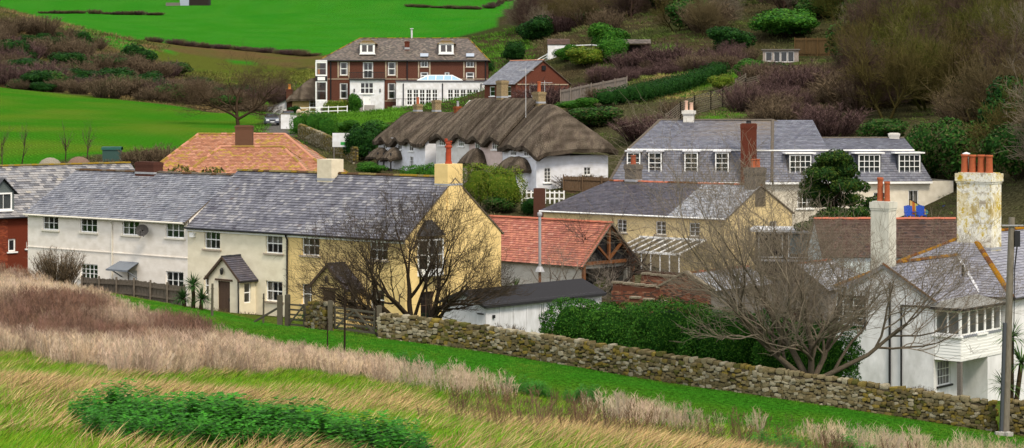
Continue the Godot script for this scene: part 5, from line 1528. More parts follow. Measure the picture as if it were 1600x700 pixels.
	# flat roofed extension with french windows and a glass lantern
	var fr := []
	for k in 5:
		fr.append(["win", 1.5 + k * 0.92, 0.65, 2.4 + k * 0.92, 3.05, 2, 4, {"fw": 0.13, "gw": 0.07, "sill": false}])
		fr.append(["win", 7.45 + k * 0.92, 0.65, 8.35 + k * 0.92, 3.05, 2, 4, {"fw": 0.13, "gw": 0.07, "sill": false}])
	facade(h, whitew, Vector3(11.55, 1.75, 5), FRONT, 12.95, 4.15, fr, null, "extension_wall"); facade(h, whitew, Vector3(24.5, 1.75, 5), RIGHT, 5, 4.15, [], null, "extension_wall"); facade(h, whitew, Vector3(11.55, 1.75, 0), LEFT, 5, 4.15, [], null, "extension_wall")
	b = MB.new(); b.span(Vector3(11.45, 5.84, 0.15), Vector3(24.6, 6.02, 5.12)); part(b, "flat_roof", mat("grey_roofing", Color(0.1, 0.1, 0.11), 0.7), h)
	b = MB.new()
	var lb := [Vector3(14.6, 6.05, 4.0), Vector3(21.1, 6.05, 4.0), Vector3(21.1, 6.05, 1.2), Vector3(14.6, 6.05, 1.2)]
	var lt := [Vector3(16.1, 6.8, 2.6), Vector3(19.6, 6.8, 2.6)]
	b.quad(lb[0], lb[1], lt[1], lt[0]); b.quad(lb[2], lb[3], lt[0], lt[1]); b.tri(lb[1], lb[2], lt[1]); b.tri(lb[3], lb[0], lt[0])
	var ln := part(b, "roof_lantern", mat("lantern_glass", Color(0.22, 0.36, 0.48), 0.12), h)
	b = MB.new()
	for e in [[lb[0], lt[0]], [lb[1], lt[1]], [lt[0], lt[1]], [lb[0], lb[1]], [lb[1], lb[2]], [lb[0], lb[3]]]: b.beam(e[0] + Vector3(0, 0.02, 0.01), e[1] + Vector3(0, 0.02, 0.01), 0.14, 0.12)
	for k in 4: b.beam(Vector3(16.1 + k * 1.16, 6.07, 4.01), Vector3(16.1 + k * 1.16, 6.82, 2.61), 0.08, 0.08)
	part(b, "lantern_bars", whitep, ln)
	for x in [12.6, 18.3, 23.9]: downpipe(h, [Vector3(x, 5.6, 5.1), Vector3(x, 1.7, 5.1)], black, 0.08)
	b = MB.new(); b.span(Vector3(11.2, -0.6, 5.05), Vector3(24.9, 2.35, 8.2)); part(b, "terrace", mat("grey_step", Color(), 0.9), h)
	b = MB.new()
	for k in 24: b.box(Vector3(11.4 + k * 0.58, 2.85, 8.1), Vector3(0.05, 1.0, 0.05))
	b.box(Vector3(18.0, 3.35, 8.1), Vector3(13.5, 0.06, 0.06))
	part(b, "terrace_railing", mat("black_iron", Color(), 0.5), h)
	# brick house with slate roof beside the hotel
	h = thing("slate_brick_house", "brick house with grey slate roof and gable, between hotel and white garden shed", "house", Vector3(0.497, -0.4, -265), 55)
	var rb := mat("gable_brick", Color(0.2, 0.075, 0.05), 0.9, "brick", 0.9)
	facade(h, rb, Vector3(-7.2, 0, 0), FRONT, 7.2, 2.95, [["win", 1.2, 1.2, 2.4, 2.5, 1, 2, {"fw": 0.1}], ["win", 4.9, 1.2, 6.1, 2.5, 1, 2, {"fw": 0.1}]])
	facade(h, rb, Vector3(0, 0, 0), RIGHT, 8.6, 2.95, [["win", 2.2, 1.2, 3.9, 2.7, 2, 1, {"fw": 0.12}]], [4.3, 5.9])
	facade(h, rb, Vector3(0, 0, -8.6), BACK, 7.2, 2.95); facade(h, rb, Vector3(-7.2, 0, -8.6), LEFT, 8.6, 2.95, [], [4.3, 5.9])
	gable_roof(h, -7.2, 0, 0, -8.6, 2.95, 5.9, 0, 0.25, 0.3, [mat("clay_ridge", Color(), 0.9)], 0.35, 0.2)
	b = MB.new(); b.box(Vector3(0.06, 2.75, -4.3), Vector3(0.06, 0.14, 8.2)); part(b, "string_course", stone, h)
	b = MB.new(); b.box(Vector3(0.1, 4.9, -4.4), Vector3(0.12, 0.6, 0.6)); part(b, "gable_vent", black, h)
	# small thatched house left of the hotel
	h = thing("yellow_thatched_house", "small yellow thatched house with orange chimney pots, beside hotel bay", "house", Vector3(-34.5, -1.6, -316), 0)
	var yw := mat("ochre_wall", Color(0.5, 0.37, 0.17), 0.85, "blotch", 0.5)
	facade(h, yw, Vector3(0.6, 0, 0), FRONT, 6.4, 2.6, [["win", 2.6, 0.8, 3.9, 2.1, 2, 2, {"m": whitep, "fw": 0.14}]]); facade(h, yw, Vector3(0.6, 0, -6), LEFT, 6, 2.6); facade(h, yw, Vector3(7.0, 0, 0), RIGHT, 6, 2.6); facade(h, yw, Vector3(7.0, 0, -6), BACK, 6.4, 2.6)
	thatch(h, -0.3, 8.5, 0.7, -6.7, 2.3, 5.6, [], 3.4, 0.0, 0.4)
	var opm := {"cap": 0.15, "pots": [[0, 0, 0.8, 0.22]], "pm": mat("orange_pot", Color(0.5, 0.2, 0.05), 0.8), "flash": false}
	chimney(h, Vector3(4.4, 4.6, -2.6), 1.0, 0.8, 1.4, brick, opm); chimney(h, Vector3(0.1, 0, -0.6), 0.9, 0.8, 3.6, brick, opm)
	h = thing("white_outhouse", "small white outhouse with sloping roof beside yellow thatched house", "outhouse", Vector3(-38.2, -2.6, -316), 0)
	facade(h, whitew, Vector3(0, 0, 0), FRONT, 3.4, 1.6); facade(h, whitew, Vector3(3.4, 0, 0), RIGHT, 4, 2.6); facade(h, whitew, Vector3(0, 0, -4), LEFT, 4, 1.6); facade(h, whitew, Vector3(3.4, 0, -4), BACK, 3.4, 1.6)
	b = MB.new(); b.quad(Vector3(-0.3, 1.4, 0.3), Vector3(3.7, 3.2, 0.3), Vector3(3.7, 3.2, -4.3), Vector3(-0.3, 1.4, -4.3)); b.quad(Vector3(-0.3, 1.3, -4.3), Vector3(3.7, 3.1, -4.3), Vector3(3.7, 3.1, 0.3), Vector3(-0.3, 1.3, 0.3)); b.tri(Vector3(0, 1.6, 0), Vector3(3.4, 1.6, 0), Vector3(3.4, 2.95, 0))
	part(b, "roof", mat("pale_lead", Color(), 0.5), h)

	# sheds and shelters on the hillside
	var q := on(6.6, 290)
	h = thing("white_garden_shed", "small white shed with brown roof on hillside, beside white rail fence", "shed", q, 0)
	facade(h, whitew, Vector3(-1.5, 0, 0), FRONT, 3.0, 1.75, [["win", 1.9, 0.7, 2.4, 1.2, 1, 1]]); facade(h, whitew, Vector3(1.5, 0, 0), RIGHT, 2.6, 1.75, [], [1.3, 2.5]); facade(h, whitew, Vector3(-1.5, 0, -2.6), LEFT, 2.6, 1.75, [], [1.3, 2.5]); facade(h, whitew, Vector3(1.5, 0, -2.6), BACK, 3.0, 1.75)
	hip_roof(h, -1.5, 1.5, 0, -2.6, 1.75, 2.5, 0, 0, 5, 0.25, 0.3, [], 0.12)
	h = thing("timber_shelter", "open timber shelter with flat tiled roof on hillside garden", "shelter", on(17.0, 283), 0)
	for x in [-1.9, 1.9]:
		for z in [0.0, -2.0]:
			b = MB.new()
			b.box(Vector3(x, 0.7, z), Vector3(0.14, 1.8, 0.14))
			part(b, "post", mat("old_oak", Color(), 0.7), h)
	b = MB.new(); b.box(Vector3(0, 0.6, -1.9), Vector3(4.0, 1.6, 0.1)); part(b, "back_wall", mat("dark_stain", Color(), 0.7), h)
	hip_roof(h, -2.1, 2.1, 0.3, -2.3, 1.55, 2.1, 0, 0, 6, 0.25, 0.3, [], 0.15)
	h = thing("garden_cabin", "flat roofed pale timber garden cabin with glazed doors, above laurels", "cabin", on(34.6, 266), 8)
	var cw := mat("silver_boards", Color(0.34, 0.29, 0.26), 0.85, "streak", 1.0)
	facade(h, cw, Vector3(-2.0, 0, 0), FRONT, 4.6, 1.75, [["win", 0.35, 0.3, 1.2, 1.5, 1, 1, {"sill": false, "m": whitep}], ["win", 1.4, 0.2, 2.2, 1.55, 1, 1, {"sill": false, "m": whitep}], ["win", 2.3, 0.2, 3.1, 1.55, 1, 1, {"sill": false, "m": whitep}], ["win", 3.2, 0.2, 4.0, 1.55, 1, 1, {"sill": false, "m": whitep}]])
	facade(h, cw, Vector3(2.6, 0, 0), RIGHT, 3, 1.75); facade(h, cw, Vector3(-2.0, 0, -3), LEFT, 3, 1.75); facade(h, cw, Vector3(2.6, 0, -3), BACK, 4.6, 1.75)
	b = MB.new(); b.span(Vector3(-2.2, 1.72, -3.2), Vector3(2.8, 1.88, 0.2)); part(b, "roof", mat("grey_wood", Color(), 0.8), h)
	# barn on the far field
	var d := 742.0
	var bp := on(-121.5, d, -0.5)
	h = thing("field_barn", "dark timber barn with open bay and grey lean-to, far off on green field", "barn", bp, 0)
	var dk := mat("dark_stain", Color(), 0.7)
	facade(h, dk, Vector3(4.5, 0, 0), FRONT, 7.0, 4.2, [], null, "wall", 1.5); facade(h, dk, Vector3(11.5, 0, 0), RIGHT, 6, 4.2, [], [3, 6.0], "wall", 1.5); facade(h, dk, Vector3(4.5, 0, -6), LEFT, 6, 4.2, [], [3, 6.0], "wall", 1.5)
	gable_roof(h, 4.5, 11.5, 0, -6, 4.2, 6.0, 6, 0.6, 0.8, [], 0.3)
	var gl := mat("grey_sheet", Color(0.3, 0.33, 0.4), 0.5)
	facade(h, gl, Vector3(1.2, 0, 0.2), FRONT, 3.3, 5.0, [], null, "lean_to_wall", 1.5)
	b = MB.new(); b.quad(Vector3(-4.0, 3.4, 0.4), Vector3(1.4, 3.6, 0.4), Vector3(1.4, 4.4, -5), Vector3(-4.0, 4.2, -5)); b.box(Vector3(-1.3, 0.6, 0.1), Vector3(5.2, 2.0, 0.2))
	part(b, "lean_to", mat("grey_wood", Color(), 0.8), h)
# ---------------------------------------------------------------- walls, gates, fences
func stone_mesh(k: int) -> ArrayMesh:                     # an irregular rounded block, unit size
	var key := "stone%d" % k
	if meshes.has(key): return meshes[key]
	var b := MB.new()
	var f := FastNoiseLite.new()
	f.seed = 50 + k; f.frequency = 0.9
	for face in 6:
		var n: Vector3 = [Vector3.RIGHT, Vector3.LEFT, Vector3.UP, Vector3.DOWN, Vector3.BACK, Vector3.FORWARD][face]
		var u: Vector3 = [Vector3.FORWARD, Vector3.BACK, Vector3.RIGHT, Vector3.RIGHT, Vector3.RIGHT, Vector3.LEFT][face]
		var w := n.cross(u)
		var rows := []
		for i in 3:
			var line := []
			for j in 3:
				var q: Vector3 = n + u * (j - 1.0) + w * (i - 1.0)
				var s: Vector3 = q * 0.5 * (1.0 - 0.24 * (q.length() - 1.0))
				line.append(s + s.normalized() * f.get_noise_3dv(q * 1.7) * 0.26)
			rows.append(line)
		b.grid(rows)
	meshes[key] = b.mesh()
	return meshes[key]

func stone_mats() -> Array:
	var cs := [Color(0.33, 0.28, 0.17), Color(0.5, 0.45, 0.33), Color(0.26, 0.21, 0.11), Color(0.34, 0.26, 0.065), Color(0.19, 0.16, 0.085), Color(0.16, 0.155, 0.05), Color(0.27, 0.21, 0.07)]
	var a := []
	for k in cs.size(): a.append([mat("rubble_%d" % k, cs[k], 0.95, "rough", 3.5, true), cs[k]])
	return a

func stone_wall(called: String, label: String, line: Array, h: float, thick: float, parts: int, cope := true) -> void:     # line: x, d pairs
	var o := on(line[0], line[1])
	var t := thing(called, label, "wall", o)
	var ms := stone_mats()
	var core := MB.new()
	core.col = Color(0.13, 0.11, 0.075)
	var todo := []
	for k in line.size() / 2 - 1:
		var a := on(line[2 * k], line[2 * k + 1]) - o
		var c := on(line[2 * k + 2], line[2 * k + 3]) - o
		var l := Vector2(c.x - a.x, c.z - a.z).length()
		var u := Vector3(c.x - a.x, 0, c.z - a.z) / l
		var n := u.cross(Vector3.UP)
		if n.z < 0: n = -n
		var steps := int(ceil(l / 1.0))
		for i in steps:
			var p := a.lerp(c, float(i) / steps)
			var q := a.lerp(c, float(i + 1) / steps)
			var f := n * (thick * 0.5 - 0.05)
			core.quad(p + f - Vector3(0, 0.4, 0), q + f - Vector3(0, 0.4, 0), q + f + Vector3(0, h - 0.1, 0), p + f + Vector3(0, h - 0.1, 0))
			core.quad(q - f - Vector3(0, 0.4, 0), p - f - Vector3(0, 0.4, 0), p - f + Vector3(0, h - 0.1, 0), q - f + Vector3(0, h - 0.1, 0))
			core.quad(p + f + Vector3(0, h - 0.1, 0), q + f + Vector3(0, h - 0.1, 0), q - f + Vector3(0, h - 0.1, 0), p - f + Vector3(0, h - 0.1, 0))
		var ends := n * (thick * 0.5 - 0.05)
		core.quad(a - ends - Vector3(0, 0.4, 0), a + ends - Vector3(0, 0.4, 0), a + ends + Vector3(0, h - 0.1, 0), a - ends + Vector3(0, h - 0.1, 0))
		core.quad(c + ends - Vector3(0, 0.4, 0), c - ends - Vector3(0, 0.4, 0), c - ends + Vector3(0, h - 0.1, 0), c + ends + Vector3(0, h - 0.1, 0))
		for side in [1.0, -1.0]:
			var y := 0.0
			while y < h - 0.14:
				var ch := R.randf_range(0.08, 0.14)
				var x := R.randf_range(-0.15, 0.0)
				while x < l:
					var sw := R.randf_range(0.09, 0.29)
					var mid := clampf((x + sw / 2) / l, 0, 1)
					var s := Vector3(sw * 1.12, ch * R.randf_range(0.85, 1.5), 0.22)
					var p: Vector3 = a.lerp(c, mid) + n * side * (thick * 0.5 - 0.08 + R.randf_range(-0.02, 0.03)) + Vector3(0, y + ch / 2 + R.randf_range(-0.05, 0.05), 0)
					todo.append([s.x * s.y * (1.0 if side > 0 else 0.1), Transform3D(Basis(u, Vector3.UP, n) * Basis(Vector3.BACK, R.randf_range(-0.3, 0.3)) * Basis.from_scale(s), p), y / h])
					x += sw + 0.012
				y += ch + 0.008
		if cope:
			var x := 0.0
			while x < l:
				var sw := R.randf_range(0.14, 0.38)
				var s := Vector3(sw, R.randf_range(0.14, 0.24), thick * R.randf_range(0.8, 1.1))
				var p := a.lerp(c, clampf((x + sw / 2) / l, 0, 1)) + Vector3(0, h - 0.02 + R.randf_range(-0.03, 0.04), 0)
				todo.append([s.x * s.y * 3.0, Transform3D(Basis(u, Vector3.UP, n) * Basis(Vector3.BACK, R.randf_range(-0.2, 0.2)) * Basis.from_scale(s), p), 1.0])
				x += sw + 0.01
	part(core, "core", vmat("earth_core", 1.0, "rough", 2.0, true), t)
	todo.sort_custom(func(p, q): return p[0] > q[0])
	var rest := MB.new()
	for i in todo.size():
		var pos: Vector3 = todo[i][1].origin
		var moss := tone.get_noise_2d((pos.x + o.x) * 6.0, pos.y * 9.0)
		var k := R.randi() % 3 if moss < -0.1 else R.randi() % 7
		if todo[i][2] < 0.2 and R.randf() < 0.4: k = 4
		if i < parts:
			part(stone_mesh(i % 8), "stone", ms[k][0], t, todo[i][1])
		else:
			var br := R.randf_range(0.75, 1.15)
			rest.col = Color(ms[k][1].r * br, ms[k][1].g * br, ms[k][1].b * br)
			rest.add(stone_mesh(i % 8), todo[i][1])
	if todo.size() > parts: stuff(part(rest, "rubble", vmat("rubble_stone", 0.95, "rough", 3.5, true), t))

func post(par: Node, p: Vector3, w: float, h: float, m: Material, called := "post") -> void:
	var b := MB.new()
	b.box(p + Vector3(0, h / 2 - 0.2, 0), Vector3(w, h + 0.4, w))
	b.box(p + Vector3(0, h + 0.01, 0), Vector3(w * 0.8, 0.03, w * 0.8))
	part(b, called, m, par)

func board_fence(label: String, line: Array, h: float, m: Material, bw := 0.14, dip := 0.0, called := "board_fence") -> void:
	var o := on(line[0], line[1])
	var t := thing(called, label, "fence", o)
	for k in line.size() / 2 - 1:
		var a := on(line[2 * k], line[2 * k + 1]) - o
		var c := on(line[2 * k + 2], line[2 * k + 3]) - o
		var u := Vector3(c.x - a.x, 0, c.z - a.z).normalized()
		var n := Vector3.UP.cross(u)
		var l := a.distance_to(c)
		var count := int(l / bw)
		for i in count:
			var p := a.lerp(c, (i + 0.5) / count)
			var hh := h + R.randf_range(-0.03, 0.03) - dip * absf(sin(PI * i * bw / 1.8))
			var b := MB.new()
			b.box(p + Vector3(0, hh / 2 - 0.05, 0) + n * 0.012 * (i % 2), Vector3(bw - 0.008, hh, 0.022), Basis(u, Vector3.UP, u.cross(Vector3.UP)))
			part(b, "board", m, t)
		for y in [0.3, h - 0.3]:
			var b := MB.new()
			b.beam(a + Vector3(0, y, 0) - n * 0.05, c + Vector3(0, y, 0) - n * 0.05, 0.05, 0.09)
			part(b, "rail", m, t)
		var posts := int(l / 2.0) + 1
		for i in posts + 1: post(t, a.lerp(c, float(i) / posts) - n * 0.08, 0.1, h + 0.06, m)

func rail_fence(label: String, line: Array, h: float, rails: int, m: Material, gap := 1.8, called := "rail_fence") -> void:
	var o := on(line[0], line[1])
	var t := thing(called, label, "fence", o)
	for k in line.size() / 2 - 1:
		var a := on(line[2 * k], line[2 * k + 1]) - o
		var c := on(line[2 * k + 2], line[2 * k + 3]) - o
		for i in rails:
			var b := MB.new()
			var y := h * (i + 1.0) / rails - 0.06
			b.beam(a + Vector3(0, y, 0), c + Vector3(0, y, 0), 0.06, 0.11)
			part(b, "rail", m, t)
		var posts := maxi(1, int(a.distance_to(c) / gap))
		for i in posts + 1: post(t, a.lerp(c, float(i) / posts), 0.12, h + 0.08, m)

func boundaries() -> void:
	var lane := [-5.8, 90.7, -2.8, 89.7, 0.0, 88.2, 2.7, 86.1, 5.3, 84.2, 7.7, 82.5, 10.1, 81.1, 12.5, 80.2, 14.9, 79.2, 17.1, 78.1, 18.3, 77.7]
	stone_wall("lane_wall", "long lichened rubble stone wall along the mown grass strip", lane, 1.08, 0.5, 300)
	stone_wall("lane_wall", "short pale stone wall beside the foot of the utility pole", [18.75, 77.6, 20.5, 76.6, 23.5, 75.0], 1.2, 0.5, 60)
	stone_wall("gate_wall", "short dark rubble wall between narrow gate and five-bar gate", [-9.25, 94.3, -8.35, 93.4], 1.25, 0.55, 40)
	var grey := mat("grey_gate_wood", Color(0.13, 0.115, 0.085), 0.9, "grain", 2.5)
	# five-bar gate
	var a := on(-8.1, 93.1)
	var c := on(-6.05, 91.0)
	var g := thing("field_gate", "weathered five-bar wooden gate between two stone walls", "gate", a)
	var e := c - a
	for k in 5:
		var b := MB.new()
		var y := 0.18 + k * 0.23
		b.beam(Vector3(0, y, 0), e + Vector3(0, y, 0), 0.03, 0.09)
		part(b, "bar", grey, g)
	for t in [[0.03, 0.16, 0.03, 1.2], [0.97, 0.16, 0.97, 1.2], [0.05, 0.2, 0.5, 1.1], [0.95, 0.2, 0.5, 1.1]]:
		var b := MB.new()
		b.beam(e * t[0] + Vector3(0, t[1], 0.04), e * t[2] + Vector3(0, t[3], 0.04), 0.035, 0.09, Vector3(0.7, 0, 0.7))
		part(b, "brace", grey, g)
	for q in [a + Vector3(-0.15, 0, 0.12), c + Vector3(0.16, 0, 0.1)]:
		var p := thing("gate_post", "stout weathered post at the %s end of five-bar gate" % ("rubble wall" if q.x < -7 else "long stone wall"), "post", q)
		post(p, Vector3.ZERO, 0.22, 1.4, grey, "shaft")
	# narrow gate
	a = on(-10.55, 95.6)
	c = on(-9.5, 94.6)
	g = thing("wicket_gate", "narrow weathered wooden gate beside short rubble wall", "gate", a)
	e = c - a
	for k in 5:
		var b := MB.new()
		b.beam(e * 0.12 + Vector3(0, 0.15 + k * 0.23, 0), e * 0.88 + Vector3(0, 0.15 + k * 0.23, 0), 0.03, 0.08)
		part(b, "bar", grey, g)
	for t in [[0.12, 0.12, 0.12, 1.15], [0.88, 0.12, 0.88, 1.15], [0.14, 0.15, 0.86, 1.05]]:
		var b := MB.new()
		b.beam(e * t[0] + Vector3(0, t[1], 0.03), e * t[2] + Vector3(0, t[3], 0.03), 0.035, 0.08, Vector3(0.7, 0, 0.7))
		part(b, "brace", grey, g)
	for k in 3:
		var p := thing("gate_post", ["thick square post at the outer side of narrow gate", "second square post close against narrow gate", "square post between narrow gate and rubble wall"][k], "post", [a + Vector3(-0.25, 0, 0.3), a + Vector3(0.08, 0, 0.05), c + Vector3(0.05, 0, 0.1)][k])
		post(p, Vector3.ZERO, 0.24, 1.5 if k < 2 else 1.45, grey, "shaft")
	var r := thing("sloping_rail", "grey rail sloping up to narrow gate post", "rail", on(-12.3, 97.5))
	var rb := MB.new()
	rb.beam(Vector3(0, 0.05, 0), a + Vector3(-0.2, 1.0, 0.2) - r.position, 0.05, 0.09)
	part(rb, "rail", grey, r)
	# fences
	board_fence("weathered board fence in front of white cottage", [-24.4, 116.5, -20.9, 113.6, -17.6, 110.4], 1.1, mat("grey_fence", Color(0.15, 0.125, 0.1), 0.9, "streak", 2.0), 0.15)
	rail_fence("low dark picket rail beside red brick house bank", [-36.5, 122, -30.5, 120], 0.9, 2, mat("dark_fence", Color(0.07, 0.05, 0.04), 0.9, "grain", 2.0), 1.2)
	board_fence("pale grey board fence on the slope behind thatched cottages", [5.9, 247.2, 9.5, 244.4, 13.6, 241.6], 1.9, mat("silver_fence", Color(0.24, 0.2, 0.17), 0.9, "streak", 1.0), 0.2)
	board_fence("brown board fence at white thatched cottage end", [4.3, 170.2, 9.0, 168.4], 1.5, mat("brown_fence", Color(0.14, 0.09, 0.055), 0.9, "streak", 1.5), 0.18)
	rail_fence("white picket rails in front of dark cottage door", [0.8, 166.0, 4.2, 165.6], 0.95, 2, mat("window_paint", Color(), 0.5), 0.35, "picket_fence")
	rail_fence("white rail fence on the hillside beside white shed", [1.8, 292, 5.0, 291], 1.1, 3, mat("window_paint", Color(), 0.5), 1.4)
	rail_fence("long white rail fence between shed and rounded bushes", [8.3, 289, 11.2, 287.1, 13.6, 284.7], 1.2, 2, mat("window_paint", Color(), 0.5), 2.0)
	rail_fence("white railing below hotel front garden", [-31.5, 292, -23.5, 292], 1.1, 2, mat("window_paint", Color(), 0.5), 1.2)
	board_fence("rust brown board fence behind garden cabin", [37.6, 272, 41.5, 268, 46.0, 266], 2.4, mat("rust_fence", Color(0.13, 0.08, 0.035), 0.9, "streak", 1.0), 0.22)
	# trellis panels stepping up the slope
	var tm := mat("trellis_wood", Color(0.2, 0.17, 0.13), 0.9, "grain", 2.0)
	var tp := [14.3, 190.2, 16.0, 194.5, 17.7, 198.6, 19.9, 205.0, 21.4, 208.0, 23.1, 211.6, 24.7, 216.5, 26.4, 219.0]
	for k in 7:
		var p := on(tp[2 * k], tp[2 * k + 1])
		var q := on(tp[2 * k + 2], tp[2 * k + 3])
		var t := thing("trellis_panel", ["square trellis panel lowest on the slope, by bramble", "square trellis panel second up the slope", "square trellis panel third up the slope, before gap", "square trellis panel fourth up the slope, above rail", "square trellis panel fifth up the slope", "tall square trellis panel sixth up the slope", "square trellis panel highest on the slope, by laurel"][k], "trellis", p, 0, "trellis panels on the garden slope")
		var v := q - p
		var hh := 1.8 if k != 5 else 2.3
		var lat := MB.new()
		for i in 11: lat.beam(v * (i / 10.0) + Vector3(0, 0.1, 0), v * (i / 10.0) + Vector3(0, hh, 0), 0.035, 0.035, Vector3(1, 0, 0.2))
		for i in 9: lat.beam(Vector3(0, 0.1 + (hh - 0.1) * i / 8.0, 0), v + Vector3(0, 0.1 + (hh - 0.1) * i / 8.0, 0), 0.035, 0.035)
		part(lat, "lattice", tm, t)
		post(t, Vector3.ZERO, 0.11, hh + 0.1, tm)
		post(t, v, 0.11, hh + 0.1, tm)
	# brick garden walls between the hedge and the low yellow house
	var bm := mat("garden_brick", Color(0.17, 0.075, 0.05), 0.9, "brick", 1.6)
	var coping := mat("pale_coping", Color(), 0.9)
	for w in [["low brick garden wall under the conservatory, with pale coping", 8.0, 126.5, 13.6, 124.0, 1.9], ["long old brown garden wall with pale coping behind laurel hedge", 5.6, 114.5, 11.0, 112.5, 2.3], ["broken brick wall end with leaning coping stones beside outbuilding", 6.3, 110.5, 8.4, 109.6, 1.75]]:
		var p := on(w[1], w[2])
		var q := on(w[3], w[4]) - p
		var t := thing("garden_wall", w[0], "wall", p)
		var b := MB.new()
		b.beam(Vector3(0, w[5] / 2 - 0.2, 0), q + Vector3(0, w[5] / 2 - 0.2, 0), 0.3, w[5] + 0.4)
		part(b, "brickwork", bm, t)
		var un := Vector3(q.x, 0, q.z).normalized()
		var fn := un.cross(Vector3.UP)
		if fn.z < 0: fn = -fn
		brick_face(t, fn * 0.15 + Vector3(0, minf(0.0, q.y) - 0.1, 0), fn, Vector2(q.x, q.z).length(), w[5] + 0.1 + absf(q.y) * 0.0, brick_pal(0))
		var n := int(q.length() / 0.6)
		for i in n:
			b = MB.new()
			b.box(q * ((i + 0.5) / n) + Vector3(0, w[5] + 0.05 + R.randf_range(-0.01, 0.02), 0), Vector3(0.57, 0.1, 0.4), Basis(Vector3.UP, atan2(-q.z, q.x)))
			part(b, "coping_stone", coping, t)
	# brick pillar, white road wall, stone pier
	var t := thing("brick_pillar", "square red brick pillar at corner of low yellow house", "pillar", on(2.1, 157))
	post(t, Vector3.ZERO, 0.9, 2.6, mat("red_brick", Color(), 0.9), "shaft")
	t = thing("road_wall", "white painted boundary wall beside the road", "wall", on(-28.0, 250))
	var b := MB.new()
	b.box(Vector3(0.9, 0.7, 0), Vector3(2.2, 2.2, 0.3)); part(b, "wall", mat("hotel_white", Color(), 0.8), t)
	b = MB.new()
	b.box(Vector3(0.9, 1.84, 0), Vector3(2.3, 0.1, 0.4)); part(b, "coping", coping, t)
	for k in 2:
		t = thing("gate_pier", ["rounded stone gate pier beside white road wall", "rounded stone gate pier against clipped hedge"][k], "pier", on([-25.6, -24.6][k], 246))
		post(t, Vector3.ZERO, 0.5, 2.0, mat("buff_stone", Color(), 0.9), "shaft")
		b = MB.new(); b.lathe([[0.36, 2.0], [0.36, 2.1], [0.3, 2.3], [0.15, 2.5], [0.0, 2.55]], 10); part(b, "cap", mat("buff_stone", Color(), 0.9), t)
	stone_wall("bank_wall", "grey stone retaining wall below clipped hedge, beside tiled bungalow", [-24.0, 232, -19.0, 215, -15.5, 203], 1.6, 0.5, 0)
# ---------------------------------------------------------------- plants
func grow(bt: MB, bc: MB, p: Vector3, dir: Vector3, l: float, r: float, lvl: int, top: int, o: Dictionary) -> void:
	var seg: int = 5 if lvl < 2 else (4 if lvl < top - 1 else 2)
	var pts := PackedVector3Array([p])
	var rad := PackedFloat32Array([r])
	var dd := dir
	var wob: float = o.wob * (1.0 + 0.25 * lvl)
	r = maxf(r, o.get("fine", 0.004))
	var tip: float = r * (0.45 if lvl < top else 0.5)
	for k in seg:
		dd = (dd + Vector3(R.randf_range(-1, 1), R.randf_range(-1, 1), R.randf_range(-1, 1)) * wob + Vector3(0, o.up, 0)).normalized()
		p += dd * (l / seg)
		pts.append(p); rad.append(lerpf(r, tip, float(k + 1) / seg))
	var sides: int = [8, 6, 5, 4, 3, 3, 3][mini(lvl, 6)]
	if o.get("thin", false) and lvl >= 2: sides = 3
	var b := bt if lvl <= 1 else bc
	var br := R.randf_range(0.8, 1.2)
	b.col = Color(o.col.r * br, o.col.g * br, o.col.b * br)
	b.tube(pts, rad, sides)
	if lvl >= top: return
	var count: int = o.kids[lvl]
	for k in count:
		var t := R.randf_range(o.get("from", 0.25), 1.0) if k > 0 else 1.0
		var f := t * seg
		var i := mini(int(f), seg - 1)
		var q := pts[i].lerp(pts[i + 1], f - i)
		var base := (pts[i + 1] - pts[i]).normalized()
		var sidev := base.cross(Vector3(R.randf_range(-1, 1), R.randf_range(-1, 1), R.randf_range(-1, 1))).normalized()
		var ang := R.randf_range(o.a0, o.a1) * (0.5 if k == 0 else 1.0)
		var nd := (base * cos(ang) + sidev * sin(ang)).normalized()
		if nd.y < o.get("low", -0.3): nd.y = absf(nd.y) * 0.4
		grow(bt, bc, q, nd.normalized(), l * R.randf_range(o.l0, o.l1), lerpf(r, tip, t) * R.randf_range(0.55, 0.75), lvl + 1, top, o)

func bare_tree(called: String, label: String, group: String, o: Dictionary) -> Node3D:
	var t := thing(called, label, "tree", Vector3.ZERO, 0, group)
	var bt := MB.new()
	var bc := MB.new()
	for s in o.stems:
		grow(bt, bc, s[0], s[1].normalized(), s[2], s[3], 0, o.top, o)
	part(bt, "trunk", vmat("bark", 0.95, "rough", 3.0, true), t)
	part(bc, "crown", vmat("twig", 0.95), t)
	return t

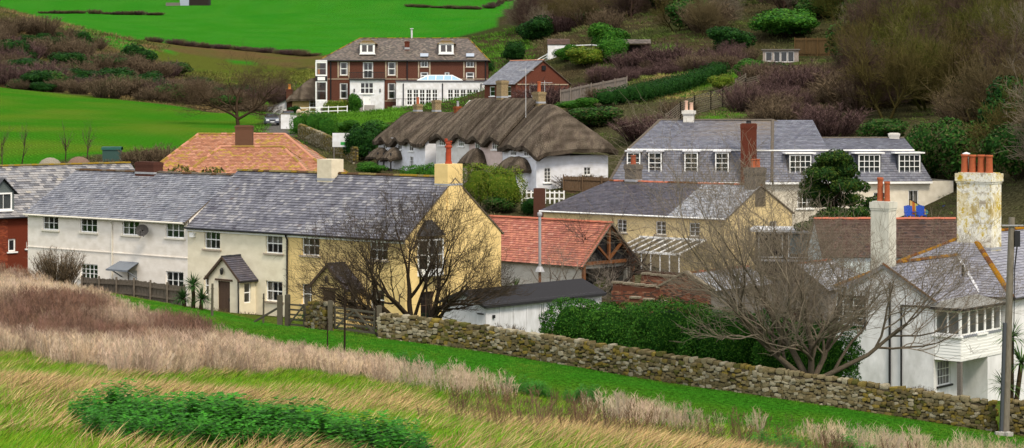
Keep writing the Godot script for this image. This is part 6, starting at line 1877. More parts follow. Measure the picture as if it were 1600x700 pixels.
func leafy(b: MB, lumps: Array, count: int, size: float, cols: Array, rough := 0.25, flat := 0.0) -> void:
	# lumps: [centre, radii]; leaf blades on and just under the surface, and a leafy core of the same green
	var f := FastNoiseLite.new()
	f.seed = R.randi() % 9999
	f.frequency = 0.9
	var area := 0.0
	for l in lumps: area += l[1].x * l[1].y + l[1].y * l[1].z + l[1].x * l[1].z
	for l in lumps:
		var c: Vector3 = l[0]
		var r: Vector3 = l[1]
		var k := int(count * (r.x * r.y + r.y * r.z + r.x * r.z) / area)
		for i in k:
			var q := Vector3(R.randfn(), R.randfn(), R.randfn()).normalized()
			if flat > 0.0:                                  # boxy, clipped
				var m := maxf(absf(q.x), maxf(absf(q.y), absf(q.z)))
				q = q.lerp(q / m, flat)
			if q.y < -0.75: continue
			var deep := 1.0 - absf(R.randfn()) * 0.12
			var p := c + q * r * (deep + f.get_noise_3dv(c + q * r) * rough)
			var nn := (q / r).normalized()
			nn = (nn + Vector3(R.randf_range(-1, 1), R.randf_range(-0.6, 1), R.randf_range(-1, 1)) * 0.9).normalized()
			var u := nn.cross(Vector3(R.randf_range(-1, 1), R.randf_range(-1, 1), R.randf_range(-1, 1))).normalized()
			var w := nn.cross(u)
			var s := size * R.randf_range(0.6, 1.3)
			var cc: Color = cols[R.randi() % cols.size()]
			var br := R.randf_range(0.75, 1.25)
			b.col = Color(cc.r * br, cc.g * br, cc.b * br)
			b.quad(p - u * s, p + w * s * 0.42, p + u * s, p - w * s * 0.42)
		b.col = cols[0]
		var rows := []
		for i in 7:
			var ring := []
			for j in 11:
				var a := TAU * j / 10.0
				var e := PI * i / 6.0 - PI / 2
				var q := Vector3(cos(a) * cos(e), sin(e), sin(a) * cos(e))
				if flat > 0.0:
					var m := maxf(absf(q.x), maxf(absf(q.y), absf(q.z)))
					q = q.lerp(q / m, flat)
				ring.append(c + q * r * (0.68 + f.get_noise_3dv(c + q * r) * rough))
			rows.append(ring)
		b.grid(rows, true)

func greens(k: String) -> Array:
	if k == "dk": return [Color(0.014, 0.045, 0.01), Color(0.02, 0.06, 0.012), Color(0.026, 0.07, 0.016), Color(0.012, 0.035, 0.012)]
	if k == "lr": return [Color(0.016, 0.055, 0.01), Color(0.022, 0.075, 0.012), Color(0.035, 0.11, 0.014), Color(0.06, 0.15, 0.02)]
	if k == "gr": return [Color(0.03, 0.1, 0.012), Color(0.045, 0.13, 0.016), Color(0.06, 0.15, 0.02), Color(0.024, 0.08, 0.014)]
	if k == "yg": return [Color(0.08, 0.13, 0.014), Color(0.12, 0.16, 0.02), Color(0.15, 0.16, 0.025), Color(0.05, 0.1, 0.016)]
	if k == "iv": return [Color(0.02, 0.06, 0.014), Color(0.03, 0.085, 0.016), Color(0.05, 0.1, 0.02), Color(0.07, 0.07, 0.03)]
	return [Color(0.08, 0.075, 0.02), Color(0.11, 0.095, 0.03), Color(0.06, 0.07, 0.02)]

func lumps_for(kind: int) -> Array:
	var a := []
	var many: int = [5, 8, 6][kind]
	for i in many:
		var an := TAU * i / many + R.randf_range(-0.4, 0.4)
		var rr := R.randf_range(0.12, 0.3)
		a.append([Vector3(cos(an) * rr, R.randf_range(0.28, 0.68), sin(an) * rr), Vector3(R.randf_range(0.2, 0.32), R.randf_range(0.2, 0.3), R.randf_range(0.2, 0.32))])
	a.append([Vector3(0, 0.35, 0), Vector3(0.36, 0.36, 0.36)])
	return a

var protos := {}

func bush(kind: String, x: float, d: float, w: float, h: float, label: String, group := "") -> Node3D:       # unit prototypes, scaled to size
	var v := R.randi() % 3
	var key := "%s%d" % [kind, v]
	var leaf := kind in ["dk", "gr", "yg", "iv", "ol"]
	if not protos.has(key):
		var b := MB.new()
		var st := MB.new()
		if leaf:
			leafy(b, lumps_for(v), 6500, 0.033, greens(kind), 0.4)
			st.col = Color(0.05, 0.04, 0.03)
			for k in 5:
				var a := TAU * k / 5.0
				st.rod(Vector3(cos(a) * 0.04, -0.1, sin(a) * 0.04), Vector3(cos(a) * 0.2, 0.5, sin(a) * 0.2), 0.02, 0.008, 5)
		else:
			var col: Color = Color(0.115, 0.085, 0.055) if kind == "tw" else Color(0.095, 0.06, 0.056)
			for k in 150:
				var a := R.randf() * TAU
				var rr := sqrt(R.randf()) * 0.42
				var p0 := Vector3(cos(a) * rr * 0.6, -0.05, sin(a) * rr * 0.6)
				var hh := R.randf_range(0.45, 1.0) * (1.0 - rr * 0.7)
				var p2 := Vector3(cos(a) * rr * 1.25, hh, sin(a) * rr * 1.25) + Vector3(R.randf_range(-0.08, 0.08), 0, R.randf_range(-0.08, 0.08))
				var p1 := p0.lerp(p2, 0.5) + Vector3(R.randf_range(-0.05, 0.05), 0.05, R.randf_range(-0.05, 0.05))
				var br := R.randf_range(0.6, 1.5)
				st.col = Color(col.r * br, col.g * br, col.b * br)
				st.tube(PackedVector3Array([p0, p1, p2]), PackedFloat32Array([0.007, 0.005, 0.002]), 3)
				for q in 40:
					var t := R.randf_range(0.2, 1.0)
					var e := p0.lerp(p1, t * 2.0) if t < 0.5 else p1.lerp(p2, t * 2.0 - 1.0)
					var dv := ((p2 - p0).normalized() * 0.8 + Vector3(R.randf_range(-1, 1), R.randf_range(-0.4, 1), R.randf_range(-1, 1))).normalized() * R.randf_range(0.05, 0.17)
					var sv := dv.cross(Vector3(R.randf_range(-1, 1), R.randf_range(-1, 1), R.randf_range(-1, 1))).normalized() * 0.0035
					br = R.randf_range(0.6, 1.6)
					b.col = Color(col.r * br, col.g * br, col.b * br)
					b.tri(e - sv, e + sv, e + dv)
		protos[key] = [b.mesh(), st.mesh()]
	var o := thing("shrub" if leaf else "bare_shrub", label, "shrub", on(x, d, -0.05), 0, group)
	o.transform.basis = Basis(Vector3.UP, R.randf() * TAU).scaled(Vector3(w, h, w) * Vector3(1.05, 1.1, 1.05))
	part(protos[key][1], "stem", vmat("bark", 0.95), o)
	part(protos[key][0], "foliage" if leaf else "twigs", vmat("leaf", 0.55, "", 1.0, false, 0.5) if leaf else vmat("twig_leaf", 0.95, "", 1.0, false, 0.2), o)
	return o

func hedge(called: String, label: String, line: Array, h: float, w: float, kind: String, per_m: int, size: float, lift := 0.0) -> void:    # line: x, d pairs
	var p0 := on(line[0], line[1])
	var t := thing(called, label, "hedge", p0)
	var b := MB.new()
	var st := MB.new()
	st.col = Color(0.05, 0.04, 0.03)
	for k in line.size() / 2 - 1:
		var a := on(line[2 * k], line[2 * k + 1], lift) - p0
		var c := on(line[2 * k + 2], line[2 * k + 3], lift) - p0
		var l := a.distance_to(c)
		var n := maxi(1, int(round(l / (w * 1.1))))
		for i in n:
			var q := a.lerp(c, (i + 0.5) / n)
			var hh := h * R.randf_range(0.94, 1.06)
			leafy(b, [[q + Vector3(0, hh * 0.5, 0), Vector3(l / n * 0.72 + 0.15, hh * 0.52, w * 0.55)]], int(per_m * l / n), size, greens(kind), 0.32, 0.6)
			st.rod(q + Vector3(0, -0.3, 0), q + Vector3(0, hh * 0.6, 0), 0.05, 0.02, 5)
	part(st, "stems", vmat("bark", 0.95), t)
	part(b, "foliage", vmat("leaf", 0.55, "", 1.0, false, 0.5), t)

func spiky(called: String, label: String, p: Vector3, heads: Array, blades: int, l: float, cols: Array, category := "palm") -> void:       # heads: [base offset, trunk top offset]
	var t := thing(called, label, category, p)
	for hd in heads:
		if hd[0].distance_to(hd[1]) > 0.1:
			var tr := MB.new()
			tr.col = Color(0.12, 0.085, 0.05)
			tr.tube(PackedVector3Array([hd[0] - Vector3(0, 0.2, 0), hd[0].lerp(hd[1], 0.5) + Vector3(0.03, 0, 0.02), hd[1]]), PackedFloat32Array([0.13, 0.1, 0.09]), 8)
			part(tr, "trunk", vmat("bark", 0.95, "rough", 3.0, true), t)
		var b := MB.new()
		for k in blades:
			var a := R.randf() * TAU
			var e := asin(R.randf_range(-0.35, 1.0))
			var dv := Vector3(cos(a) * cos(e), sin(e), sin(a) * cos(e))
			var sv := dv.cross(Vector3.UP).normalized() * 0.028
			if sv.length() < 0.01: sv = Vector3(0.028, 0, 0)
			var ll := l * R.randf_range(0.7, 1.1)
			var cc: Color = cols[R.randi() % cols.size()]
			var br := R.randf_range(0.7, 1.3)
			b.col = Color(cc.r * br, cc.g * br, cc.b * br)
			var q: Vector3 = hd[1]
			var m := q + dv * ll * 0.55
			var z := q + dv * ll - Vector3(0, ll * 0.22 * cos(e), 0)
			b.quad(q - sv * 0.5, q + sv * 0.5, m + sv, m - sv)
			b.tri(m - sv, m + sv, z)
		part(b, "leaves", vmat("leaf", 0.55, "", 1.0, false, 0.5), t)

const BUSHES := [
	["dk", -15.1, 205.0, 3.7, 4.2, "dark rounded evergreen bush beside far thatched cottage"],
	["gr", -19.7, 243.0, 3.3, 1.7, "clipped green bush by the white garden railing"],
	["gr", -16.0, 238.8, 3.7, 1.9, "clipped green bush at foot of hotel bank"],
	["yg", -25.2, 299.0, 4.2, 3.0, "yellowish spiky shrub below hotel front wall"],
	["gr", -22.9, 297.0, 2.2, 3.2, "upright green shrub beside hotel steps"],
	["tw", -27.0, 300.0, 2.6, 2.2, "brown low shrub by hotel corner bay"],
	["yg", 0.0, 275.0, 3.4, 2.1, "golden green bush beside slate roofed brick house"],
	["gr", -13.3, 193.5, 2.7, 1.3, "grey green low shrub in thatched cottage garden"],
	["iv", -0.8, 161.4, 3.5, 1.5, "ivy covered bank under the tall green hedge"],
	["dk", 1.4, 160.0, 1.5, 1.5, "dark green bush beside brick pillar of low yellow house"],
	["tw", 5.7, 173.0, 5.4, 1.2, "brown bare hedge along white thatched cottage fence"],
	["dk", 3.9, 133.0, 2.5, 0.8, "dark leafy bush against low yellow house wall"],
	["yg", 5.8, 131.0, 1.4, 1.3, "yellow green bush beside oak truss gable"],
	["gr", 7.6, 284.7, 3.2, 2.7, "bright green bush below white garden shed"],
	["yg", 10.1, 280.6, 5.3, 3.0, "large yellow green shrub below white rail fence"],
	["gr", 13.8, 280.6, 4.2, 3.2, "rounded green tree-bush beside white rail fence"],
	["gr", 14.3, 310.0, 6.0, 4.7, "big rounded evergreen above timber shelter"],
	["dk", 0.3, 339.3, 4.2, 3.8, "dark square evergreen bush behind slate brick house"],
	["dk", -4.9, 325.0, 3.5, 4.5, "dark evergreen behind hotel end wall"],
	["tp", 3.9, 250.8, 7.1, 3.4, "purple brown thicket beside slate brick house"],
	["tw", 9.9, 240.9, 3.0, 2.0, "brown bush beside pale board fence"],
	["tp", 15.4, 225.4, 3.1, 2.0, "rounded purple brown bush on garden slope"],
	["tp", 15.8, 273.4, 6.0, 2.9, "purple brown scrub on slope below shelter"],
	["tp", 20.9, 267.2, 9.2, 4.2, "wide dark purple scrub thicket above garden lawn"],
	["dk", 29.7, 278.2, 6.4, 3.8, "dark spreading evergreen in front of bare wood"],
	["gr", 38.5, 285.0, 9.8, 4.5, "wide bright evergreen behind garden cabin"],
	["yg", 22.9, 223.5, 3.1, 2.0, "rounded olive bush beside trellis fence"],
	["gr", 27.2, 234.0, 4.1, 2.2, "green laurel below garden cabin"],
	["dk", 30.1, 234.0, 4.1, 1.9, "dark laurel under garden cabin doors"],
	["tp", 12.3, 189.7, 6.5, 2.7, "purple brown bramble thicket behind mansard house"],
	["tw", 16.1, 198.6, 4.3, 1.9, "brown bramble below trellis fence"],
	["iv", 7.8, 200.3, 5.6, 2.3, "ivy covered bank behind hipped thatch"],
	["gr", 6.9, 209.8, 3.9, 1.7, "pale green shrub bank by board fence"],
	["tp", 28.3, 182.7, 6.3, 3.2, "tall purple brown scrub behind mansard house ridge"],
	["tp", 30.2, 214.0, 7.4, 3.7, "purple brown scrub below garden cabin"],
	["tw", 34.1, 206.2, 5.8, 3.9, "olive brown scrub at wood edge"],
	["iv", 33.5, 163.7, 4.1, 4.9, "tall ivy covered tree mass at mansard house end"],
	["iv", 32.3, 178.0, 5.0, 2.2, "ivy and bramble mass behind mansard wing roof"],
	["tw", 37.0, 162.3, 5.6, 3.0, "tangled brown thicket behind big stained chimney"],
	["iv", 35.4, 159.0, 5.5, 5.5, "big ivy clad thicket between terrace wall and stained chimney"],
	["iv", 37.2, 150.0, 5.0, 4.2, "lower ivy thicket beside stained chimney stack"],
	["dk", 39.5, 161.0, 6.5, 6.0, "dark evergreen mass behind stained chimney pots"],
	["tw", -25.0, 113.0, 2.8, 2.3, "bare brown hedge bush in front of white cottage"],
	["tp", -22.5, 119.0, 1.1, 0.6, "small brown bush under white cottage door canopy"],
	["ol", -22.8, 147.0, 5.0, 5.9, "olive brown budding shrub in front of tiled bungalow"],
	["tw", -31.3, 185.0, 4.0, 2.3, "brown hedge bush beside tiled bungalow"],
	["tw", -33.6, 184.0, 3.5, 2.0, "brown hedge bush beside green field bin"],
	["yg", -29.4, 178.0, 2.2, 1.0, "yellow green bush behind tiled bungalow"],
	["tw", -35.4, 180.0, 3.4, 1.5, "brown scrubby hedge along lower green field"],
	["tp", 4.5, 104.0, 3.0, 2.0, "bare purple brown shrub beside shed roof"],
	["tw", -0.3, 97.0, 1.6, 1.2, "bare reddish shrub against shed side wall"],
	["tw", 2.1, 95.0, 1.5, 1.4, "bare reddish shrub at shed corner by hedge"],
	["yg", 9.4, 118.0, 1.3, 1.0, "yellow green shrub above brick garden wall"],
	["tw", 18.6, 93.0, 1.3, 0.8, "low brown shrub at foot of white house"],
	["gr", 17.8, 95.0, 0.8, 0.4, "small clipped green shrub at foot of white house"],
	["tw", 28.7, 146.0, 2.7, 2.7, "bare pale shrub beside terrace posts"],
	["gr", -11.8, 236.7, 3.7, 1.5, "clipped bush row behind far thatched cottage"],
	["dk", -30.4, 286.3, 2.3, 1.3, "dark shrub by white road wall"],
	["tw", -39.8, 318.5, 11.9, 1.6, "brown hedge along top of lower green field"],
	["tp", -38.8, 345.0, 6.5, 4.3, "purple brown bush behind parked cars"],
	["tw", -44.5, 370.0, 8.1, 4.6, "brown thicket on slope behind big bare tree"],
]

func in_poly(a: Array) -> Vector2:
	var p := poly(a)
	var lo := p[0]
	var hi := p[0]
	for q in p:
		lo = lo.min(q); hi = hi.max(q)
	for k in 200:
		var q := Vector2(R.randf_range(lo.x, hi.x), R.randf_range(lo.y, hi.y))
		if Geometry2D.is_point_in_polygon(q, p): return q
	return p[0]

func planting() -> void:
	near_trees()
	for b in BUSHES: bush(b[0], b[1], b[2], b[3], b[4], b[5])
	# hedges
	hedge("laurel_hedge", "dense dark laurel hedge behind stone wall, ending at spiky phormium", [2.3, 95.5, 4.2, 94.0, 6.2, 92.5], 2.6, 1.6, "lr", 5600, 0.055)
	hedge("laurel_hedge", "tall dark laurel and ivy hedge behind stone wall, around bare tree", [5.8, 89.2, 8.2, 88.0, 11.0, 86.6, 13.6, 85.2], 3.0, 2.0, "lr", 7000, 0.055)
	hedge("garden_hedge", "tall green and yellow hedge in front of pink thatched cottage", [-3.4, 163.0, 0.2, 160.5], 3.4, 2.0, "yg", 3200, 0.07, 0.2)
	hedge("garden_hedge", "long low clipped hedge in front of cream thatched cottage", [-8.6, 169.5, -5.6, 168.0], 1.9, 1.4, "gr", 2000, 0.07, 1.2)
	hedge("garden_hedge", "clipped green hedge above stone wall by white gate posts", [-25.2, 238, -20.6, 236], 3.0, 1.6, "gr", 1600, 0.08, -0.4)
	hedge("garden_hedge", "long clipped dark hedge climbing the garden slope", [8.9, 210.4, 13.3, 212.8, 17.6, 225.4, 21.0, 233.0, 24.6, 240.3], 1.9, 1.6, "dk", 700, 0.09)
	# spiky plants
	var cg := [Color(0.06, 0.12, 0.03), Color(0.09, 0.14, 0.04), Color(0.045, 0.09, 0.03)]
	spiky("cordyline_palm", "tall cordyline palm with three heads beside utility pole", on(19.6, 80.6), [[Vector3.ZERO, Vector3(0.05, 3.5, 0)], [Vector3(0.05, 0, 0), Vector3(0.42, 2.5, 0.1)], [Vector3(0, 0, 0), Vector3(-0.25, 1.6, 0.1)]], 90, 1.0, cg)
	spiky("cordyline_palm", "pair of small cordyline palms in front of red tiled garage", on(0.2, 119), [[Vector3.ZERO, Vector3(0, 1.3, 0)], [Vector3(0.9, 0, 0.3), Vector3(1.0, 1.0, 0.3)]], 80, 1.0, cg)
	spiky("phormium_clump", "green phormium clump between two laurel hedges", on(5.7, 89.6), [[Vector3.ZERO, Vector3(0, 0.2, 0)]], 170, 1.5, cg, "plant")
	spiky("yucca_clump", "bright variegated yucca clump beside shed wall", on(1.0, 94.2), [[Vector3.ZERO, Vector3(0, 0.15, 0)]], 120, 0.85, [Color(0.2, 0.25, 0.05), Color(0.3, 0.32, 0.1), Color(0.1, 0.16, 0.03)], "plant")
	spiky("yucca_clump", "dark leafy clump beside cream porch fence", on(-16.9, 108.5), [[Vector3.ZERO, Vector3(0, 1.2, 0)], [Vector3(0.4, 0, 0.2), Vector3(0.5, 0.5, 0.2)], [Vector3(-0.4, 0, 0.2), Vector3(-0.5, 0.5, 0.2)]], 130, 0.85, [Color(0.03, 0.075, 0.02), Color(0.04, 0.09, 0.025)], "plant")
	spiky("yucca_clump", "spiky yucca leaves behind narrow wooden gate", on(-9.4, 95.0), [[Vector3.ZERO, Vector3(0, 0.7, 0)]], 90, 0.8, cg, "plant")
	wood()
	meadow()

func near_trees() -> void:
	# the dark many-limbed tree before the yellow cottage
	var o := {"wob": 0.16, "up": 0.05, "col": Color(0.065, 0.05, 0.036), "top": 5, "kids": [6, 5, 5, 4, 4], "a0": 0.35, "a1": 1.0, "l0": 0.52, "l1": 0.8, "from": 0.25, "low": -0.2, "fine": 0.007,
		"stems": [[Vector3(0, -0.3, 0), Vector3(-0.75, 0.8, 0.1), 2.9, 0.21], [Vector3(0.1, -0.3, 0), Vector3(0.4, 1, 0), 3.0, 0.16], [Vector3(0.15, -0.3, 0.1), Vector3(0.75, 1, 0.2), 2.3, 0.12], [Vector3(-0.1, -0.3, -0.1), Vector3(-0.2, 1, -0.3), 2.9, 0.17], [Vector3(-0.1, -0.3, 0), Vector3(-0.95, 0.45, -0.1), 2.4, 0.13]]}
	var t := bare_tree("bare_tree", "dark many-limbed bare tree in front of yellow cottage gable", "", o)
	t.position = on(-4.3, 95.0); t.scale = Vector3(1.05, 1.2, 1.05)
	# the pale spreading tree on the right
	o = {"wob": 0.19, "up": 0.08, "col": Color(0.2, 0.165, 0.125), "top": 5, "kids": [6, 5, 5, 4, 4], "a0": 0.3, "a1": 0.9, "l0": 0.5, "l1": 0.78, "from": 0.22, "low": -0.05, "fine": 0.006,
		"stems": [[Vector3(0, 0.5, 0), Vector3(-0.95, 0.5, 0.1), 4.2, 0.13], [Vector3(0, 0.5, 0), Vector3(-0.45, 1, 0), 4.0, 0.13], [Vector3(0, 0.5, 0), Vector3(0.12, 1, 0.2), 3.8, 0.12], [Vector3(0, 0.5, 0), Vector3(0.9, 0.45, 0.1), 3.7, 0.11], [Vector3(0, 0.4, 0), Vector3(-0.75, 0.75, -0.4), 3.6, 0.12], [Vector3(0, 0.4, 0), Vector3(0.45, 0.8, -0.4), 3.2, 0.11]]}
	t = bare_tree("bare_tree", "pale grey spreading bare tree growing behind lane wall among laurel hedge", "", o)
	t.position = on(12.1, 83.2); t.scale = Vector3(1.22, 1.06, 1.15)
	var tr := MB.new()
	tr.col = Color(0.13, 0.105, 0.08)
	tr.tube(PackedVector3Array([Vector3(0.05, -0.5, 0), Vector3(0, 0.2, 0), Vector3(0, 0.62, 0)]), PackedFloat32Array([0.36, 0.27, 0.24]), 10)
	part(tr, "bole", vmat("bark", 0.95, "rough", 3.0, true), t)
	# orchard trees by the garage and low yellow house
	o = {"wob": 0.2, "up": 0.03, "col": Color(0.075, 0.06, 0.05), "top": 4, "kids": [6, 5, 5, 5], "a0": 0.4, "a1": 1.1, "l0": 0.5, "l1": 0.75, "from": 0.3, "stems": [[Vector3(0, -0.2, 0), Vector3(-0.2, 1, 0), 2.4, 0.13], [Vector3(0, 0.4, 0), Vector3(0.9, 0.7, 0), 2.3, 0.09], [Vector3(0, 0.4, 0), Vector3(-0.9, 0.75, 0.1), 2.4, 0.09]]}
	t = bare_tree("bare_tree", "bare dark orchard tree in front of low yellow house wall", "", o)
	t.position = on(6.7, 130.5); t.scale = Vector3.ONE * 1.25
	o.col = Color(0.2, 0.17, 0.14)
	t = bare_tree("bare_tree", "small pale bare tree in front of red tiled garage roof", "", o)
	t.position = on(3.6, 115.5); t.scale = Vector3.ONE * 0.95
	o.col = Color(0.08, 0.055, 0.035)
	o.top = 5; o.kids = [6, 5, 5, 5, 4]
	t = bare_tree("bare_tree", "lone bare brown tree at field corner beside road", "", o)
	t.position = on(-35.0, 262); t.scale = Vector3.ONE * 2.0
	# dark cypress with flat fans of foliage
	t = thing("cypress_tree", "dark green spreading cypress in front of mansard wing", "tree", on(20.5, 131))
	var b := MB.new()
	var st := MB.new()
	st.col = Color(0.06, 0.045, 0.035)
	st.rod(Vector3(0, -0.3, 0), Vector3(0.1, 5.5, 0), 0.2, 0.06, 8)
	var lumps := []
	for k in 24:
		var a := TAU * k / 24.0 * 5.0
		var y := R.randf_range(4.4, 9.0)
		var rr := R.randf_range(0.4, 2.9) * (1.0 - absf(y - 6.2) / 4.2)
		lumps.append([Vector3(cos(a) * rr, y, sin(a) * rr * 0.7), Vector3(R.randf_range(0.7, 1.25), R.randf_range(0.35, 0.65), R.randf_range(0.6, 1.0))])
		st.rod(Vector3(0, y - 1.2, 0), Vector3(cos(a) * rr, y, sin(a) * rr * 0.7), 0.06, 0.03, 5)
	leafy(b, lumps, 26000, 0.1, [Color(0.02, 0.05, 0.012), Color(0.035, 0.07, 0.014), Color(0.06, 0.085, 0.018), Color(0.015, 0.04, 0.012)], 0.4)
	part(st, "trunk", vmat("bark", 0.95), t)
	part(b, "crown", vmat("leaf", 0.55, "", 1.0, false, 0.5), t)
	for k in 4:
		var sp := {"wob": 0.1, "up": 0.1, "col": Color(0.09, 0.07, 0.05), "top": 3, "kids": [7, 4, 3], "a0": 0.3, "a1": 0.7, "l0": 0.4, "l1": 0.6, "from": 0.3, "stems": [[Vector3(0, -0.2, 0), Vector3(0.05, 1, 0), 1.8, 0.05]]}
		t = bare_tree("bare_sapling", ["thin bare sapling at field edge behind lichened slate ridge", "thin bare sapling at field edge beside its twin", "thin bare sapling at field edge near green bin", "thin bare sapling at field edge by earth heaps"][k], "saplings along the field edge", sp)
		t.position = on([-46.8, -45.0, -39.0, -41.0][k], 188); t.scale = Vector3.ONE * 1.3

func wood() -> void:
	var edge := [0, 403, 7, 360, 16, 330, 21, 321, 25, 291, 27, 290, 36, 303, 45, 295, 46, 280, 38, 233, 31, 194, 32, 180, 36, 172, 37, 158, 40, 143, 44, 133, 70, 150, 85, 200, 110, 300, 130, 420, 60, 470, 10, 460]
	var cols := [Color(0.08, 0.066, 0.024), Color(0.1, 0.078, 0.04), Color(0.075, 0.05, 0.04), Color(0.15, 0.125, 0.09), Color(0.075, 0.078, 0.02)]
	var labels := ["olive barked bare tree in the hillside wood", "tan twigged bare tree in the hillside wood", "purple brown bare tree in the hillside wood", "pale grey bare tree in the hillside wood", "mossy green bare tree in the hillside wood"]
	var made := []
	for k in 5:
		var st := []
		for q in 2 + k % 2: st.append([Vector3(R.randf_range(-0.2, 0.2), -0.3, R.randf_range(-0.2, 0.2)), Vector3(R.randf_range(-0.6, 0.6), 1, R.randf_range(-0.6, 0.6)), 3.1, 0.13])
		var o := {"wob": 0.13, "up": 0.06, "col": cols[k], "top": 4, "kids": [7, 6, 6, 5], "a0": 0.35, "a1": 1.1, "l0": 0.52, "l1": 0.8, "from": 0.2, "thin": true, "fine": 0.017, "stems": st}
		made.append(bare_tree("wood_tree", labels[k], "bare trees of the hillside wood", o))
	var spots := []
	var tries := 0
	while spots.size() < 290 and tries < 9000:
		tries += 1
		var q := in_poly(edge)
		var ok := absf(q.x) < q.y * 0.29 + 4.0
		for s in spots:
			if s.distance_to(q) < 3.3: ok = false; break
		if ok: spots.append(q)
	for i in spots.size():
		var q: Vector2 = spots[i]
		var k := R.randi() % 5
		var s := R.randf_range(0.85, 1.35)
		if i < 5:
			k = i
			made[k].transform = Transform3D(Basis(Vector3.UP, R.randf() * TAU).scaled(Vector3.ONE * s), on(q.x, q.y, -0.2))
		else:
			copy(made[k], on(q.x, q.y, -0.2), R.randf() * TAU, Vector3(s, s * R.randf_range(0.9, 1.15), s))
	for i in 16:                                             # the thick lower corner of the wood
		var q := in_poly([37, 150, 46, 150, 58, 205, 41, 205])
		var s := R.randf_range(0.9, 1.3)
		copy(made[i % 5], on(q.x, q.y, -0.2), R.randf() * TAU, Vector3(s, s, s))
		q = in_poly([36, 148, 46, 150, 58, 205, 41, 205])
		bush(["iv", "tw", "dk"][i % 3], q.x, q.y, R.randf_range(4.0, 7.0), R.randf_range(2.5, 4.5), ["ivy thicket at the low corner of the wood", "brown thicket at the low corner of the wood", "dark holly at the low corner of the wood"][i % 3], "thickets at the low corner of the wood")
	# undergrowth of the wood
	for i in 190:
		var q := in_poly(edge)
		if absf(q.x) > q.y * 0.28 + 3.0: continue
		var kind: String = ["tw", "tp", "tw", "iv", "dk", "tw", "iv"][R.randi() % 7]
		var s := R.randf_range(4.5, 8.5)
		bush(kind, q.x, q.y, s, s * R.randf_range(0.45, 0.75), {"tw": "brown bramble thicket under the wood trees", "tp": "purple brown bramble thicket under the wood trees", "iv": "ivy thicket under the wood trees", "dk": "dark holly bush under the wood trees", "ol": "olive mossy thicket under the wood trees"}[kind], "undergrowth of the hillside wood")
	# scrub of the open slope between gardens and wood
	for i in 64:
		var q := in_poly([22, 184, 31, 190, 33, 215, 34, 232, 29, 236, 26, 222, 22, 200] if i < 30 else [8, 262, 14, 252, 26, 252, 33, 268, 30, 276, 24, 274, 12, 276])
		var s := R.randf_range(2.6, 5.0)
		var kind: String = ["tp", "tw", "tp", "tw"][R.randi() % 4]
		bush(kind, q.x, q.y, s, s * R.randf_range(0.45, 0.7), {"tp": "purple brown bramble clump on the open garden slope", "tw": "brown bramble clump on the open garden slope", "ol": "olive bramble clump on the open garden slope"}[kind], "brambles of the open slope")
	# scrub on the left hill
	for i in 215:
		var q := in_poly([-112, 415, -98, 425, -84, 425, -70, 412, -56, 380, -39, 322, -48, 311, -58, 312, -82, 331, -100, 325])
		var low := (430.0 - q.y) / 110.0
		if R.randf() > low * 1.3 + 0.2: continue
		var kind: String = ["tw", "tp", "dk", "dk", "iv", "tw", "tw"][R.randi() % 7]
		var s := R.randf_range(3.5, 8.0)
		bush(kind, q.x, q.y, s, s * R.randf_range(0.4, 0.65), {"tw": "brown thorn bush on the scrubby hill", "tp": "purple brown bramble on the scrubby hill", "iv": "mottled green bush on the scrubby hill", "dk": "dark gorse bush on the scrubby hill", "ol": "olive bush on the scrubby hill"}[kind], "bushes of the scrubby hill")
	# hedge banks of the far fields
	for a in [[-160, 700, -118, 690, 16, 3.0], [-86, 485, -70, 513, 9, 3.5], [-69, 513, -47, 486, 10, 3.0], [-36, 722, -9, 703, 10, 2.5], [-9, 703, 4, 760, 6, 4.0], [-16, 556, 3, 470, 6, 4.0]]:
		for k in a[4]:
			var t: float = (k + R.randf() * 0.6) / a[4]
			bush("tw" if R.randf() < 0.7 else "tp", lerpf(a[0], a[2], t), lerpf(a[1], a[3], t), R.randf_range(3.0, 6.0), a[5] * R.randf_range(0.3, 0.6), "low brown hedge bush along a far field bank", "hedge bushes of the far fields")

# ---------------------------------------------------------------- rough grass in front
const NETTLES := [[-4.1, 28.0, 1.6, 2.5, 620], [-2.9, 27.9, 1.1, 1.9, 320], [-5.6, 29.6, 0.8, 1.2, 120], [-1.7, 27.6, 0.6, 1.5, 110], [-9.0, 31.0, 0.7, 1.0, 50], [-3.8, 76.0, 0.9, 1.2, 60], [0.4, 72.0, 1.0, 1.4, 60], [2.6, 71.0, 0.8, 1.0, 45], [5.4, 68.5, 0.8, 1.0, 40], [7.2, 55.0, 1.1, 1.6, 90], [10.0, 60.0, 0.8, 1.2, 60]]      # x, distance, half width, half depth, plants
func edge_d(x: float) -> float:
	var e := [[-40, 112.0], [-25, 103.0], [-18.4, 93.0], [-11.0, 79.5], [-6.2, 74.0], [0.0, 71.0], [6.7, 69.0], [11.5, 68.0], [17.3, 65.1], [30, 60.0]]
	for i in e.size() - 1:
		if x < e[i + 1][0]: return lerpf(e[i][1], e[i + 1][1], clampf((x - e[i][0]) / (e[i + 1][0] - e[i][0]), 0, 1))
	return 60.0

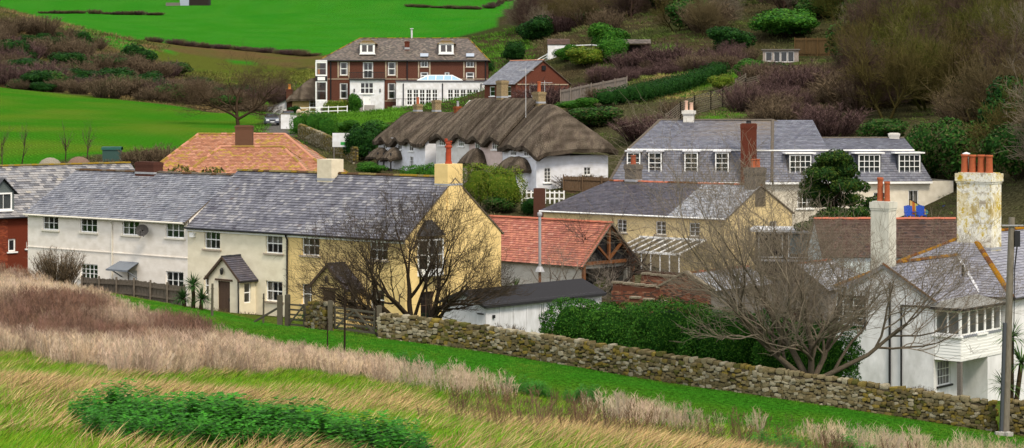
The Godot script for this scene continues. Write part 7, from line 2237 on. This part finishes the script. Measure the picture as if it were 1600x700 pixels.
func tuft(blades: int, h: float, spread: float, lean: Vector3, wid: float, bend: float) -> ArrayMesh:
	var b := MB.new()
	for k in blades:
		var a := R.randf() * TAU
		var rr := sqrt(R.randf()) * spread
		var p := Vector3(cos(a) * rr, -0.03, sin(a) * rr)
		var dv := (Vector3(cos(a) * 0.35, 1, sin(a) * 0.35) + lean * R.randf_range(0.4, 1.4) + Vector3(R.randf_range(-0.3, 0.3), 0, R.randf_range(-0.3, 0.3))).normalized()
		var l := h * R.randf_range(0.5, 1.1)
		var fa := R.randf() * TAU
		var sv := Vector3(cos(fa), 0, sin(fa)) * wid * R.randf_range(0.7, 1.3)
		var g := R.randf_range(0.7, 1.25)
		b.col = Color(g, g, g)
		var out := Vector3(dv.x, 0, dv.z) * bend * l
		var p1 := p + dv * l * 0.5
		var p2 := p + dv * l + out - Vector3(0, out.length() * 0.4, 0)
		b.quad(p - sv, p + sv, p1 + sv * 0.8, p1 - sv * 0.8)
		b.tri(p1 - sv * 0.8, p1 + sv * 0.8, p2)
	return b.mesh()

func scatter(called: String, label: String, category: String, mesh: ArrayMesh, m: Material, spots: Array) -> void:    # spots: [transform, colour]
	var mm := MultiMesh.new()
	mm.transform_format = MultiMesh.TRANSFORM_3D
	mm.use_colors = true
	mm.mesh = mesh
	mm.instance_count = spots.size()
	for i in spots.size():
		mm.set_instance_transform(i, spots[i][0])
		mm.set_instance_color(i, spots[i][1])
	var o := MultiMeshInstance3D.new()
	o.multimesh = mm
	o.material_override = m
	o.name = numbered(called)
	add_child(o)
	tag(o, label, category, "", "stuff")

func jig(c: Color, a: float) -> Color:
	var k := R.randf_range(1.0 - a, 1.0 + a)
	return Color(c.r * k * R.randf_range(0.92, 1.08), c.g * k, c.b * k * R.randf_range(0.9, 1.1))

func meadow() -> void:
	var green := []
	var straw := []
	var dead := []
	var short := []
	var net := []
	var patch := FastNoiseLite.new()
	patch.seed = 21; patch.frequency = 0.11
	var wide := FastNoiseLite.new()
	wide.seed = 4; wide.frequency = 0.05
	var strand := []
	for i in 150000:
		var d := lerpf(23.0, 112.0, pow(R.randf(), 1.3))
		var x := R.randf_range(-1, 1) * (d * 0.25 + 4.0)
		var e := edge_d(x)
		if d > e + 0.8: continue
		var n := patch.get_noise_2d(x, d * 0.6)
		var w := wide.get_noise_2d(x + 50.0, d * 0.5)
		var back := e - d                                      # metres in front of the mown edge
		var band := lerpf(5.0, 22.0, clampf((-5.0 - x) / 10.0, 0.0, 1.0)) * (1.0 + n * 1.9)
		var near := 0.3
		var in_nettles := false
		for c in NETTLES:
			if pow((x - c[0]) / c[2], 2) + pow((d - c[1]) / c[3], 2) < 0.9: in_nettles = true
		if in_nettles: continue
		var tr := Transform3D(Basis(Vector3.UP, R.randf_range(-0.6, 0.6)).scaled(Vector3.ONE * R.randf_range(0.55, 1.2) * (1.0 + n * 0.7)), on(x, d))
		if back < band and back > near and (x < -4.0 or n > 0.0):
			var r := R.randf()
			if x > -4.0 and r < 0.1: dead.append([tr, jig(Color(0.42, 0.33, 0.23), 0.4)])
			elif x <= -4.0 and r < 0.62: dead.append([tr, jig(Color(0.46, 0.35, 0.25).lerp(Color(0.17, 0.1, 0.072), clampf(0.42 - w * 3.0 + n * 1.6 + (0.25 if x < -10 and back < 12 else -0.1), 0, 1)), 0.5)])
			elif r < 0.85: green.append([tr, jig(Color(0.12, 0.25, 0.02), 0.4)])
		else:
			var r := R.randf()
			if x > -2.0 and d > 42.0 and r < 0.012: dead.append([tr, jig(Color(0.12, 0.075, 0.045), 0.4)])
			elif r < 0.16 + n * 0.75: straw.append([tr, jig(Color(0.42, 0.31, 0.14).lerp(Color(0.26, 0.16, 0.075), R.randf()), 0.4)])
			elif r < 0.95: green.append([tr, jig(Color(0.085, 0.29, 0.012).lerp(Color(0.24, 0.32, 0.03), R.randf()), 0.4)])
			elif d > 33.0 or r > 0.985: strand.append([tr, jig(Color(0.55, 0.42, 0.2), 0.35)])
	for i in 16000:
		var q := in_poly(LAWN)
		if absf(q.x) > q.y * 0.25 + 4.0: continue
		var tr := Transform3D(Basis(Vector3.UP, R.randf() * TAU).scaled(Vector3(1.2, R.randf_range(0.5, 1.1), 1.2)), on(q.x, q.y))
		short.append([tr, jig(Color(0.045, 0.19, 0.012).lerp(Color(0.11, 0.2, 0.02), clampf(patch.get_noise_2d(q.x * 2.0, q.y) * 1.4 + 0.3, 0, 1)), 0.2)])
	var gm := vmat("grass_blade", 0.75, "", 1.0, false, 0.45)
	scatter("meadow_grass", "green tussocky rough grass on the near slope", "grass", tuft(13, 0.34, 0.16, Vector3(0.6, 0, 0), 0.011, 0.35), gm, green)
	scatter("straw_grass", "dry straw coloured long grass on the near slope", "grass", tuft(9, 0.5, 0.16, Vector3(0.8, 0, 0.1), 0.009, 0.3), gm, straw)
	scatter("bleached_stalks", "bleached single grass stalks leaning over the near slope", "grass", tuft(4, 0.65, 0.2, Vector3(0.9, 0, 0.1), 0.008, 0.3), gm, strand)
	scatter("mown_grass", "short bright mown grass along the lane wall", "grass", tuft(14, 0.09, 0.2, Vector3.ZERO, 0.006, 0.2), gm, short)
	var b := MB.new()                                          # dead stems with short side twigs
	for k in 9:
		var a := R.randf() * TAU
		var p := Vector3(cos(a), 0, sin(a)) * R.randf_range(0.0, 0.22)
		var dv := Vector3(R.randf_range(-0.25, 0.35), 1, R.randf_range(-0.25, 0.25)).normalized()
		var l := R.randf_range(0.5, 1.0)
		var g := R.randf_range(0.7, 1.3)
		b.col = Color(g, g, g)
		b.tube(PackedVector3Array([p, p + dv * l]), PackedFloat32Array([0.006, 0.003]), 3)
		for q in 9:
			var s := p + dv * l * R.randf_range(0.35, 1.0)
			var tv := (dv * 0.7 + Vector3(R.randf_range(-1, 1), R.randf_range(-0.2, 0.8), R.randf_range(-1, 1))).normalized() * R.randf_range(0.06, 0.2)
			var sv := tv.cross(Vector3(0.3, 0.4, 0.9)).normalized() * 0.005
			b.tri(s - sv, s + sv, s + tv)
	scatter("dead_stems", "dense pinkish brown dead stems along the meadow edge", "dead stems", b.mesh(), gm, dead)
	# coarse ground cover of the hillsides
	var rough := []
	for i in 26000:
		var d := R.randf_range(112.0, 470.0)
		var x := R.randf_range(-1, 1) * (d * 0.25 + 6.0)
		var q := Vector2(x, d)
		var sc := d / 130.0
		var nn := patch.get_noise_2d(x * 0.8, d * 0.4)
		var c := Color(0.12, 0.1, 0.05).lerp(Color(0.09, 0.13, 0.03), clampf(nn * 2.0 + 0.5, 0, 1))
		if Geometry2D.is_point_in_polygon(q, poly(LEFT_FIELD)): continue
		if Geometry2D.is_point_in_polygon(q, poly(ROAD)): continue
		if d > 430 and x > -78: continue
		if Geometry2D.is_point_in_polygon(q, poly(SLOPE)):
			if d < 385: continue
			c = Color(0.15, 0.16, 0.035)
		elif x < -30 and d > 300: c = Color(0.22, 0.15, 0.07).lerp(Color(0.09, 0.11, 0.03), clampf(nn * 2.0 + 0.4, 0, 1))
		elif x > 4 and x < 24 and d > 215 and d < 262: c = Color(0.34, 0.25, 0.1).lerp(Color(0.1, 0.2, 0.025), clampf(nn * 2.0 + 0.4, 0, 1))
		elif x < 4 and d > 225: c = Color(0.08, 0.19, 0.02)
		rough.append([Transform3D(Basis(Vector3.UP, R.randf() * TAU).scaled(Vector3(sc, sc * R.randf_range(0.3, 0.8), sc)), on(x, d)), jig(c, 0.4)])
	scatter("hillside_cover", "coarse mixed grass and bramble covering the hillsides and gardens", "ground cover", tuft(16, 0.4, 0.4, Vector3.ZERO, 0.016, 0.4), gm, rough)
	# nettle patches
	for c in NETTLES:
		for k in c[4]:
			var a := R.randf() * TAU
			var rr := sqrt(R.randf())
			var x: float = c[0] + cos(a) * rr * c[2]
			var d: float = c[1] + sin(a) * rr * c[3]
			net.append([Transform3D(Basis(Vector3.UP, R.randf() * TAU).scaled(Vector3.ONE * R.randf_range(0.6, 1.4) * (1.3 - rr * 0.55)), on(x, d)), jig(Color(0.035, 0.16, 0.012), 0.35)])
	b = MB.new()
	for s in 3:
		var p := Vector3(R.randf_range(-0.12, 0.12), 0, R.randf_range(-0.12, 0.12))
		for k in 9:
			var y := 0.1 + k * 0.05
			for q in 3:
				var a := TAU * q / 3.0 + k * 1.1 + s
				var dv := Vector3(cos(a), R.randf_range(-0.25, 0.35), sin(a)).normalized()
				var l := 0.085 * (1.15 - k * 0.06)
				var sv := dv.cross(Vector3.UP).normalized() * l * 0.42
				var e := p + Vector3(0, y, 0)
				var g := R.randf_range(0.7, 1.4)
				b.col = Color(g, g, g)
				b.quad(e, e + dv * l * 0.5 - sv, e + dv * l, e + dv * l * 0.5 + sv)
	scatter("nettle_patch", "deep green nettles growing in patches among the rough grass", "nettles", b.mesh(), vmat("leaf", 0.55, "", 1.0, false, 0.5), net)
# ---------------------------------------------------------------- small things
func car(label: String, at: Vector3, turn: float, col: Color, tall: float) -> void:
	var t := thing("parked_car", label, "car", at, turn, "cars parked on the road")
	# side outline, nose at +z
	var prof := [[-2.05, 0.35], [-2.1, 0.75], [-1.95, 0.95], [-0.95, 1.0], [1.2, 0.95], [2.0, 0.78], [2.08, 0.5], [2.0, 0.3]]
	var b := MB.new()
	for i in prof.size():
		var p = prof[i]
		var q = prof[(i + 1) % prof.size()]
		b.quad(Vector3(-0.85, p[1], p[0]), Vector3(0.85, p[1], p[0]), Vector3(0.85, q[1], q[0]), Vector3(-0.85, q[1], q[0]))
	var l := []
	var r := []
	for p in prof:
		l.append(Vector3(-0.85, p[1], p[0])); r.push_front(Vector3(0.85, p[1], p[0]))
	b.fan(l); b.fan(r)
	var paint := mat("paint_%s" % label.left(6), col, 0.25)
	var body := part(b, "body", paint, t)
	b = MB.new()
	var cab := [Vector3(0, 0.97, -1.75), Vector3(0, tall, -1.3), Vector3(0, tall, 0.25), Vector3(0, 0.97, 1.1)]
	for s in [-1, 1]:
		var f := []
		for p in cab: f.append(p + Vector3(s * (0.8 if p.y < 1.0 else 0.62), 0, 0))
		if s < 0: f.reverse()
		b.fan(f)
	for i in 3:
		var p: Vector3 = cab[i]
		var q: Vector3 = cab[i + 1]
		var wp := 0.8 if p.y < 1.0 else 0.62
		var wq := 0.8 if q.y < 1.0 else 0.62
		b.quad(p + Vector3(-wp, 0, 0), p + Vector3(wp, 0, 0), q + Vector3(wq, 0, 0), q + Vector3(-wq, 0, 0))
	part(b, "windows", mat("car_glass", Color(0.03, 0.035, 0.04), 0.08), t)
	b = MB.new()
	b.box(Vector3(0, tall + 0.01, -0.52), Vector3(1.26, 0.05, 1.6)); part(b, "roof", paint, body)
	for s in [-1, 1]:
		b = MB.new(); b.box(Vector3(s * 0.6, 0.68, 2.03), Vector3(0.36, 0.17, 0.1)); part(b, "headlight", mat("lamp_glass", Color(0.75, 0.77, 0.8), 0.1), t)
		for z in [-1.3, 1.3]:
			b = MB.new(); b.rod(Vector3(s * 0.9, 0.31, z), Vector3(s * 0.7, 0.31, z), 0.31, 0.31, 14)
			var w := part(b, "wheel", mat("tyre", Color(0.02, 0.02, 0.02), 0.9), t)
			b = MB.new(); b.rod(Vector3(s * 0.91, 0.31, z), Vector3(s * 0.85, 0.31, z), 0.19, 0.19, 10); part(b, "rim", mat("pale_metal", Color(), 0.4), w)
	b = MB.new(); b.box(Vector3(0, 0.45, 2.06), Vector3(0.52, 0.11, 0.03)); part(b, "number_plate", mat("window_paint", Color(), 0.5), t)
	b = MB.new(); b.box(Vector3(0, 0.62, 2.05), Vector3(0.7, 0.12, 0.05)); part(b, "grille", mat("black_paint", Color(), 0.5), t)

func small_things() -> void:
	car("dark grey hatchback parked facing down the road", on(-31.0, 264), -10, Color(0.12, 0.13, 0.16), 1.42)
	car("dark red estate car parked behind grey hatchback", on(-29.6, 271), -10, Color(0.14, 0.03, 0.03), 1.5)
	# utility pole beside the lane wall
	var t := thing("utility_pole", "tall grey wooden utility pole with black box at its top, beside stone wall", "pole", on(18.5, 76.9))
	var b := MB.new()
	b.rod(Vector3(0, -0.4, 0), Vector3(0.27, 8.15, 0), 0.16, 0.115, 12)
	part(b, "shaft", mat("pole_wood", Color(0.2, 0.175, 0.14), 0.9, "streak", 1.5), t)
	b = MB.new(); b.box(Vector3(0.45, 7.35, 0.03), Vector3(0.2, 0.6, 0.22)); part(b, "terminal_box", mat("black_paint", Color(), 0.5), t)
	b = MB.new(); b.box(Vector3(0.27, 7.85, 0.13), Vector3(0.8, 0.05, 0.06)); part(b, "cross_bracket", mat("dull_steel", Color(), 0.4), t)
	b = MB.new(); b.rod(Vector3(0.45, 7.05, 0.05), Vector3(0.34, 6.2, 0.12), 0.03, 0.03); b.rod(Vector3(0.34, 6.2, 0.12), Vector3(0.3, 3.0, 0.14), 0.02, 0.02); part(b, "cable", mat("black_pipe", Color(), 0.4), t)
	b = MB.new(); b.box(Vector3(-0.09, 1.9, 0.07), Vector3(0.1, 4.6, 0.2), Basis(Vector3.BACK, -0.033)); part(b, "cable_guard", mat("dark_steel", Color(0.06, 0.065, 0.075), 0.5), t)
	for k in 3:
		b = MB.new(); b.rod(Vector3(0.3 + k * 0.06, 7.85, 0.1), Vector3(12.0, 6.6 - k * 0.25, 4.0), 0.009, 0.009, 4); part(b, "wire", mat("black_pipe", Color(), 0.4), t)
	t = thing("pale_stones", "small heap of pale stones at foot of utility pole", "stones", on(18.35, 76.5))
	for k in 5: part(stone_mesh(k), "stone", mat("pale_rock", Color(0.62, 0.6, 0.56), 0.9, "rough", 3.0), t, Transform3D(Basis(Vector3.UP, k * 1.3).scaled(Vector3(0.22, 0.17, 0.2)), Vector3(-0.2 + k * 0.11, 0.06, 0.08 * (k % 2))))
	# thin posts in the rough grass
	var rusty := mat("rusty_iron", Color(0.05, 0.035, 0.025), 0.9, "rough", 4.0)
	for k in 4:
		var q: Array = [[-6.65, 81.3, 2.3, 0.045, "tall thin dark post standing in the rough grass"], [-7.4, 82.0, 1.25, 0.03, "short thin dark post beside the tall thin one"], [-14.5, 99.0, 1.6, 0.07, "grey wooden post on the bank before cream porch"], [-11.9, 98.0, 1.5, 0.05, "slender grey post on the bank near cream porch drainpipe"]][k]
		t = thing("fence_post", q[4], "post", on(q[0], q[1]))
		b = MB.new()
		b.rod(Vector3(0, -0.3, 0), Vector3(0.02, q[2], 0), q[3], q[3] * 0.8, 7)
		part(b, "shaft", rusty if k < 2 else mat("grey_gate_wood", Color(), 0.9), t)
		b = MB.new(); b.box(Vector3(0.02, q[2] * 0.85, 0.03), Vector3(q[3] * 2.4, 0.02, 0.03)); part(b, "staple", rusty, t)
	# green bin, earth heaps at the field edge
	t = thing("green_bin", "dark green storage bin with rounded lid at field edge", "bin", on(-36.4, 186.5))
	b = MB.new(); b.box(Vector3(0, 0.55, 0), Vector3(1.6, 1.1, 1.0)); part(b, "body", mat("bin_green", Color(0.03, 0.07, 0.06), 0.6), t)
	b = MB.new()
	var rows := []
	for k in 7:
		var a := PI * k / 6.0
		rows.append([Vector3(-0.9, 1.1 + sin(a) * 0.3, cos(a) * 0.58), Vector3(0.9, 1.1 + sin(a) * 0.3, cos(a) * 0.58)])
	b.grid(rows); b.grid(rows, true); part(b, "lid", mat("bin_lid", Color(0.02, 0.11, 0.08), 0.5), t)
	for k in 2:
		t = thing("earth_heap", ["pale rounded earth heap behind lichened slate ridge", "brown earth heap beside green bin"][k], "heap", on([-41.5, -38.9][k], 184))
		b = MB.new(); b.lathe([[1.25, -0.2], [1.05, 0.3], [0.75, 0.65], [0.35, 0.85], [0.0, 0.9]], 14); part(b, "mound", mat("heap_earth_%d" % k, [Color(0.4, 0.36, 0.28), Color(0.3, 0.2, 0.15)][k], 1.0, "rough", 1.5, true), t)
	# notice panel on the bank
	t = thing("notice_panel", "white garden panel with green strip, below clipped hedge", "panel", on(-16.9, 205.5), 10)
	b = MB.new(); b.box(Vector3(0, 2.1, 0), Vector3(2.3, 1.4, 0.06)); part(b, "panel", mat("hotel_white", Color(), 0.8), t)
	b = MB.new(); b.box(Vector3(0.3, 1.75, 0.04), Vector3(1.2, 0.3, 0.02)); part(b, "green_strip", mat("sign_green", Color(0.03, 0.3, 0.05), 0.6), t)
	for x in [-1.0, 1.0]:
		b = MB.new(); b.box(Vector3(x, 1.0, -0.06), Vector3(0.1, 2.6, 0.1)); part(b, "post", mat("grey_wood", Color(), 0.8), t)
	# hotel furniture: television aerials over the thatch
	for k in 2:
		t = thing("roof_aerial", ["television aerial above white thatched cottage chimney", "tall mast aerial in front of brick gable"][k], "aerial", Vector3(1.2 + k * 1.8, -0.6, -178.0 - k * 10.0))
		b = MB.new(); b.rod(Vector3(0, -3, 0), Vector3(0, 3.6 - k, 0), 0.03, 0.02, 6); part(b, "mast", mat("pale_metal", Color(), 0.4), t)
		b = MB.new(); b.rod(Vector3(-0.6, 3.4 - k, 0), Vector3(0.7, 3.4 - k, 0), 0.02, 0.02, 5)
		for q in 6: b.rod(Vector3(-0.5 + q * 0.2, 3.4 - k, -0.25), Vector3(-0.5 + q * 0.2, 3.4 - k, 0.25), 0.012, 0.012, 4)
		part(b, "antenna", mat("pale_metal", Color(), 0.4), t)
